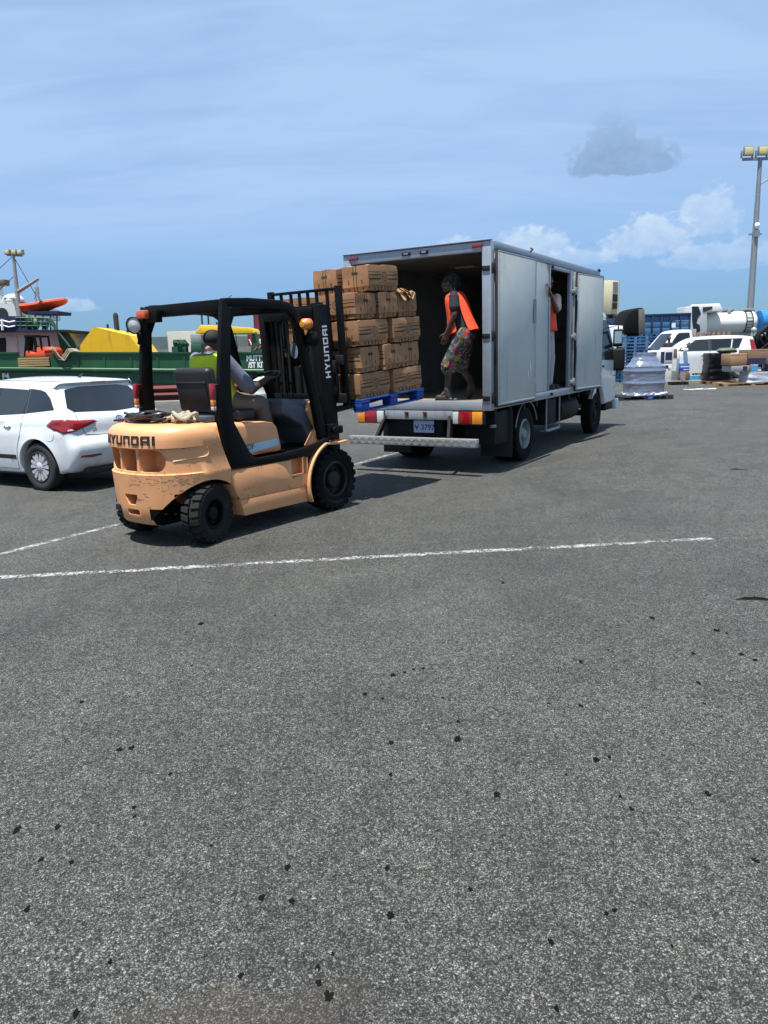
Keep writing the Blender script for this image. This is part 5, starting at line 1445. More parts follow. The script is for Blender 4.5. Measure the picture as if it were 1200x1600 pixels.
def head(mb, c, face, up, k=1.0):
    """skull, jaw, brow, nose, lips, ears; c is the middle of the head"""
    f = Vector(face).normalized(); u = Vector(up); u = (u - f * u.dot(f)).normalized(); s = u.cross(f); c = Vector(c)
    M = Matrix((f, s, u)).transposed()
    mb.ball(c + u * .022 * k - f * .010 * k, (.098 * k, .077 * k, .095 * k), 20, 14, 0, M)
    mb.ball(c - u * .050 * k + f * .022 * k, (.066 * k, .057 * k, .062 * k), 16, 10, 0, M)
    mb.ball(c - u * .088 * k + f * .055 * k, (.026 * k, .028 * k, .022 * k), 12, 8, 0, M)
    mb.ball(c + f * .072 * k + u * .020 * k, (.022 * k, .058 * k, .015 * k), 12, 8, 0, M)
    mb.cap(c + f * .084 * k + u * .008 * k, .010 * k, c + f * .104 * k - u * .026 * k, .014 * k, 8)
    mb.ball(c + f * .094 * k - u * .030 * k, (.012 * k, .020 * k, .010 * k), 10, 6, 0, M)
    mb.ball(c + f * .082 * k - u * .056 * k, (.014 * k, .026 * k, .011 * k), 10, 6, 0, M)
    for q in (-1, 1): mb.ball(c + s * q * .079 * k - f * .012 * k - u * .005 * k, (.020 * k, .009 * k, .032 * k), 10, 8, 0, M)
    return f, s, u
def eyes(root, c, f, s, u, inv, k=1.0):
    for q in (-1, 1):
        mb = MB(); mb.ball(Vector(c) + f * .079 * k + s * q * .031 * k + u * .004 * k, .0125 * k, 10, 8)
        mb.xf(inv); mb.build('eye', 'eye_white', root)
def shellpart(mb, name, mat, root, inv, th=.006, sm=70):
    mb.xf(inv); o = mb.build(name, mat, root, weld=.0006, smooth=sm, recalc=False)
    q = o.modifiers.new('s', 'SOLIDIFY'); q.thickness = th; q.offset = 1
    b = o.modifiers.new('b', 'SUBSURF'); b.levels = 1; b.render_levels = 1
    return o

# --- worker standing in the open tail of the truck, striding to the left
Yc = .20
def q(cx, cy, Y): return tp(640 + cx / 6.96, 410 + cy / 6.96, Y)
ft_ = q(400, 1480, .14); ft_.z = .966
root = empty('person', TM @ Matrix.Translation(ft_), 'person in an orange vest, dark tee and flowered shorts striding in the truck tail', 'person')
inv = Matrix.Translation(-ft_)
neck = q(478, 320, Yc); pel = q(600, 770, Yc); hc = q(432, 232, Yc - .01)
shN = q(482, 365, .03); elN = q(492, 560, -.01); wrN = q(402, 770, .0)
shF = q(478, 365, .38); elF = q(505, 560, .42); wrF = q(430, 760, .38)
hipN = q(585, 800, .11); knN = q(432, 1130, .12); anN = q(410, 1400, .13)
hipF = q(600, 800, .30); knF = q(560, 1120, .36); anF = q(665, 1300, .42)
A = Vector((0, 1, 0))
b = MB(); f, s_, u = head(b, hc, (-1, -.05, .02), (.12, 0, 1))
limb(b, [hc - Vector((0, 0, .05)) + Vector((.02, 0, 0)), neck], [.052, .058])
torso(b, pel, neck, A, [(-.06, .13, .10), (.1, .155, .115), (.4, .145, .105), (.72, .165, .115), (.92, .14, .085), (1.0, .07, .06)])
limb(b, [shN, elN, wrN], [.050, .042, .027]); hand(b, wrN, q(368, 880, .0) - wrN, (-.4, .9, 0), -1, 28)
limb(b, [shF, elF, wrF], [.050, .042, .027]); hand(b, wrF, (-.3, 0, -1), (-.4, -.9, 0), 1, 30)
limb(b, [hipN, knN, anN], [.085, .058, .038]); limb(b, [hipF, knF, anF], [.085, .058, .038])
limb(b, [anN, Vector((anN.x - .10, anN.y - .01, 1.0))], [.038, .03]); limb(b, [anF, anF + Vector((-.03, .0, -.12))], [.036, .03])
b.xf(inv); blob(b, 'body', 'skin_dark', root, .006, 3)
eyes(root, hc, f, s_, u, inv)
hb = MB(); M = Matrix((f, s_, u)).transposed()
hb.ball(hc + u * .040 - f * .022, (.100, .086, .088), 18, 12, 0, M)
rr = random.Random(4)
for k in range(22):
    a = rr.uniform(-1.3, 1.3); p0 = hc - f * (.06 + .03 * rr.random()) + s_ * math.sin(a) * .07 + u * rr.uniform(-.01, .10)
    p1 = p0 - f * rr.uniform(.02, .08) + u * rr.uniform(-.08, .01) + s_ * rr.uniform(-.03, .03); p2 = p1 - u * rr.uniform(.03, .08) + s_ * rr.uniform(-.02, .02)
    hb.tube([p0, p1, p2], [.016, .017, .011], 6)
hb.ball(hc - f * .095 - u * .02, (.055, .075, .075), 14, 10, 0, M)
hb.xf(inv); hb.build('hair', 'hair_black', root)
cb_ = MB(); cb_.ball(hc - f * .005 + u * .022, (.106, .090, .030), 24, 10, 0, M); cb_.xf(inv); cb_.build('headband', 'tee_dark', root)
gl = MB(); 
for sg in (-1, 1): gl.ball(hc + f * .088 + s_ * sg * .034 + u * .012, (.010, .030, .018), 14, 8, 0, M)
gl.tube([hc + f * .088 + s_ * .06 + u * .014, hc + s_ * .083 + u * .012], .004, 6); gl.tube([hc + f * .088 - s_ * .06 + u * .014, hc - s_ * .083 + u * .012], .004, 6)
gl.xf(inv); gl.build('glasses', 'glass_dark', root)
b = MB(); torso(b, pel, neck, A, [(-.02, .155, .125), (.15, .165, .128), (.4, .158, .12), (.72, .18, .13), (.9, .165, .10), (.98, .085, .07)])
limb(b, [shN, shN.lerp(elN, .66)], [.066, .072]); limb(b, [shF, shF.lerp(elF, .66)], [.066, .072]); b.xf(inv); blob(b, 'tee_shirt', 'tee_dark', root, .009, 3)
b = MB(); kn_ = .82
limb(b, [hipN, hipN.lerp(knN, .5), hipN.lerp(knN, 1.02)], [.125, .118, .118]); limb(b, [hipF, hipF.lerp(knF, .5), hipF.lerp(knF, .98)], [.125, .115, .112])
torso(b, pel, neck, A, [(-.16, .14, .12), (-.02, .165, .135), (.10, .165, .13)]); b.xf(inv); blob(b, 'shorts', 'floral', root, .009, 4)
b = MB()
for an, k in ((anN, 0), (anF, 1)):
    if k == 0:
        b.cap((an.x + .035, an.y, .966 + .04), .044, (an.x - .13, an.y - .01, .966 + .036), .038); b.cap((an.x + .02, an.y, .966 + .05), .052, (an.x + .008, an.y, .966 + .15), .054); b.box(an.x - .17, an.x + .08, an.y - .045, an.y + .042, .966, .990)
        b.xf(inv); blob(b, 'boot', 'boot', root, .008, 2); b = MB()
    else:
        b.cap(an + Vector((.03, 0, -.05)), .045, an + Vector((-.03, .0, -.20)), .040); b.cap(an + Vector((.01, 0, -.02)), .052, an + Vector((-.012, 0, .06)), .054)
b.xf(inv); blob(b, 'boot', 'boot', root, .008, 2)
fl_w = lambda t: .0
v = MB(); torso(v, pel, neck, A, [(-.02, .185, .20), (.12, .185, .182), (.4, .18, .160), (.72, .185, .155), (.9, .175, .12), (.97, .11, .09)], 45, 142, 16)
v2 = MB(); torso(v2, pel, neck, A, [(.02, .215, .235), (.22, .205, .20), (.45, .185, .165), (.72, .19, .150), (.9, .175, .12), (.97, .11, .09)], 182, 345, 20)
v.v += []; b0 = len(v.v); v.v += v2.v; v.f += [tuple(i + b0 for i in ff) for ff in v2.f]; v.m += v2.m
for p in v.v: p += noise.noise_vector(p * 9) * .012
shellpart(v, 'vest', 'vest_orange', root, inv)

# --- worker half hidden at the side door, one arm up on the jamb
def qx(cx, cy, X):
    px, py = 740 + cx / 4.323, 360 + cy / 4.323
    d = TMI.to_3x3() @ bearing(px, py); c = TMI @ Vector((0, 0, CAMH)); return c + d * ((X - c.x) / d.x)
XB = HW - .20
base = qx(528, 1060, XB); base.z = .966
root = empty('person', TM @ Matrix.Translation((XB, 2.30, .966)), 'person in beige shirt and orange vest gripping the jamb of the truck side door', 'person')
inv = Matrix.Translation((-XB, -2.30, -.966))
sh = qx(562, 455, XB + .04); cxb = sh.y - .385
neck = Vector((XB, cxb + .02, sh.z + .06)); pel = Vector((XB - .02, cxb + .0, .966 + .90)); A = Vector((0, 1, 0))
hc = Vector((XB + .02, cxb - .02, neck.z + .16))
el_ = qx(560, 545, HW - .04); wr = qx(517, 425, HW + .035); hd_ = Vector((HW + .02, OY0 - .03, wr.z + .06))
sh2 = Vector((XB, cxb - .19, sh.z)); el2 = sh2 + Vector((.03, -.08, -.28)); wr2 = el2 + Vector((.08, .02, -.24))
b = MB(); f, s_, u = head(b, hc, (.8, -.6, 0), (0, 0, 1))
limb(b, [hc - Vector((0, 0, .06)), neck], [.052, .058])
torso(b, pel, neck, A, [(-.06, .145, .10), (.1, .165, .115), (.4, .155, .105), (.72, .175, .115), (.92, .15, .085), (1.0, .07, .06)])
limb(b, [sh, el_, wr], [.052, .043, .028]); hand(b, wr, Vector((.02, -.45, .9)), (-.9, -.4, 0), 1, 35)
limb(b, [sh2, el2, wr2], [.052, .043, .028]); hand(b, wr2, (0, 0, -1), (1, 0, 0), 1, 25)
for yy in (-.10, .10):
    hp = pel + Vector((0, yy, -.02)); kn = Vector((XB + .03, cxb + yy, .966 + .48)); an = Vector((XB, cxb + yy * 1.1, .966 + .09))
    limb(b, [hp, kn, an], [.09, .06, .04]); limb(b, [an - Vector((.03, 0, .05)), an + Vector((.15, 0, -.06))], [.04, .03])
b.xf(inv); blob(b, 'body', 'skin_dark', root, .007, 3); eyes(root, hc, f, s_, u, inv)
hb = MB(); hb.ball(hc + u * .035 - f * .02, (.100, .084, .088), 18, 12, 0, Matrix((f, s_, u)).transposed()); hb.xf(inv); hb.build('hair', 'hair_black', root)
b = MB(); torso(b, pel, neck, A, [(-.12, .17, .128), (.1, .175, .13), (.4, .168, .12), (.72, .19, .13), (.92, .17, .10), (.99, .085, .07)])
limb(b, [sh, sh.lerp(el_, .75)], [.070, .078]); limb(b, [sh2, sh2.lerp(el2, .75)], [.07, .078]); b.xf(inv); blob(b, 'shirt', 'tee_beige', root, .009, 3)
b = MB()
for yy in (-.10, .10):
    hp = pel + Vector((0, yy * .9, .0)); kn = Vector((XB + .03, cxb + yy, .966 + .48)); an = Vector((XB, cxb + yy * 1.1, .966 + .07)); limb(b, [hp, kn, an], [.115, .085, .075])
torso(b, pel, neck, A, [(-.14, .16, .12), (.08, .165, .12)]); b.xf(inv); blob(b, 'trousers', 'trouser_grey', root, .009, 3)
b = MB()
for yy in (-.11, .11):
    b = MB(); b.cap((XB - .05, cxb + yy, 1.008), .045, (XB + .15, cxb + yy, 1.002), .04); b.box(XB - .09, XB + .19, cxb + yy - .045, cxb + yy + .045, .966, .984)
    b.xf(inv); blob(b, 'boot', 'boot', root, .009, 2)
v = MB(); torso(v, pel, neck, A, [(.02, .235, .19), (.2, .215, .175), (.45, .19, .15), (.72, .20, .148), (.9, .165, .12), (.97, .10, .09)], 200, 520, 26)
for p in v.v: p += noise.noise_vector(p * 9) * .012
shellpart(v, 'vest', 'vest_orange', root, inv)

# --- forklift driver, seated
root = empty('person', FLM @ Matrix.Translation((-.98, 0, 1.125)), 'person in a yellow vest, grey shirt and black cap driving the forklift', 'person')
inv = Matrix.Translation((.98, 0, -1.125))
pel = Vector((-1.00, .02, 1.21)); neck = Vector((-1.065, 0, 1.675)); hc = Vector((-.985, .0, 1.745)); A = Vector((0, 1, 0))
b = MB(); f, s_, u = head(b, hc, (1, .12, -.06), (.08, 0, 1))
limb(b, [hc - Vector((.015, 0, .06)), neck], [.054, .06])
torso(b, pel, neck, A, [(-.12, .15, .12), (.1, .17, .14), (.4, .165, .135), (.72, .185, .125), (.92, .16, .09), (1.0, .07, .06)])
for sg in (-1, 1):
    sh = Vector((-1.05, sg * .19, 1.605)); el_ = Vector((-.83, sg * .30, 1.30)) if sg < 0 else Vector((-.74, sg * .27, 1.40)); wr = Vector((-.50, sg * .185, 1.395)) if sg < 0 else Vector((-.47, .16, 1.46))
    limb(b, [sh, el_, wr], [.052, .043, .029]); hand(b, wr, Vector((1, -sg * .15, .10 if sg < 0 else -.02)), (.1, 0, -1), -sg if sg < 0 else -sg, 55)
    hp = Vector((-.96, sg * .11, 1.20)); kn = Vector((-.60, sg * .17, 1.15)); an = Vector((-.50, sg * .17, .80)); limb(b, [hp, kn, an], [.09, .062, .04]); limb(b, [an, an + Vector((.14, 0, -.06))], [.04, .03])
b.xf(inv); blob(b, 'body', 'skin_deep', root, .006, 3); eyes(root, hc, f, s_, u, inv)
M = Matrix((f, s_, u)).transposed()
hb = MB(); hb.ball(hc + u * .045 - f * .014, (.106, .088, .085), 20, 12, 0, M)
br = [hc + f * (.075 + .075 * math.cos(R_(a))) + s_ * .075 * math.sin(R_(a)) + u * (.052 - .018 * math.cos(R_(a))) for a in range(-90, 91, 15)]
hb.add([p + u * .004 for p in br] + [p - u * .004 for p in br], [tuple(range(len(br))), tuple(range(2 * len(br) - 1, len(br) - 1, -1))] + [(i, i + 1, len(br) + i + 1, len(br) + i) for i in range(len(br) - 1)])
hb.xf(inv); hb.build('cap', 'hair_black', root)
b = MB(); torso(b, pel, neck, A, [(-.08, .185, .15), (.15, .19, .16), (.4, .18, .15), (.72, .197, .14), (.92, .175, .105), (.99, .09, .075)])
for sg in (-1, 1):
    sh = Vector((-1.05, sg * .19, 1.605)); el_ = Vector((-.83, sg * .30, 1.30)) if sg < 0 else Vector((-.74, sg * .27, 1.40)); limb(b, [sh, sh.lerp(el_, .85)], [.072, .078])
b.xf(inv); blob(b, 'shirt', 'tee_grey', root, .009, 3)
b = MB()
for sg in (-1, 1):
    hp = Vector((-.96, sg * .11, 1.20)); kn = Vector((-.60, sg * .17, 1.15)); an = Vector((-.50, sg * .17, .82)); limb(b, [hp, kn, an], [.108, .088, .075])
b.xf(inv); blob(b, 'trousers', 'trouser_tan', root, .009, 3)
b = MB()
for sg in (-1, 1):
    b = MB(); b.cap((-.52, sg * .17, .745), .045, (-.34, sg * .17, .74), .04); b.xf(inv); blob(b, 'boot', 'boot', root, .009, 2)
prof = [(-.10, .225, .21), (.15, .22, .195), (.4, .21, .178), (.72, .245, .165), (.88, .24, .135), (.95, .19, .115), (.985, .11, .095)]
v = MB(); torso(v, pel, neck, A, prof, 0, 180, 20); v2 = MB(); torso(v2, pel, neck, A, prof, 180, 360, 20)
n0 = len(v.v); v.v += v2.v; v.f += [tuple(i + n0 for i in ff) for ff in v2.f]; v.m += v2.m
for p in v.v: p += noise.noise_vector(p * 9) * .008
for i, ff in enumerate(v.f):
    z = sum(v.v[k].z for k in ff) / len(ff); v.m[i] = 1 if z > 1.635 else 0
shellpart(v, 'vest', ['vest_yellow', 'vest_green'], root, inv)
# ------------------------------------------------------------------ cars
def hatchback():
    """small white hatchback: x forward from the tail, y left, z up"""
    def wf(x, z):
        w = .852 - .06 * max(0, (.9 - x) / .9) ** 2 - .10 * max(0, (x - 3.0) / 1.05) ** 2
        if z < .62: w -= .05 * ((.62 - z) / .42) ** 2
        zb = .90 + .05 * max(0, (1.6 - x) / 1.6)
        if z > .74: w -= .022 * min(1, (z - .74) / .1)
        if z > zb: w -= (z - zb) * .47 + .014
        # flare round the arches
        for cx in (.69, 3.26):
            r = math.hypot(x - cx, (z - .31)); w += .016 * max(0, 1 - abs(r - .37) / .10)
        return w
    A0, A1 = .69, 3.26
    C = [(.16, .24, .70, .07, 0), (.04, .34, .70, .10, 0), (.0, .47, .70, .14, 0), (.0, .58, .70, .15, 0), (.05, .66, .70, .13, 0), (.085, .70, .70, .10, 0), (.10, .86, .66, .11, 0), (.15, .955, .64, .10, 0), (.20, 1.0, .63, .09, 0), (.48, 1.31, .47, .09, 0), (.45, 1.345, .47, .06, 0), (.44, 1.368, .46, .05, 0), (.52, 1.378, .45, .08, 0), (1.15, 1.408, .45, .10, 0), (1.75, 1.415, .45, .10, 0), (2.2, 1.380, .46, .10, 0), (2.45, 1.36, .52, .09, 0), (3.02, 1.0, .62, .09, 0), (3.2, .955, .62, .10, 0), (3.7, .86, .60, .12, 0), (3.92, .72, .60, .14, 0), (4.02, .56, .60, .15, 0), (4.0, .36, .62, .12, 0), (3.86, .22, .66, .07, 0), (3.66, .21, .74, .04, 1)]
    C += [(x, z, .76, .018, 1) for x, z in arc(A1, .31, .352, -15, 195, 22)]
    C += [(2.85, .20, .74, .04, 1), (1.1, .20, .74, .04, 1)]
    C += [(x, z, .76, .018, 1) for x, z in arc(A0, .31, .352, -15, 195, 22)]
    C += [(.28, .24, .70, .05, 1)]
    C = C[::-1]
    return shell(C, wf, .06, .028, 12, 6)
CR = gp(66, 767); CHD = -59.5
ct = Vector((math.sin(R_(CHD)), math.cos(R_(CHD)), 0)); clft = Vector((-ct.y, ct.x, 0))
co_ = CR - ct * .69 - clft * (.855 - .02)
CMX = frame(co_.x, co_.y, 0, CHD, 'x')
car = empty('hatchback_car', CMX, 'white hatchback car parked tail towards us at the left edge', 'car')
bd = hatchback().build('car_body', ['car_white', 'car_black'], car, weld=.0006, smooth=30)
B = bvh_of(bd)
L, RR = (0, -1, 0), (0, 1, 0)
for s_ in (1, -1):
    d = (0, -s_, 0); y = s_
    patch(B, [(1.62, y, .955), (1.62, y, 1.31), (2.15, y, 1.30), (2.42, y, 1.26), (2.86, y, .985), (2.84, y, .95)], d, .003, .07).build('front_window', 'glass_tint', car)
    patch(B, [(.95, y, .985), (.98, y, 1.285), (1.55, y, 1.31), (1.55, y, .958)], d, .003, .07).build('rear_window', 'glass_tint', car)
    patch(B, [(.37, y, 1.035), (.50, y, 1.18), (.62, y, 1.255), (.72, y, 1.28), (.93, y, 1.298), (.90, y, .99)], d, .003, .06).build('quarter_window', 'glass_dark', car)
    patch(B, [(1.555, y, .957), (1.555, y, 1.311), (1.615, y, 1.312), (1.615, y, .955)], d, .0035, .06).build('pillar_trim', 'car_black', car)
    patch(B, [(.945, y, .985), (.975, y, 1.298), (.935, y, 1.292), (.905, y, .985)], d, .0035, .06).build('pillar_trim', 'car_black', car)
    mb = MB()
    seam(B, [(.93, y, .97), (.99, y, .72), (1.07, y, .55), (1.12, y, .27)], d, .0045, mb); seam(B, [(1.585, y, .95), (1.60, y, .27)], d, .0045, mb); seam(B, [(2.80, y, .94), (2.82, y, .6), (2.75, y, .27)], d, .0045, mb); seam(B, [(1.12, y, .27), (2.75, y, .27)], d, .0045, mb)
    mb.build('door_seam', 'car_seam', car)
    patch(B, [(1.12, y, .40), (1.12, y, .455), (2.62, y, .455), (2.62, y, .40)], d, .010, .07, .001).build('side_strip', 'car_black', car)
    for x in (1.16, 1.95):
        patch(B, [(x, y, .815), (x + .015, y, .845), (x + .17, y, .845), (x + .185, y, .82), (x + .16, y, .805), (x + .03, y, .803)], d, .026, .03, .002).build('door_handle', 'car_white', car)
    # lamps wrap the corner
    e = (1, -s_ * .55, 0)
    lamp = [(.42, s_ * .845, .850), (.30, s_ * .84, .915), (.16, s_ * .78, .925), (.12, s_ * .62, .900), (.10, s_ * .40, .893), (.10, s_ * .34, .868), (.11, s_ * .56, .800), (.13, s_ * .68, .765), (.20, s_ * .79, .745), (.31, s_ * .84, .79)]
    tl = patch(B, lamp, e, .014, .025, .001).build('tail_lamp', 'lamp_red', car, smooth=60)
    patch(B, [(.16, s_ * .76, .80), (.125, s_ * .66, .795), (.135, s_ * .70, .778), (.19, s_ * .79, .768)], e, .016, .02, .013).build('reversing_lens', 'lamp_white', tl)
    patch(B, [(.02, s_ * .72, .445), (.02, s_ * .70, .470), (.0, s_ * .42, .468), (.0, s_ * .40, .445), (.0, s_ * .55, .430)], e, .008, .03, .001).build('reflector', 'lamp_red', car)
    patch(B, [(3.5, s_ * .8, .80), (3.70, s_ * .75, .82), (3.92, s_ * .62, .70), (3.9, s_ * .60, .62), (3.6, s_ * .8, .68)], (-1, -s_ * .6, 0), .01, .04, .001).build('headlamp', 'lamp_white', car)
    mb = MB(); mb.box(2.58, 2.72, min(s_ * .86, s_ * 1.0), max(s_ * .86, s_ * 1.0), .96, 1.09); mb.tube([(2.70, s_ * .80, .97), (2.66, s_ * .88, .99)], .02); mb.build('door_mirror', 'car_white', car, bevel=.03, seg=3)
patch(B, [(.2, .60, 1.00), (.26, .655, 1.05), (.44, .52, 1.275), (.44, .30, 1.305), (.44, -.30, 1.305), (.44, -.52, 1.275), (.26, -.655, 1.05), (.2, -.60, 1.00), (.2, 0, .975)], (1, 0, 0), .003, .05).build('rear_screen', 'glass_dark', car)
patch(B, [(.1, -.12, 1.348), (.1, .12, 1.348), (.1, .12, 1.362), (.1, -.12, 1.362)], (1, 0, 0), .006, .05, .001).build('brake_light', 'lamp_red', car)
mb = MB(); e = (1, 0, 0)
seam(B, [(.1, .60, 1.02), (.1, .62, .90), (.1, .56, .72), (.1, .40, .70), (.1, -.40, .70), (.1, -.56, .72), (.1, -.62, .90), (.1, -.60, 1.02)], e, .0045, mb); mb.build('hatch_seam', 'car_seam', car)
mb = MB()
c0 = Vector((.1, 0, .885))
pts = [onto(B, c0 + Vector((0, .055 * math.cos(R_(a)), .030 * math.sin(R_(a)))), e, .004) for a in range(0, 360, 18)]; mb.tube(pts, .005, 6, 0, True)
for x0, x1 in ((-.020, -.028), (.028, .020)): mb.tube([onto(B, c0 + Vector((0, x0, -.02)), e, .004), onto(B, c0 + Vector((0, x1, .02)), e, .004)], .004, 6)
mb.tube([onto(B, c0 + Vector((0, -.022, -.004)), e, .004), onto(B, c0 + Vector((0, .022, .004)), e, .004)], .004, 6)
mb.build('emblem', 'lamp_chrome', car)
tm = text_mesh('i20', .06, .001); tm.v = [onto(B, (0.1, .42 - p.x, .775 + p.y), e, .002 + p.z) for p in tm.v]; tm.build('model_badge', 'lamp_chrome', car, smooth=0)
patch(B, [(0, -.27, .50), (0, .27, .50), (0, .24, .62), (0, -.24, .62)], e, .002, .06).build('plate_recess', 'wheel_silver', car)
mb = MB(); mb.box(.02, .3, -.62, .62, .22, .30); mb.build('rear_diffuser', 'car_black', car, bevel=.02)
mb = MB(); mb.tube([(.80, -.0, 1.405), (.74, 0, 1.455), (.70, 0, 1.468)], [.02, .012, .006], 8); mb.build('aerial_fin', 'car_black', car)
mb = MB(); seam(B, [(.5, .50, 1.3), (.9, .53, 1.4), (1.7, .53, 1.45), (2.3, .52, 1.36)], (0, 0, -1), .006, mb); seam(B, [(.5, -.50, 1.3), (.9, -.53, 1.4), (1.7, -.53, 1.45), (2.3, -.52, 1.36)], (0, 0, -1), .006, mb); mb.build('roof_ditch', 'car_seam', car)
patch(B, [(.42 + .085 * math.cos(R_(a)), .9, .735 + .085 * math.sin(R_(a))) for a in range(0, 360, 20)], L, .0015, .05).build('fuel_flap', 'car_white', car)
mb = MB(); seam(B, [(.42 + .085 * math.cos(R_(a)), .9, .735 + .085 * math.sin(R_(a))) for a in range(0, 361, 20)], L, .0025, mb, .05, .001); mb.build('flap_seam', 'wheel_silver', car)
patch(B, [(2.48, .48, 1.33), (2.48, -.48, 1.33), (2.98, -.58, 1.02), (2.98, .58, 1.02)], (-.7, 0, -1), .003, .08).build('windscreen', 'glass_tint', car)
for s_ in (1, -1):
    wheel(car, (.69, s_ * .75, .31), .31, .185, .195, 'car', s_, 0, ('rubber_clean', 'wheel_silver')); wheel(car, (3.26, s_ * .75, .31), .31, .185, .195, 'car', s_, 0, ('rubber_clean', 'wheel_silver'))
mb = MB(); mb.box(.35, 3.7, -.66, .66, .16, .30); mb.build('underbody', 'car_black', car)
# ------------------------------------------------------------------ vessel alongside the quay and what lies beyond it
HYs = 30.2
def hp(px, py, Y=HYs): p = ap(px, py, Y); return p.x, p.z
bg0 = empty('cargo_vessel', Matrix.Translation((0, 0, 0)), 'low green cargo vessel with red lower hull moored behind the forklift', 'ship')
X0, X1 = -26.0, -1.2
def zt(x):      # sheer of the bulwark
    px = 600 + x / HYs * 1190; return hp(px, 552)[1]
def zb(x):
    px = 600 + x / HYs * 1190; return hp(px, 590 + 8 * max(0, min(1.6, px / 225)))[1]
xa = hp(28, 552)[0]; xb = hp(78, 552)[0]; xc = hp(84, 552)[0]; xd = hp(91, 563)[0]; xe = hp(104, 563)[0]; xf_ = hp(110, 552)[0]
top = [(X0, zt(X0))]
top += [(xa, zt(xa)), (xa + .01, hp(28, 557)[1]), (xb, hp(78, 557)[1]), (xb + .01, zt(xb)), (xc, zt(xc)), (xd, hp(91, 563)[1]), (xe, hp(104, 563)[1]), (xf_, zt(xf_))]
top += [(x, zt(x)) for x in [xf_ + (X1 - xf_) * k / 8 for k in range(1, 9)]]
bot = [(x, zb(x)) for x in [X1, -4, -7, -10, -13, -16, -20, X0]]
mb = MB(); mb.prism(top + bot, 'y', HYs, HYs + .12); hull = mb.build('bulwark', 'hull_green', bg0, smooth=0)
mb = MB(); rail = [(x, zt(x)) for x in [xf_ + (X1 - xf_) * k / 10 for k in range(11)]]
mb.tube([(x, HYs + .05, z + .03) for x, z in rail], 0, flat=(.22, .06, (0, 0, 1))); mb.tube([(x, HYs + .05, zt(x) + .03) for x in (X0, -22, -19, xa)], 0, flat=(.22, .06, (0, 0, 1)))
mb.tube([(xc, HYs - .01, zt(xc)), (xd, HYs - .01, hp(91, 563)[1]), (xe, HYs - .01, hp(104, 563)[1]), (xf_, HYs - .01, zt(xf_))], .05, 8)
pieces(mb, 'cap_rail', 'hull_green', bg0, smooth=0)
def zr(x):
    px = 600 + x / HYs * 1190; return hp(px, 576 + 2.2 * max(0, min(1.6, px / 225)))[1]
mb = MB(); mb.tube([(x, HYs - .06, zr(x)) for x in [X0 + (X1 - X0) * k / 12 for k in range(13)]], 0, flat=(.20, .16, (0, 0, 1))); mb.build('rubbing_strake', 'hull_green', bg0, bevel=.05, smooth=50)
mb = MB()
for k in range(24):
    x = X0 + .7 + k * 1.04
    if xa - .1 < x < xf_ + .1: continue
    mb.box(x - .03, x + .03, HYs - .03, HYs - .001, zr(x) + .12, zt(x) - .1)
pieces(mb, 'bulwark_rib', 'hull_green', bg0)
mb = MB(); lo = [(x, zb(x) - .01) for x in [X0, -20, -16, -13, -10, -7, -4, X1]]
mb.prism(lo + [(X1, -1.4), (X0, -1.4)], 'y', HYs + .02, HYs + 9); mb.build('lower_hull', 'hull_red', bg0, smooth=0)
mb = MB()
for py in (608, 618):
    mb.tube([(x, HYs - .05, hp(220, py)[1]) for x in (X0, -14, X1)], .11, 8)
pieces(mb, 'fender_pipe', 'hull_red', bg0)
mb = MB(); mb.box(X0, X1, HYs + .12, HYs + 9, .55, .75); mb.build('deck', 'deck_green', bg0)
tw, th_ = .0, .0
for txt, px, py, h in (('MUTTYS PRIDE', 385, 560.5, .30), ('/ST KITTS', 388, 571, .30)):
    x, z = hp(px, py); mb = text_mesh(txt, h, .004, Matrix.Translation((x, HYs - .006, z)) @ Matrix.Rotation(R_(90), 4, 'X'), .012, .72, 'LEFT'); mb.build('name_lettering', 'decal_white', hull, smooth=0)
x, z = hp(9, 588); mb = text_mesh('F4', .28, .004, Matrix.Translation((x, HYs - .006, z)) @ Matrix.Rotation(R_(90), 4, 'X'), .012); mb.build('draught_mark', 'decal_white', hull, smooth=0)
mb = MB(); xw, zw = hp(30, 574); xw2, zw2 = hp(77, 558)
for k in range(4):
    z0 = zw + (zw2 - zw) * k / 4; mb = MB(); mb.box(xw, xw2, HYs - .06, HYs - .002, z0 + .008, z0 + (zw2 - zw) / 4 - .004); mb.build('timber_plank', 'timber', bg0, bevel=.006)
# lines hanging in the gap
mb = MB()
for o in (0, 3, 6):
    mb.tube([(hp(a + o, b)[0], HYs - .12 - o * .02, hp(a, b + o * .6)[1]) for a, b in ((82, 541), (90, 553), (98, 560), (103, 553), (107, 546), (114, 545), (123, 546))], .022, 7)
pieces(mb, 'hanging_pipe', 'pipe_beige', bg0)

def slab(name, mat, poly, Y, Y2, parent=bg0, bevel=0.0, Yp=None):
    mb = MB(); mb.prism([hp(a, b, Yp or Y) for a, b in poly], 'y', Y, Y2); return mb.build(name, mat, parent, bevel=bevel, smooth=30)
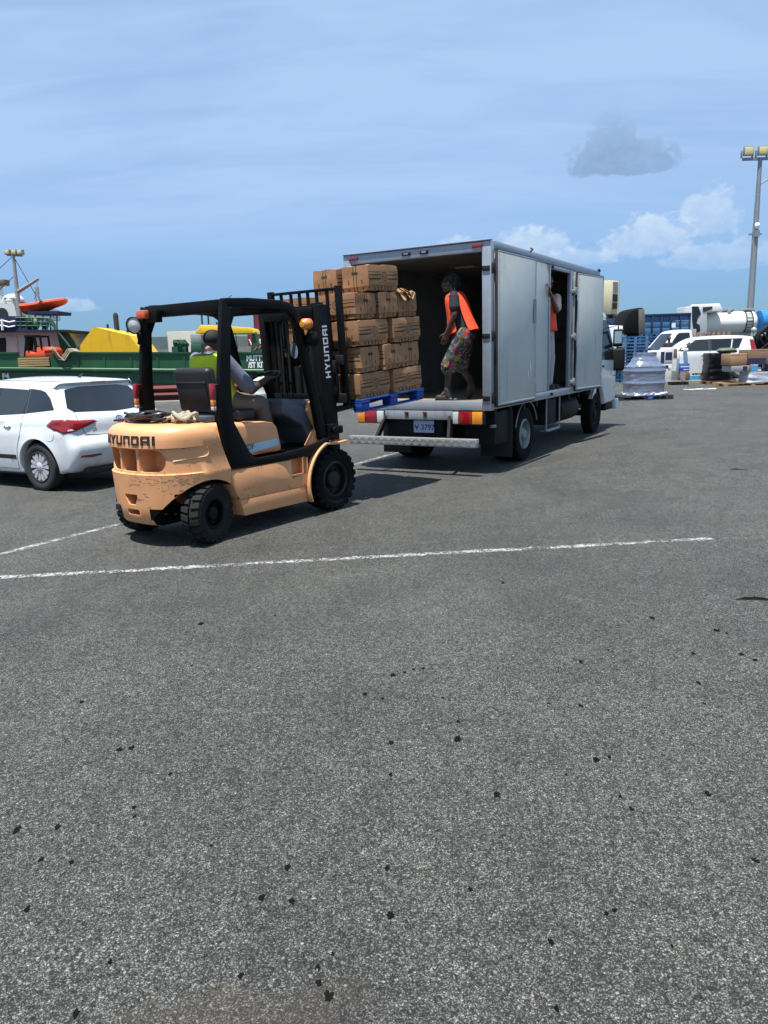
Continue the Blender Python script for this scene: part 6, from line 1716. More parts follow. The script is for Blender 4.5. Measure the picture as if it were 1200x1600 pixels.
# accommodation
YS = 33.0
dh = slab('deckhouse', 'ship_white', [(-160, 518), (90, 517), (94, 533), (97, 560), (-160, 560)], YS, YS + 6)
slab('deckhouse_door', 'cont_white', [(10, 525), (26, 525), (28, 552), (10, 552)], YS - .05, YS - .002, dh)
slab('dark_doorway', 'soot_shade', [(-8, 528), (8, 528), (11, 552), (-8, 552)], YS - .04, YS - .003, dh)  # black slab on the wall, the shade of the open doorway painted
slab('side_wing', 'deck_green', [(88, 516), (102, 515), (122, 543), (120, 553), (96, 553)], YS - .3, YS - .15)
slab('bridge_deck', 'ship_navy', [(-160, 516), (103, 515), (103, 518), (-160, 519)], YS - .9, YS + 6)
slab('weather_cloth', 'ship_navy', [(-160, 493), (38, 494), (42, 516), (-160, 517)], YS - .85, YS - .80)
mb = MB()
for z in (502.5, 510):
    mb.tube([(hp(a, b, YS)[0], YS - .93, hp(a, b, YS)[1]) for a, b in ((-40, z), (-20, z + 2.2), (0, z), (10, z + 2.2), (20, z - .8), (30, z + 2.2), (40, z + .5))], .03, 6)
mb.tube([(hp(20, 500, YS)[0], YS - .93, hp(20, 500, YS)[1]), (hp(21, 517, YS)[0], YS - .93, hp(21, 517, YS)[1])], .05, 6)
pieces(mb, 'cloth_rope', 'decal_white', bg0)
wh = slab('wheelhouse', 'ship_white', [(-160, 474), (22, 475), (26, 494), (-160, 494)], YS + .4, YS + 5)
mb = MB(); x, z = hp(4, 490, YS + .4); mb.disc((x, YS + .4, z), 'y', .24, .24, (-.03, -.004)); mb.build('porthole', 'soot_shade', wh)
mb = MB(); mb.tube([(hp(a, 468, YS)[0], YS + .5, hp(a, b, YS)[1]) for a, b in ((-80, 460), (21, 465))], .03, 6)
for a in (-30, -15, 0, 12, 20): mb.tube([(hp(a, 475, YS)[0], YS + .5, hp(a, 475, YS)[1]), (hp(a, 462, YS)[0], YS + .5, hp(a, 462, YS)[1])], .025, 6)
pieces(mb, 'monkey_island_rail', 'ship_grey', bg0)
slab('searchlight_box', 'cont_grey', [(-9, 437), (7, 436), (7, 446), (-9, 447)], YS + .6, YS + 1.1, bevel=.04)
mb = MB(); a = hp(2, 474, YS + .8); b_ = hp(1, 446, YS + .8); mb.tube([(a[0], YS + .8, a[1]), (b_[0], YS + .8, b_[1])], .09, 8); mb.ball((hp(5, 468, YS)[0], YS + .9, hp(5, 468, YS)[1]), (.45, .45, .3)); mb.build('searchlight_post', 'ship_white', bg0)
# mast with floodlights and derrick
mb = MB(); a = hp(36, 497, YS); b_ = hp(26, 399, YS); mb.tube([(a[0], YS - .3, a[1]), (b_[0], YS - .3, b_[1])], [.11, .06], 12); a = hp(17, 400, YS); b_ = hp(40, 401, YS)
mb.tube([(a[0], YS - .3, a[1]), (b_[0], YS - .3, b_[1])], 0, flat=(.08, .08, (0, 0, 1))); mast = mb.build('mast', 'ship_grey', bg0)
for px in (18, 28.5, 37.5):
    mb = MB(); x, z = hp(px, 396, YS); mb.box(x - .105, x + .105, YS - .42, YS - .18, z - .10, z + .11, 0); mb.box(x - .085, x + .085, YS - .435, YS - .421, z - .075, z + .085, 1); mb.build('floodlight', ['ship_grey', 'flood_lens'], mast, bevel=.02)
mb = MB(); a = hp(33, 457, YS); b_ = hp(69, 437, YS); mb.tube([(a[0], YS - .3, a[1]), (b_[0], YS - .5, b_[1])], [.09, .06], 8); mb.build('derrick_boom', 'ship_grey', bg0)
mb = MB(); a = hp(68, 440, YS); b_ = hp(66, 455, YS); c_ = hp(62, 469, YS); mb.tube([(b_[0], YS - .5, b_[1]), (a[0] - .05, YS - .5, a[1])], .012, 5); mb.tube([(b_[0], YS - .5, b_[1]), (c_[0], YS - .5, c_[1])], .02, 5); mb.box(b_[0] - .06, b_[0] + .06, YS - .55, YS - .45, b_[1] - .15, b_[1] + .12); mb.build('hoist_wire', 'ship_grey', bg0)
for k, (a, b_) in enumerate((((26, 401), (-70, 480)), ((27, 403), (86, 498)), ((30, 430), (-30, 476)))):
    p, q_ = hp(*a, YS), hp(*b_, YS); mb = MB(); mb.tube([(p[0], YS - .3, p[1]), ((p[0] + q_[0]) / 2, YS - .3, (p[1] + q_[1]) / 2 - .12), (q_[0], YS - .3 + .3 * k, q_[1])], .014, 5); mb.build('mast_stay', 'soot_shade', bg0)
# railing and boat stand
mb = MB()
pts = [(39, 498), (85, 498), (92, 499), (97, 505), (103, 516)]
for o in (0, 6, 12): mb.tube([(hp(a - (0 if i < 2 else o * .0), min(516, b + o), YS)[0], YS - .85, hp(a, min(516, b + o), YS)[1]) for i, (a, b) in enumerate(pts)], .035 if o == 0 else .022, 6)
for a in (47, 56, 65, 73, 80, 87): mb.tube([(hp(a, 498, YS)[0], YS - .85, hp(a, 498, YS)[1]), (hp(a, 516, YS)[0], YS - .85, hp(a, 516, YS)[1])], .03, 6)
mb.tube([(hp(88, 499, YS)[0], YS - .85, hp(88, 499, YS)[1]), (hp(122, 543, YS)[0], YS - .85, hp(122, 543, YS)[1])], .05, 6)
pieces(mb, 'deck_railing', 'deck_green', bg0)
mb = MB(); 
for a in (52, 64, 76, 86): mb.tube([(hp(a, 491, YS)[0], YS + .2, hp(a, 491, YS)[1]), (hp(a, 516, YS)[0], YS + .2, hp(a, 516, YS)[1])], .035, 6)
pieces(mb, 'cradle_leg', 'ship_grey', bg0)
slab('boat_cradle', 'ship_navy', [(43, 486), (91, 486), (90, 491), (44, 491)], YS - .4, YS + 1.0)
# orange rescue boat
xb0, zb0 = hp(37, 483, YS); xb1, zb1 = hp(97, 474, YS); L_ = xb1 - xb0
bt = empty('rescue_boat', Matrix.Translation((xb0, YS + .3, zb0)), 'orange inflatable rescue boat on the cradle above the vessel deck', 'boat')
mb = MB(); rings = []
for k in range(13):
    t = k / 12; x = L_ * t; sh_ = .06 + .22 * t ** 1.6; w = .62 * min(1, (1.02 - t) * 3.0) ** .6; d = .42 * (1 - .35 * t) * (0.55 + .45 * math.sin(math.pi * min(1, t * 1.1 + .25)))
    rings.append([Vector((x, w * math.cos(a), sh_ - d * max(0, math.sin(a)) ** .8 * .75 + .12 * max(0, -math.sin(a)))) for a in [2 * math.pi * j / 16 for j in range(16)]])
mb.loft(rings); mb.build('boat_hull', 'boat_orange', bt, smooth=50)
mb = MB()
for sg in (-1, 1): mb.tube([(L_ * k / 12, sg * .62 * min(1, (1.02 - k / 12) * 3) ** .6, .10 + .22 * (k / 12) ** 1.6) for k in range(13)], .10, 10)
mb.tube([(L_ * .02, -.5, .16), (L_ * .02, .5, .16)], .12, 10); pieces(mb, 'buoyancy_tube', 'boat_orange', bt)
mb = MB(); mb.tube([(L_ * .28, 0, .2), (L_ * .25, 0, .72), (L_ * .34, 0, .7), (L_ * .36, 0, .2)], .03, 6); mb.build('roll_bar', 'ship_grey', bt)
gr = empty('deck_gear', Matrix.Translation((hp(56, 516, YS)[0], YS - .4, hp(56, 516, YS)[1])), 'pile of yellow and green gear behind the upper deck railing', 'deck gear')
mb = MB()
for k, (ox, h, m_) in enumerate(((-.22, .5, 0), (-.05, .55, 1), (.12, .52, 0), (.26, .45, 1), (.0, .3, 1))):
    mb.ball((ox, rr.uniform(-.1, .1), h * .5), (.16, .16, h * .56), 12, 8, m_)
mb.jitter(.05, 5); mb.build('gear_bundle', ['ship_yellow', 'deck_green'], gr)
mb = MB(); x, z = hp(75, 507, YS); mb.tube([(x, YS - .3, hp(75, 516, YS)[1]), (x, YS - .3, z)], .05, 6); mb.ball((x, YS - .3, z), (.17, .17, .2)); o = mb.build('compass_stand', 'ship_navy', bg0)
# orange forklift standing on the deck
df = empty('deck_forklift', Matrix.Translation((hp(65, 557, 31.6)[0], 31.6, .75)), 'small orange forklift parked on the deck of the green vessel', 'forklift')
def sl2(name, mat, poly, y0, y1, bevel=.03):
    ox = hp(65, 557, 31.6)[0]; mb = MB(); mb.prism([(hp(a, b, 31.6)[0] - ox, hp(a, b, 31.6)[1] - .75) for a, b in poly], 'y', y0, y1); return mb.build(name, mat, df, bevel=bevel, smooth=40)
sl2('body', 'boat_orange', [(46, 561), (47, 549), (52, 547), (56, 551), (63, 551), (64, 543), (80, 542), (90, 544), (91, 556), (88, 561)], -.4, .4)
sl2('counterweight', 'boat_orange', [(76, 557), (76, 544), (88, 543), (92, 547), (91, 557)], -.45, .45, .06)
sl2('rear_grille', 'soot_shade', [(77, 548), (89, 547), (89, 550), (77, 551)], -.46, -.452, 0)
sl2('guard', 'fork_black', [(45, 524), (70, 524), (73, 545), (70.5, 545), (68, 527), (62, 527), (63.5, 546), (61, 546), (59, 527), (49, 527), (53, 548), (50, 548)], -.42, -.34, 0)
sl2('guard', 'fork_black', [(45, 524), (70, 524), (73, 545), (70.5, 545), (68, 527), (49, 527), (53, 548), (50, 548)], .34, .42, 0)
sl2('mast', 'fork_black', [(42, 560), (45, 524), (48, 524), (46, 560)], -.3, .3, 0)
sl2('seat', 'seat_vinyl', [(57, 551), (56, 540), (59, 540), (60, 547), (64, 547), (64, 551)], -.2, .2)
# yellow hatch cover house with exhausts
yh = slab('winch_house', 'ship_yellow', [(125, 552), (125.5, 539), (145, 512), (150, 511.5), (202, 524), (223, 552)], 32.2, 34.6, bevel=0)
slab('winch_house_back', 'deck_green', [(146, 511), (205, 519), (219, 524), (221, 552), (150, 552)], 34.7, 36, bevel=.03)
for px, w, y0, y1 in ((180.5, .11, 520, 493), (168, .05, 514, 508), (199, .05, 523, 516)):
    mb = MB(); x, z = hp(px, y1, 34); x2, z2 = hp(px, y0, 34); mb.tube([(x, 34, z2), (x, 34, z), (x - w * .1, 34, z + w * .6), (x - w * .35, 34, z + w * 1.0)], [w, w, w * .85, w * .4], 10); mb.build('exhaust_stack', 'soot_shade', bg0)
# second yellow canopy, machinery
cn = slab('canopy', 'ship_yellow', [(304, 521), (313, 508), (345, 509), (392, 512), (398, 521)], 33.5, 35.5, bevel=.02)
slab('canopy_post', 'deck_green', [(394, 519), (400, 519), (408, 552), (392, 552)], 33.6, 33.9); slab('machine_housing', 'deck_green', [(298, 537), (315, 537), (315, 553), (298, 553)], 31.5, 32.5, bevel=.02); slab('machine_housing_top', 'ship_grey', [(297, 522), (314, 522), (315, 536.8), (298, 536.8)], 31.6, 32.4, bevel=.02)
mb = MB()
for px, b0, t0 in ((316, 507, 491), (326, 507, 490), (339, 507, 503)):
    a = hp(px, b0, 34); b_ = hp(px - 1, t0, 34); mb.tube([(a[0], 34, a[1]), (b_[0], 34, b_[1])], .04, 6)
pieces(mb, 'aerial', 'soot_shade', bg0)
for px in (277, 287):
    mb = MB(); x, z = hp(px, 552, 31.6); zt_ = hp(px, 533, 31.6)[1]; mb.box(x - .16, x + .16, 31.4, 31.8, z, z + (zt_ - z) * .55); mb.tube([(x - .05, 31.6, z + .2), (x - .05, 31.6, zt_)], .09, 8); mb.tube([(x + .08, 31.6, z + .2), (x + .12, 31.6, zt_ - .08)], .07, 8); mb.disc((x, 31.6, zt_), 'z', .15, .12, (-.06, .06), 12); mb.tube([(x + .16, 31.4, z + .1), (x + .3, 31.3, z + .35), (x + .16, 31.3, z + .5)], .04, 6); mb.build('winch', 'deck_green', bg0)
mb = MB(); 
for k in range(5): mb.tube([(hp(398 + k * 7, 548, 31)[0], 31 + .1 * k, hp(398, 548 - k % 2 * 3, 31)[1]), (hp(402 + k * 7, 541, 31)[0], 31 + .1 * k, hp(402, 543 - k % 3 * 2, 31)[1])], .06, 6)
pieces(mb, 'deck_fitting', 'hull_red', bg0)
def container(name, label, mat, px0, py0, px1, py1, Y, depth, group=None, text=None, ribs=22, plain=False):
    x0, z1 = hp(px0, py0, Y); x1, z0 = hp(px1, py1, Y)
    r = empty(name, Matrix.Translation((x0, Y, z0)), label, 'container', group); w = x1 - x0; h = z1 - z0
    e_ = -.004 if plain else .06
    mb = MB(); mb.box(e_, w - e_, e_, depth - .06, .06, h - .03); mb.build('panel', mat, r)
    mb = MB()
    for k in range(ribs): x = .1 + (w - .2) * (k + .5) / ribs; mb.box(x - (w / ribs) * .22, x + (w / ribs) * .22, .02, .0595, .12, h - .12)
    tag(mb.build('corrugation', mat, r), kind='stuff')
    mb = MB()
    for x in (0, w - .12):
        for y in (0, depth - .12): mb.box(x, x + .12, y, y + .12, .121, h - .121)
    for z in (0, h - .12): mb.box(0, w, 0, .12, z, z + .12); mb.box(0, w, depth - .12, depth, z, z + .12); mb.box(0, .12, .121, depth - .121, z, z + .12); mb.box(w - .12, w, .121, depth - .121, z, z + .12)
    mb.build('frame', mat, r)
    if text:
        t = text_mesh(text[0], text[1], .004, Matrix.Translation((text[2] * w, .012, text[3] * h)) @ Matrix.Rotation(R_(90), 4, 'X'), .02 * text[1], text[4]); t.build('container_lettering', 'decal_white', r, smooth=0)
    return r
container('shipping_container', 'white container on the vessel beyond the driver', 'cont_white', 261, 518, 318, 553, 36, 2.4, None, None, 14, True)
# far side of the basin
mb = MB(); mb.prism([hp(a, b, 120) for a, b in ((-300, 533), (60, 530), (262, 526), (520, 524), (520, 575), (-300, 575))], 'y', 120, 132)
for k in range(4):
    mb.tube([(hp(-300, 538 + k * 5, 119)[0], 119.6, hp(-300, 538 + k * 5, 119)[1]), (hp(520, 529 + k * 5, 119)[0], 119.6, hp(520, 529 + k * 5, 119)[1])], 0, flat=(.6, .5, (0, 0, 1)))
tag(mb.build('harbour_wall', 'far_wall', smooth=0), 'long grey harbour wall across the water behind the vessel', 'wall')
mb = MB(); z_ = hp(400, 541, 100)[1]; mb.box(-30, 6, 99, 118, -2, z_ - .02); tag(mb.build('far_quay', 'concrete', smooth=0), kind='structure')
container('shipping_container', 'lower dark red container with white lettering beyond the vessel bow', 'cont_red', 386, 517, 470, 541, 100, 2.44, 'red containers beyond the vessel', ('WAVERT', 1.15, .33, .30, .9), 30)
container('shipping_container', 'upper dark red container stacked beyond the vessel bow', 'cont_red', 395, 486.5, 485, 516.5, 100.2, 2.44, 'red containers beyond the vessel', None, 30)

# white plastic drums on the quay edge
for k, (px, w, h) in enumerate(((392, .30, .86), (408, .31, .92), (424, .30, .80))):
    p = ap(px, 610, 27.6); dm = empty('plastic_drum', Matrix.Translation((p.x, 27.6, 0)), ('left', 'middle', 'right')[k] + ' one of three white plastic drums on the quay beyond the steering wheel', 'drum', 'white drums on the quay')
    mb = MB(); mb.lathe([(.001, 0.002), (w * .94, .002), (w, .04), (w * .97, h * .33), (w, h * .36), (w * .97, h * .39), (w * .97, h * .66), (w, h * .69), (w * .97, h * .72), (w, h * .95), (w * .9, h), (.001, h)], (0, 0, 0), 'z', 28, 0, False); mb.build('drum_shell', 'card_white', dm, smooth=50)
    mb = MB(); mb.disc((.12, 0, h), 'z', .05, .045, (0, .03), 12); mb.build('bung', 'card_white', dm)

for k, (xq, zq_) in enumerate(((-15.5, 1.55),)):
    ml_ = empty('mooring_line', Matrix.Translation((xq, QY + .2, .12)), 'pale mooring rope sagging from the green vessel to a bollard on the quay', 'rope')
    mb = MB(); mb.tube([(2.2 * (1 - t), t * (HYs - QY - .25) * 1.0, (zq_) * t ** 2.0 + .03) for t in [j / 12 for j in range(13)]], .035, 7); mb.build('rope', 'rope_pale', ml_)
    mb = MB(); mb.disc((2.2, 0, 0), 'z', .14, .12, (-.0, .28), 14); mb.disc((2.2, 0, 0), 'z', .20, .18, (.28, .36), 14); mb.build('bollard', 'soot_shade', ml_)
# ------------------------------------------------------------------ yard at the right
def rbox(parent, name, mat, x0, x1, y0, y1, z0, z1, bevel=.02):
    mb = MB(); mb.box(x0, x1, y0, y1, z0, z1); return mb.build(name, mat, parent, bevel=bevel)
def spot(px, py): p = gp(px, py); return p
# light pole
PY = 52.0
b0 = ap(1172.5, 480, PY); t0 = ap(1187, 249, PY)
lp = empty('light_pole', Matrix.Translation((b0.x, PY, 0)), 'tall grey floodlight pole standing behind the tanker', 'light pole')
mb = MB(); H = t0.z; mb.tube([(0, 0, 0), (0, 0, H * .30), (0, 0, H * .62), (0, 0, H * .88), (0, 0, H)], [.24, .23, .20, .15, .13], 8); mb.build('pole', 'pole_grey', lp)
mb = MB(); mb.box(-1.15, 2.0, -.08, .08, H - .05, H + .11); mb.build('crossarm', 'pole_grey', lp)
for x in (-.88, .04, .95, 1.8):
    mb = MB(); mb.box(x - .31, x + .31, -.28, -.12, H + .19, H + .75, 0); mb.box(x - .27, x + .27, -.30, -.281, H + .23, H + .71, 1); mb.box(x - .39, x - .31, -.1, .05, H + .10, H + .55, 0); mb.box(x + .31, x + .37, -.1, .05, H + .10, H + .55, 0); mb.build('floodlight', ['pole_grey', 'flood_lens'], lp, bevel=.02)
mb = MB(); mb.tube([(0, 0, H * .88), (.4, 0, H * .90), (1.4, 0, H * .93)], .05, 7); mb.build('bracket_arm', 'pole_grey', lp)
mb = MB(); z = ap(1180, 366, PY).z; mb.box(-.42, .42, -.06, .06, z - .05, z + .05, 0); mb.box(-.14, .14, -.32, -.1, z - .2, z + .22, 0); mb.ball((0, -.2, z + .5), (.16, .16, .2), 12, 8, 1); mb.build('camera_bracket', ['pole_grey', 'decal_white'], lp)
# reefer stack behind the truck
YR = 58
x0, z0 = hp(925, 492, YR); x1, z1 = hp(957, 438, YR); x2, _z = hp(972, 438, YR)
rf = empty('reefer_container', Matrix.Translation((x1, YR, z0)), 'cream refrigerated container stacked high behind the box truck', 'container')
h = z1 - z0; M_ = Matrix.Rotation(R_(0), 4, 'Z')
mb = MB(); mb.box(-6.0, .0, 0.0, 2.4, 0, h); mb.build('panel', 'cont_cream', rf, bevel=.03)
w2 = x2 - x1
mb = MB(); mb.prism([(0, -.0), (w2, .75), (w2, 2.4), (0, 2.4)], 'z', 0.001, h - .001); fr = mb.build('unit_end', 'cont_cream', rf, bevel=.03)
def onend(u, z, o): p = Vector((w2 * u, .75 * u, z)); n = Vector((.75, -w2, 0)).normalized() ; return p + n * o
def endpanel(name, mat, u0, u1, za, zb_, o=.05):
    mb = MB(); a = [onend(u0, za, .004), onend(u1, za, .004), onend(u1, zb_, .004), onend(u0, zb_, .004)]; b = [onend(u0, za, o), onend(u1, za, o), onend(u1, zb_, o), onend(u0, zb_, o)]
    mb.add(a + b, [(0, 1, 2, 3), (7, 6, 5, 4), (0, 4, 5, 1), (1, 5, 6, 2), (2, 6, 7, 3), (3, 7, 4, 0)]); mb.build(name, mat, fr)
endpanel('grille', 'ship_grey', .08, .80, h * .62, h * .96, .04); endpanel('fan_recess', 'soot_shade', .10, .78, h * .38, h * .60, .05); endpanel('fan_recess', 'soot_shade', .10, .72, h * .16, h * .34, .05); endpanel('corner_post', 'cont_cream', .86, 1.0, 0, h, .06)
rb = empty('flat_rack_stack', Matrix.Translation((x1 - 3, YR, 0)), 'dark rusty container under the cream refrigerated container', 'container')
mb = MB(); mb.box(-3, 3.5, .2, 2.4, .02, z0 - .9); mb.build('panel', 'cont_grey', rb, bevel=.03)
for k in range(9): mb = MB(); x = -2.9 + k * .78; mb.box(x, x + .22, .1, 2.4, z0 - .9, z0 - .004); mb.build('post', 'cont_grey', rb)
# blue high-sided trailer
YB = 46
xA, zA = hp(960, 493, YB); xB, zB = hp(1052, 492, YB); zl = hp(1040, 522, YB)[1]
tr = empty('blue_trailer', Matrix.Translation((xA, YB, 0)), 'long blue high sided trailer standing behind the white pickup', 'trailer'); w = xB - xA + 1
for nm, za, zb_ in (('side_board', zl, zl + (zA - zl) * .31), ('side_board', zl + (zA - zl) * .33, zl + (zA - zl) * .64), ('side_board', zl + (zA - zl) * .66, zA - .1)):
    rbox(tr, nm, 'trailer_blue', 0, w, .03, .10, za, zb_)
rbox(tr, 'top_rail', 'trailer_navy', -.05, w + .05, -.06, .14, zA - .1, zA + .02); rbox(tr, 'bottom_rail', 'trailer_navy', -.05, w + .05, -.06, .14, zl - .22, zl - .01)
for k in range(9): rbox(tr, 'stake', 'trailer_navy', k * w / 8 - .05, k * w / 8 + .05, -.05, .028, zl, zA - .1)
rbox(tr, 'far_side', 'trailer_navy', 0, w, 2.3, 2.4, zl, zA - .1); rbox(tr, 'trailer_bed', 'trailer_navy', 0, w, .15, 2.25, zl - .3, zl - .02)
rbox(tr, 'notice_plate', 'decal_white', hp(1049, 508, YB)[0] - xA, hp(1055, 508, YB)[0] - xA, -.06, -.052, hp(1049, 512, YB)[1], hp(1049, 505, YB)[1], 0)
for x in (1.2, 2.2, w - 1.6):
    wheel(tr, (x, .35, .5), .5, .28, .26, 'truck', -1, 0, ('rubber', 'steel_dark')); wheel(tr, (x, 2.05, .5), .5, .28, .26, 'truck', 1, 0, ('rubber', 'steel_dark'))
rbox(tr, 'landing_frame', 'trailer_navy', w * .45, w * .5, .4, 2.0, 0.01, zl - .31)
# stacks of blue pallets
def pallet_stack(px, base, n, Y, label, mat, w=1.15, step=.145, grp=None):
    x, _ = hp(px, base, Y); r = empty('pallet_stack', Matrix.Translation((x, Y, 0)), label, 'pallet stack', grp)
    for k in range(n):
        mb = MB(); z = k * step
        for y in (0, .45, .9):
            mb.box(-w / 2, w / 2, y, y + .1, z + .001, z + .018); mb.box(-w / 2, w / 2, y, y + .1, z + .098, z + .118)
            for xx in (-w / 2, -.06, w / 2 - .12): mb.box(xx, xx + .12, y + .002, y + .098, z + .0185, z + .0975)
        for i in range(6): y = i * .18; mb.box(-w / 2, w / 2, y, y + .11, z + .1185, z + .136)
        mb.xf(Matrix.Rotation(R_(random.uniform(-2.5, 2.5)), 4, 'Z')); mb.build('pallet', mat, r)
    return r
pallet_stack(992, 560, 14, 34.5, 'tall stack of blue pallets behind the silver wrapped drums', 'trailer_blue', grp='stacks of blue pallets')
pallet_stack(1026, 560, 15, 38, 'stack of blue pallets left of the pickup windscreen', 'trailer_blue', grp='stacks of blue pallets')
pallet_stack(958, 560, 9, 37, 'low stack of blue pallets behind the truck mirror', 'trailer_blue', grp='stacks of blue pallets')
# white lorry with black air deflector, mostly hidden
YL = 40
xl, zl0 = hp(948, 507, YL); xr, zr0 = hp(975, 509, YL); lo = empty('parked_lorry', Matrix.Translation((xl, YL, 0)), 'white lorry cab with tall black roof deflector behind the box truck', 'truck')
mb = MB(); mb.prism([(-.9, .6), (-.9, zl0 - .2), (-.6, zl0), (xr - xl, zr0), (xr - xl + .2, zr0 - .3), (xr - xl + .2, .6)], 'y', 0, 2.2); mb.build('cab', 'car_white', lo, bevel=.08, seg=3)
mb = MB(); P = [hp(a, b, YL) for a, b in ((973, 523), (973, 506), (977, 493), (984, 484), (993, 481.5), (1003, 481), (1005, 493), (1005, 523))]
mb.prism([(a - xl, b) for a, b in P], 'y', -.3, 1.7); mb.build('roof_deflector', 'tarp_black', lo, bevel=.10, seg=3)
P = [hp(a, b, YL) for a, b in ((994.5, 484), (1003, 483), (1004.5, 493), (1004.5, 522), (994.5, 522))]; mb = MB(); mb.prism([(a - xl, b) for a, b in P], 'y', -.34, -.303); mb.build('deflector_panel', 'cont_grey', lo, bevel=.01)
rbox(lo, 'window', 'glass_dark', -.7, .2, -.01, -.002, 1.9, zl0 - .35); rbox(lo, 'rear_body', 'trailer_navy', xr - xl + .22, xr - xl + 1.1, .0, 2.1, .7, hp(990, 523, YL)[1] - .004)
for x in (-.2, 1.6): wheel(lo, (x, .25, .48), .48, .26, .25, 'truck', -1, 0, ('rubber', 'steel_dark'))

# white pickup, nose left
YP = 35.6; ZK = .15
mb = MB(); mb.box(11.0, 60, 31.35, 42, -.2, ZK); tag(mb.build('raised_pavement', 'concrete', bevel=.03), kind='structure')
def veh(name, ctrl, wf, mats, M, label, cat):
    r = empty(name, M, label, cat); bd = shell(ctrl, wf, .12, .03, 8, 4).build('car_body', mats, r, weld=.001, smooth=32); return r, bd, bvh_of(bd)
xn = hp(1003, 560, YP)[0]
def wfp(x, z):
    w = .84 - (.06 * max(0, (.7 - x) / .7) ** 2)
    return w - (max(0, z - 1.15) * .22)
E2 = .04
PK = [(.0, .35, .6, .10, 0), (-.02, .6, .6, .12, 0), (.05, .85, .62, .10, 0), (.35, 1.06, .64, .09, 0), (.75, 1.22, .62, .08, 0), (1.45, 1.90, .56, .08, 0), (1.65, 1.97, .56, .07, 0), (2.35, 1.99, .56, .06, 0), (2.42, 1.9, .6, .05, 0), (2.45, .7, .72, E2, 0), (2.45, .35, .72, E2, 1), (1.32, .30, .72, E2, 1)] + [(x, z, .74, .02, 1) for x, z in arc(.92, .33, .38, -5, 185, 16)] + [(.4, .3, .65, .05, 1)]
pk, pb, PB = veh('pickup_truck', PK, wfp, ['car_white', 'car_black'], Matrix.Translation((xn, YP, ZK)) @ Matrix.Rotation(R_(9), 4, 'Z') @ Matrix.Scale(1.06, 4) @ Matrix.Scale(.80, 4, (1, 0, 0)), 'white cab pickup facing left behind the boxes on pallets', 'pickup')
patch(PB, [(.98, -1, 1.28), (1.50, -1, 1.80), (1.66, -1, 1.86), (2.22, -1, 1.86), (2.25, -1, 1.28)], (0, 1, 0), .010, .05).build('side_window', 'glass_dark', pk)
patch(PB, [(.3, -.55, 1.25), (.3, .55, 1.25), (1.4, .48, 1.84), (1.4, -.48, 1.84)], (1, 0, -.4), .010, .05).build('windscreen', 'glass_dark', pk)
patch(PB, [(.1, -.8, .70), (.1, -.45, .78), (.12, -.45, .95), (.35, -.82, .92)], (1, .8, 0), .01, .06, .001).build('headlamp', 'lamp_chrome', pk)
mb = MB(); seam(PB, [(.92, -1, 1.2), (.98, -1, .5)], (0, 1, 0), .006, mb); seam(PB, [(2.30, -1, 1.9), (2.32, -1, .4)], (0, 1, 0), .006, mb); mb.build('door_seam', 'car_seam', pk)
rbox(pk, 'cargo_bed', 'ship_grey', 2.5, 4.6, -.85, .85, .72, .80)
for k in range(7): rbox(pk, 'side_slat', 'card_dull', 2.52 + k * .3, 2.70 + k * .3, -.86, -.82, .81, 1.85, .01)
rbox(pk, 'headboard', 'ship_grey', 2.47, 2.51, -.84, .84, .81, 2.0); rbox(pk, 'chassis_frame', 'car_black', .9, 4.5, -.4, .4, .4, .7)
for x in (.92, 3.6):
    for s_ in (-1, 1): wheel(pk, (x, s_ * .72, .33), .33, .20, .20, 'truck', s_, 0, ('rubber_clean', 'wheel_silver'))
# boxy white crossover, nose left
YC = 32.7
xn = hp(1006, 590, YC)[0]
def wfs(x, z):
    w = .885 - .07 * max(0, (.7 - x) / .7) ** 2 - .05 * max(0, (x - 3.5) / .7) ** 2
    if z > 1.02: w -= (z - 1.02) * .26 + .012
    for cx in (.82, 3.38): w += .014 * max(0, 1 - abs(math.hypot(x - cx, z - .34) - .40) / .12)
    return w
SL = [(.03, .32, .6, .10, 0), (.0, .55, .6, .13, 0), (.04, .80, .62, .12, 0), (.18, .96, .64, .12, 0), (.55, 1.03, .66, .09, 0), (.98, 1.08, .66, .08, 0), (1.62, 1.53, .58, .08, 0), (1.85, 1.60, .58, .08, 0), (2.6, 1.645, .58, .08, 0), (3.5, 1.62, .58, .08, 0), (3.86, 1.585, .56, .07, 0), (3.92, 1.50, .58, .07, 0), (4.02, 1.05, .68, .09, 0), (4.10, .85, .70, .10, 0), (4.14, .55, .70, .12, 0), (4.08, .34, .70, .08, 0), (3.85, .26, .74, .04, 1)] + [(x, z, .78, .02, 1) for x, z in arc(3.38, .34, .40, -10, 190, 16)] + [(2.9, .22, .76, .04, 1), (1.3, .22, .76, .04, 1)] + [(x, z, .78, .02, 1) for x, z in arc(.82, .34, .40, -10, 190, 16)] + [(.35, .26, .7, .05, 1)]
SCL = 1.07
sv, sb_, SB = veh('crossover_car', SL, wfs, ['car_white', 'car_black'], Matrix.Translation((xn, YC, ZK)) @ Matrix.Rotation(R_(-3), 4, 'Z') @ Matrix.Scale(SCL, 4), 'boxy white car with tall red tail lamp behind the wrapped pallets', 'car')
d = (0, 1, 0)
patch(SB, [(1.06, -1, 1.11), (1.60, -1, 1.475), (1.72, -1, 1.50), (2.18, -1, 1.525), (2.18, -1, 1.10)], d, .012, .05).build('front_window', 'glass_tint', sv)
patch(SB, [(2.26, -1, 1.10), (2.26, -1, 1.528), (3.05, -1, 1.52), (2.98, -1, 1.11)], d, .012, .05).build('rear_window', 'glass_dark', sv)
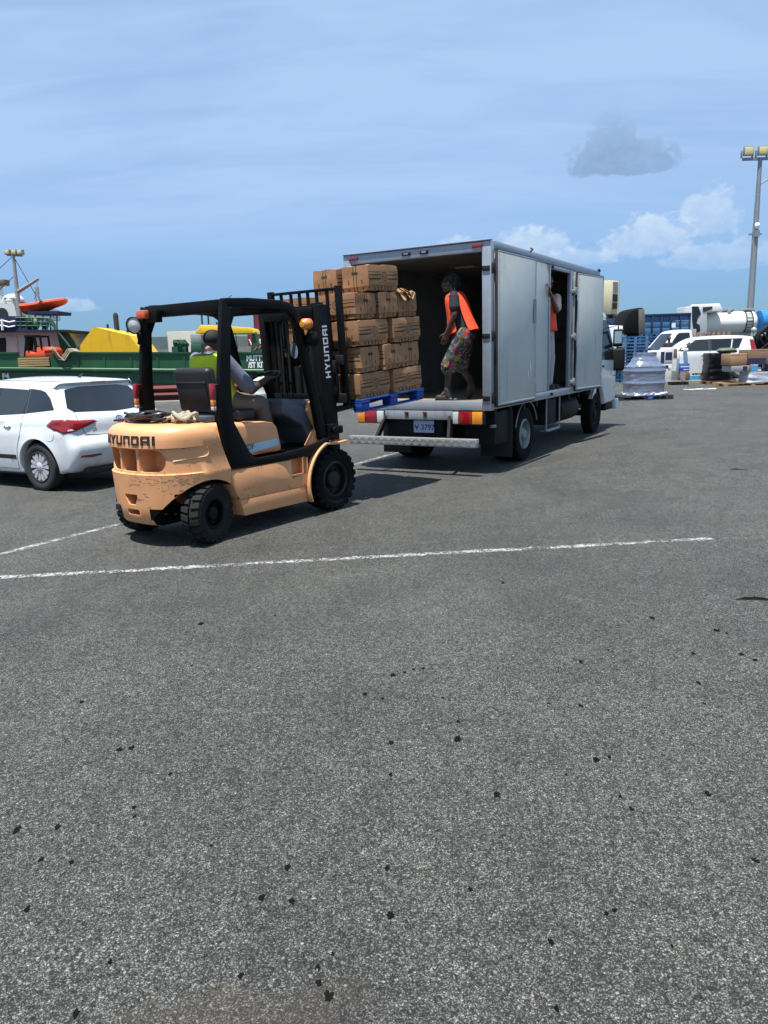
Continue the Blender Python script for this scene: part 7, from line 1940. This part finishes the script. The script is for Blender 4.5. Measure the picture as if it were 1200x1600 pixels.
patch(SB, [(3.03, -1, 1.12), (3.10, -1, 1.518), (3.45, -1, 1.50), (3.30, -1, 1.18)], d, .012, .05).build('quarter_window', 'glass_dark', sv)
patch(SB, [(1.0, -1, 1.10), (1.58, -1, 1.49), (1.72, -1, 1.525), (3.46, -1, 1.525), (3.46, -1, 1.505), (1.72, -1, 1.505), (1.62, -1, 1.475), (1.07, -1, 1.10)], d, .008, .05).build('window_surround', 'car_black', sv)
patch(SB, [(2.185, -1, 1.10), (2.185, -1, 1.527), (2.255, -1, 1.529), (2.255, -1, 1.10)], d, .013, .05).build('pillar_trim', 'car_black', sv)
patch(SB, [(3.80, -.9, .98), (3.80, -.85, 1.48), (3.95, -.75, 1.46), (4.02, -.80, 1.0)], (-.75, 1, 0), .012, .05, .001).build('tail_lamp', 'lamp_red', sv)
patch(SB, [(4.1, -.55, 1.08), (4.0, -.50, 1.48), (4.0, .50, 1.48), (4.1, .55, 1.08)], (-1, 0, 0), .010, .05).build('rear_screen', 'glass_dark', sv)
patch(SB, [(.15, -.85, .80), (.12, -.6, .86), (.3, -.6, .95), (.5, -.9, .90)], (1, .8, 0), .01, .06, .001).build('headlamp', 'lamp_chrome', sv)
mb = MB(); seam(SB, [(1.05, -1, 1.07), (1.08, -1, .5), (1.25, -1, .3)], d, .006, mb); seam(SB, [(2.22, -1, 1.09), (2.24, -1, .3)], d, .006, mb); seam(SB, [(3.02, -1, 1.1), (3.05, -1, .8), (2.95, -1, .4)], d, .006, mb); mb.build('door_seam', 'car_seam', sv)
for x in (1.88, 2.78): patch(SB, [(x, -1, .92), (x + .02, -1, .955), (x + .2, -1, .955), (x + .22, -1, .925), (x + .11, -1, .905)], d, .025, .05, .002).build('door_handle', 'car_white', sv)
mb = MB(); mb.box(1.18, 1.34, -1.06, -.88, 1.08, 1.22); mb.build('door_mirror', 'car_white', sv, bevel=.04, seg=3)
for x in (.82, 3.38):
    for s_ in (-1, 1): wheel(sv, (x, s_ * .78, .34), .34, .20, .22, 'car', s_, 0, ('rubber_clean', 'wheel_silver'))

# tank lorry
YT = 50
tx0, tzc = hp(1091, 505, YT); tx1, _ = hp(1196, 503, YT); zt_, zbm = hp(1140, 485.5, YT)[1], hp(1140, 521, YT)[1]; rad = (zt_ - zbm) / 2; tzc = (zt_ + zbm) / 2
tn = empty('tank_lorry', Matrix.Translation((tx0, YT, 0)), 'tank lorry with long white tank and ladder under the light pole', 'tanker'); Lt = tx1 - tx0
prof = [(.001, 0)] + [(rad * math.sin(R_(a)), rad * .45 * (1 - math.cos(R_(a)))) for a in range(12, 90, 12)] + [(rad, rad * .5), (rad, Lt - rad * .6)] + [(rad * math.cos(R_(a)), Lt - rad * .6 + rad * .6 * math.sin(R_(a))) for a in range(15, 90, 15)] + [(.001, Lt)]
mb = MB(); mb.lathe(prof, (0, 1.25, tzc), 'x', 48, 0, False); tank = mb.build('tank', 'tank_white', tn, smooth=50)
mb = MB()
for x in (Lt * .43,): mb.lathe([(rad + .004, x - .03), (rad + .012, x), (rad + .004, x + .03)], (0, 1.25, tzc), 'x', 48, 0, False)
mb.build('tank_band', 'tank_white', tank)
mb = MB(); mb.box(rad * .5, Lt * .62, .9, 1.6, zt_ + .0, zt_ + .18); mb.build('catwalk', 'ship_grey', tn, bevel=.02)
lx = hp(1173, 500, YT)[0] - tx0; lx2 = hp(1183, 500, YT)[0] - tx0
mb = MB()
def lad(x, a): return Vector((x, 1.25 - (rad + .06) * math.cos(R_(a)), tzc + (rad + .06) * math.sin(R_(a))))
for x in (lx, lx2): mb.tube([lad(x, a) for a in range(-60, 95, 8)], .03, 6)
for a in range(-56, 90, 14): mb.tube([lad(lx, a), lad(lx2, a)], .022, 6)
pieces(mb, 'ladder', 'steel_dark', tn)
rbox(tn, 'manhole', 'ship_grey', lx - .1, lx2 + .3, 1.0, 1.5, zt_ - .02, zt_ + .14); rbox(tn, 'vent_pipe', 'ship_grey', lx - 1.15, lx - .95, .75, .95, zt_ - .25, zt_ + .12)
mb = MB(); mb.lathe([(.001, 0), (rad * .995, 0), (rad * 1.0, Lt * .0 + .5), (rad * .9, 2.0), (.001, 2.3)], (Lt + .15, 1.25, tzc), 'x', 40, 0, False); mb.build('blue_end', 'tank_blue', tn, smooth=50)
rbox(tn, 'chassis_frame', 'chassis_black', -1.5, Lt + 2, .8, 1.7, 1.0, 1.3); rbox(tn, 'tank_saddle', 'ship_grey', .4, Lt - .4, .95, 1.55, 1.3, tzc - rad * .55)
P = [hp(a, b, YT) for a, b in ((1078, 522), (1078.5, 479), (1080, 476), (1124, 474), (1130, 486), (1104, 488), (1104, 530), (1078, 530))]
mb = MB(); mb.prism([(a - tx0, b) for a, b in P], 'y', -.1, .1); cabf = mb.build('cab_frame', 'car_white', tn, bevel=.04)
mb = MB(); mb.prism([(a - tx0, b) for a, b in [hp(a, b, YT) for a, b in ((1079, 540), (1079.5, 478), (1125, 476), (1131, 487), (1102, 489), (1101, 540))]], 'y', .12, 2.4); mb.build('cab', 'car_white', tn, bevel=.05)
P = [hp(a, b, YT) for a, b in ((1080, 479), (1090, 479), (1094, 490), (1089, 497), (1087, 505), (1092, 508), (1093, 517), (1084, 524), (1080, 500))]; mb = MB(); mb.prism([(a - tx0, b) for a, b in P], 'y', -.13, -.105); mb.build('cab_side_glass', 'glass_dark', tn)
P = [hp(a, b, YT) for a, b in ((1097, 480), (1112, 479), (1112, 482), (1102, 487), (1097, 488))]; mb = MB(); mb.prism([(a - tx0, b) for a, b in P], 'y', -.13, -.105); mb.build('cab_opening', 'soot_shade', tn)
for x in (-1.0, 1.6, Lt - 1.2, Lt):
    wheel(tn, (x, .45, .5), .5, .28, .26, 'truck', -1, 0, ('rubber', 'steel_dark')); wheel(tn, (x, 2.05, .5), .5, .28, .26, 'truck', 1, 0, ('rubber', 'steel_dark'))
# dark lorry rear at the far right edge
dk = empty('parked_lorry', Matrix.Translation((hp(1190, 560, 36)[0], 36, 0)), 'dark lorry chassis with arm at the right edge beyond the boxy car', 'truck')
mb = MB()
mb.box(-.55, 3.5, .2, 2.0, .7, 1.0); mb.box(-.3, 2.0, .3, 1.6, 1.0, 1.9); mb.tube([(-.6, .1, .95), (-.15, .1, 2.0), (.2, .1, 2.3)], .12, 8); mb.tube([(.1, .2, 1.0), (.35, .2, 2.25), (.9, .2, 2.3)], .08, 8)
for k in range(5): mb.tube([(rr.uniform(-.4, 1.5), .05, rr.uniform(.9, 1.2)), (rr.uniform(-.4, 1.5), .05, rr.uniform(1.5, 2.3))], .05, 6)
pieces(mb, 'crane_base', 'chassis_black', dk, bevel=.02)
mb = MB(); mb.tube([(-.75, -.1, 1.15), (-.60, -.1, 1.6), (-.55, -.1, 2.1)], .07, 8); mb.disc((-.75, -.1, 1.1), 'z', .3, .2, (-.06, .06)); mb.ball((-.5, -.1, 2.15), .14); mb.build('stabiliser_leg', 'ship_grey', dk)
for x in (.6, 2.2): wheel(dk, (x, .2, .45), .45, .26, .24, 'truck', -1, 0, ('rubber', 'steel_dark'))

# people far back
def bystander(px, py_head, Y, label, cloth, h=1.72, legs='trouser_tan', face=(0, -1, 0), vest=None):
    x, _ = hp(px, py_head, Y); root = empty('person', Matrix.Translation((x, Y, .15)), label, 'person'); inv = Matrix.Identity(4)
    pel = Vector((0, 0, h * .53)); neck = Vector((0, 0, h * .84)); hc = Vector((0, 0, h * .925)); A = Vector((1, 0, 0)); b = MB(); f, s_, u = head(b, hc, face, (0, 0, 1)); limb(b, [hc - Vector((0, 0, .06)), neck], [.052, .058])
    torso(b, pel, neck, A, [(-.06, .145, .10), (.1, .165, .115), (.4, .155, .105), (.72, .175, .115), (.92, .15, .085), (1.0, .07, .06)])
    for sg in (-1, 1):
        sh = Vector((sg * .19, 0, h * .81)); e_ = sh + Vector((sg * .06, -.02, -.28)); w_ = e_ + Vector((-sg * .02, -.10, -.22)); limb(b, [sh, e_, w_], [.052, .043, .028]); hand(b, w_, (0, -.3, -1), (-sg, 0, 0), 1, 25)
        hp_ = pel + Vector((sg * .09, 0, -.02)); kn = Vector((sg * .10, -.01, h * .28)); an = Vector((sg * .11, 0, .08)); limb(b, [hp_, kn, an], [.09, .06, .04]); limb(b, [an, an + Vector((0, -.14, -.04))], [.04, .03])
    blob(b, 'body', 'skin_deep', root, .012, 2); hb = MB(); hb.ball(hc + u * .035 - f * .02, (.100, .084, .088), 14, 10, 0, Matrix((f, s_, u)).transposed()); hb.build('hair', 'hair_black', root)
    b = MB(); torso(b, pel, neck, A, [(-.12, .17, .128), (.1, .175, .13), (.4, .168, .12), (.72, .19, .13), (.92, .17, .10), (.99, .085, .07)])
    for sg in (-1, 1): sh = Vector((sg * .19, 0, h * .81)); limb(b, [sh, sh + Vector((sg * .045, -.015, -.2))], [.068, .075])
    blob(b, 'shirt', cloth, root, .014, 2); b = MB()
    for sg in (-1, 1): limb(b, [pel + Vector((sg * .09, 0, 0)), Vector((sg * .10, -.01, h * .28)), Vector((sg * .11, 0, .06))], [.115, .085, .075])
    blob(b, 'trousers', legs, root, .014, 2)
    for sg in (-1, 1): b = MB(); b.cap((sg * .11, .04, .045), .045, (sg * .11, -.15, .04), .04); blob(b, 'boot', 'boot', root, .014, 2)
bystander(1046, 520, 34.35, 'person in dark clothes standing in front of the white pickup window', 'tee_dark', 1.86, 'trouser_tan')
bystander(1106, 515, 34.6, 'person in orange behind the roof of the boxy white car', 'vest_orange', 1.93, 'trouser_grey')

# goods on pallets in front of the cars
def goods_pallet(x, y, w, d, label, mat='pallet_wood', heading=0.0, grp=None):
    r = empty('pallet', Matrix.Translation((x, y, 0)) @ Matrix.Rotation(R_(heading), 4, 'Z'), label, 'pallet', grp)
    for yy in (0, d / 2 - .05, d - .1):
        mb = MB(); mb.box(-w / 2, w / 2, yy, yy + .1, .001, .02); mb.build('bottom_board', mat, r)
        for xx in (-w / 2, -.07, w / 2 - .14): mb = MB(); mb.box(xx, xx + .14, yy, yy + .1, .0205, .10); mb.build('block', mat, r)
    for i in range(6): yy = (d - .1) * i / 5; mb = MB(); mb.box(-w / 2, w / 2, yy, yy + .1, .1005, .125); mb.build('deck_board', mat, r)
    return r
def crate(name, label, cat, mats, x, y, z, w, d, h, heading=0, prints=(), grp=None, soft=0.0, bevel=.012):
    r = empty(name, Matrix.Translation((x, y, z)) @ Matrix.Rotation(R_(heading), 4, 'Z'), label, cat, grp)
    mb = MB(); mb.box(-w / 2, w / 2, 0, d, 0.002, h); o = mb.build('box', mats, r, bevel=bevel)
    for m_, u0, u1, v0, v1 in prints:
        mb = MB(); mb.box(-w / 2 + w * u0, -w / 2 + w * u1, -.004, -.0005, h * v0, h * v1); mb.build('print_panel', m_, r)
    return r
def at(px, py): q_ = gp(px, py); return q_
def pxm(y): return FPX / y
# 1 pallet left: stacked white cartons
P1 = at(1045, 601); m1 = 1 / pxm(P1.y)
goods_pallet(at(1043, 602).x, P1.y, 34 * m1 * 1.04, 1.0, 'wooden pallet under the stacked white cartons')
ZB = .127
def cr(px0, px1, y_top, y_bot, lab, mats, prints=(), dy=.05, dd=.5, z=None, Y=None, name='box', cat='box'):
    Yq = (Y or P1.y) + dy; a = ap(px0, y_top, Yq); b = ap(px1, y_bot, Yq); z0 = z if z is not None else max(.0, b.z)
    return crate(name, lab, cat, mats, (a.x + b.x) / 2, Yq, z0, b.x - a.x, dd, a.z - z0, 0, prints)
b1 = cr(1027, 1034, 568, 597, 'narrow white box at the left of the pallet bottom row', ['card_white'], (('print_navy', .82, .98, .0, .55), ('card_dull', .1, .9, .62, .95)), z=ZB)
b2 = cr(1034.5, 1050, 568, 597, 'large white box in the middle of the pallet bottom row', ['card_white'], (('print_navy', .25, .6, .72, .90), ('ship_grey', .55, .8, .62, .74)), z=ZB)
b3 = cr(1050.5, 1060, 560, 597, 'tall pale grey box at the right of the pallet bottom row', ['ship_grey'], (('card_white', .05, .6, .45, .95),), .03, .5, ZB)
zz = ap(1034, 568, P1.y + .05).z + .002
cr(1024, 1038, 549, 568, 'white box with navy side on the upper row of the pallet', ['card_white'], (('print_navy', .60, .98, .04, .96), ('lamp_red', .08, .4, .25, .32)), .04, .5, zz)
cr(1038.5, 1052, 543, 568, 'white box printed with a dark appliance on the upper row', ['card_white'], (('print_navy', .12, .85, .20, .70),), .04, .5, zz)
cr(1052.3, 1058, 545, 560, 'small brown box at the right end of the upper row', ['card_dull'], (), .10, .4, ap(1055, 560, P1.y + .03).z + .003)
# 2 single goods on the ground
P2 = at(1070, 601); goods_pallet(at(1067, 602).x, P2.y - .15, 26 * m1, 1.0, 'flat board pallet under the blue topped sack', 'steel_dark')
cr(1063, 1076, 580, 597, 'pale sack box under the blue carton', ['card_dull'], (('ship_grey', .05, .6, .1, .9),), -.1, .5, ZB)
cr(1063, 1077, 568, 580, 'blue carton with white stripes on the pale box', ['card_blue'], (('card_white', .05, .95, .50, .66), ('card_white', .35, .9, .14, .26)), -.1, .5, ap(1070, 580, P1.y - .1).z + .003)
cr(1078, 1094, 583, 599, 'bright blue square carton on the asphalt', ['card_cyan'], (('card_white', .0, 1.0, .72, 1.0), ('print_navy', .22, .42, .80, .95), ('print_navy', .5, .7, .80, .95)), .2, .5, .0)
cr(1096, 1107, 576, 600, 'brown carton with black marks beside the black wrapped load', ['card_plain'], (('decal_black', .30, .45, .55, .95), ('decal_black', .5, .65, .55, .95), ('decal_black', .72, .88, .55, .95)), .2, .5, .0)
# 3 black wrapped load
P3 = at(1125, 600); goods_pallet(at(1128, 600).x, P3.y, 44 * m1, 1.0, 'worn wooden pallet under the black wrapped load', 'card_dull')
r = empty('wrapped_load', Matrix.Translation((at(1126, 600).x, P3.y, ZB)), 'pallet load wrapped in shiny black film beside the brown carton', 'wrapped load')
def wraploft(w, d, h, n=8, taper=.06, amp=.03, seed=0, nseg=28, ex=.35):
    mb = MB(); rings = []
    for k in range(n * 3 + 1):
        t = k / (n * 3); s_ = 1 - taper * t; rg = []
        for j in range(nseg):
            a = 2 * math.pi * j / nseg; c, s2 = math.cos(a), math.sin(a); x = w / 2 * math.copysign(abs(c) ** ex, c) * s_; y = d / 2 + d / 2 * math.copysign(abs(s2) ** ex, s2) * s_
            nn = noise.noise(Vector((x * 3 + seed, y * 3, t * h * 7))) * amp; rg.append((x + c * nn, y + s2 * nn, t * h + noise.noise(Vector((x * 2, y * 2, seed + 5))) * .04 * t))
        rings.append(rg)
    mb.loft(rings); return mb
hh = ap(1120, 552, P3.y).z - ZB
wraploft(36 * m1, .9, hh, 8, .08, .05, 3).build('film', 'film_black', r, smooth=60)
tp_ = empty('sack', Matrix.Translation((at(1145, 600).x, P3.y + .2, ZB + hh + .03)), 'green grey sack lying on top of the black wrapped load', 'sack')
mb = MB(); mb.ball((0, .2, .06), (.42, .28, .11), 20, 10); mb.jitter(.05, 4); mb.build('sack_bag', 'bag_green', tp_)
# 4 right pallet
P4 = at(1175, 603); goods_pallet(at(1178, 603).x, P4.y, 82 * m1, 1.1, 'long wooden pallet under the clear wrapped goods at the right edge', 'pallet_wood')
r = empty('wrapped_load', Matrix.Translation((at(1164, 600).x, P4.y - .02, ZB)), 'goods in clear shrink film low on the right hand pallet', 'wrapped load')
wraploft(46 * m1, .95, ap(1160, 582, P4.y).z - ZB, 6, .02, .035, 9).build('film', 'film_clear', r, smooth=60)
r = empty('wrapped_load', Matrix.Translation((at(1203, 600).x, P4.y + .05, ZB)), 'grey wrapped goods at the extreme right of the pallet', 'wrapped load')
wraploft(30 * m1, .95, ap(1190, 570, P4.y).z - ZB, 6, .02, .05, 13).build('film', 'film_silver', r, smooth=60)
zq = ap(1160, 582, P4.y).z + .03
cr(1143, 1170, 572, 582, 'flat grey tray between film and brown carton', ['ship_grey'], (('print_navy', .65, .9, .1, .9),), .05, .8, zq, P4.y)
cr(1170.5, 1184, 571, 582, 'small blue and tan carton on the right hand pallet', ['card_dull'], (('card_cyan', .25, .95, .1, .95),), .05, .8, zq, P4.y)
zq2 = ap(1150, 572, P4.y + .05).z + .03
cr(1142, 1166.5, 553, 571, 'tan carton with oval mark on the right hand pallet', ['card_plain'], (('card_dull', .30, .68, .12, .32), ('card_dull', .02, .98, .88, .91), ('card_dull', .47, .53, .9, 1.0)), .05, .8, zq2, P4.y)
cr(1170, 1215, 546.5, 570, 'wide brown carton at the top right of the pallet', ['card_dull'], (('print_navy', .0, .6, .02, .42), ('card_plain', .05, .95, .93, .99)), .22, .8, zq2, P4.y)
# 5 silver wrapped drums on a black pallet
P5 = at(1008, 625); m5 = P5.y / FPX
goods_pallet(at(1010, 625).x, P5.y, 84 * m5, 1.15, 'black plastic pallet with a blue tag under the silver wrapped load', 'pallet_black')
r = empty('wrapped_load', Matrix.Translation((at(999, 622).x, P5.y + .05, ZB)), 'tall silver film wrapped load with narrow top on the black pallet', 'wrapped load')
hA = ap(1000, 573, P5.y + .1).z - ZB; hB = ap(1000, 551, P5.y + .3).z - ZB
mb = MB(); rings = []; Wd = 58 * m5
for k in range(41):
    t = k / 40; z = hB * t
    ra = 1.0 if z < hA else 1.0 - .44 * min(1, (z - hA) / (hB - hA) * 1.6) ** .55
    band = 1 + .045 * max(0, math.cos(2 * math.pi * z / .36)) ** 6 + (.05 if z < .05 else 0); rg = []
    for j in range(32):
        a = 2 * math.pi * j / 32; c, s2 = math.cos(a), math.sin(a); e_ = .55; nn = noise.noise(Vector((c * 2, s2 * 2, z * 9))) * .010 + noise.noise(Vector((c * 7, s2 * 7, z * 1.5))) * .012
        rg.append(((Wd / 2 * ra * band + nn) * math.copysign(abs(c) ** e_, c), .55 + (.5 * ra * band + nn) * math.copysign(abs(s2) ** e_, s2), z))
    rings.append(rg)
mb.loft(rings); mb.build('film', 'film_silver', r, smooth=60)
mb = MB(); mb.add([(0, 0, 0)], [])
mb = MB()
for k in range(40):
    a = rr.uniform(0, 6.28); mb.tube([(Wd * .55 * math.cos(a), .5 + .5 * math.sin(a), .01), (Wd * .62 * math.cos(a + .1), .5 + .58 * math.sin(a + .1), .02 + rr.random() * .08)], [.05, .015], 5)
tag(mb.build('loose_film', 'film_clear', r), kind='stuff')
rbox(r, 'tag', 'card_blue', -.06, .08, -.075, -.068, -.10, -.04, 0)

# a second row of odd goods behind the first
cr(1060.5, 1064, 556, 600, 'tall thin grey box between the white cartons and the blue carton', ['ship_grey'], (), .35, .3, .0)
cr(1107.5, 1112, 583, 600, 'small dark box squeezed beside the black wrapped load', ['print_navy'], (), .45, .3, .0)
for k, (px0, px1, yt, yb, m_, lab) in enumerate(((1014, 1024, 575, 604, 'card_dull', 'brown box half hidden behind the silver wrapped load'), (1016, 1026, 560, 575, 'card_white', 'white box on the brown box behind the silver wrapped load'))):
    Yq = P1.y + .9; cr(px0, px1, yt, yb, lab, [m_], (), .9, .5, 0.0 if k == 0 else ap(1020, 575, Yq).z + .004)
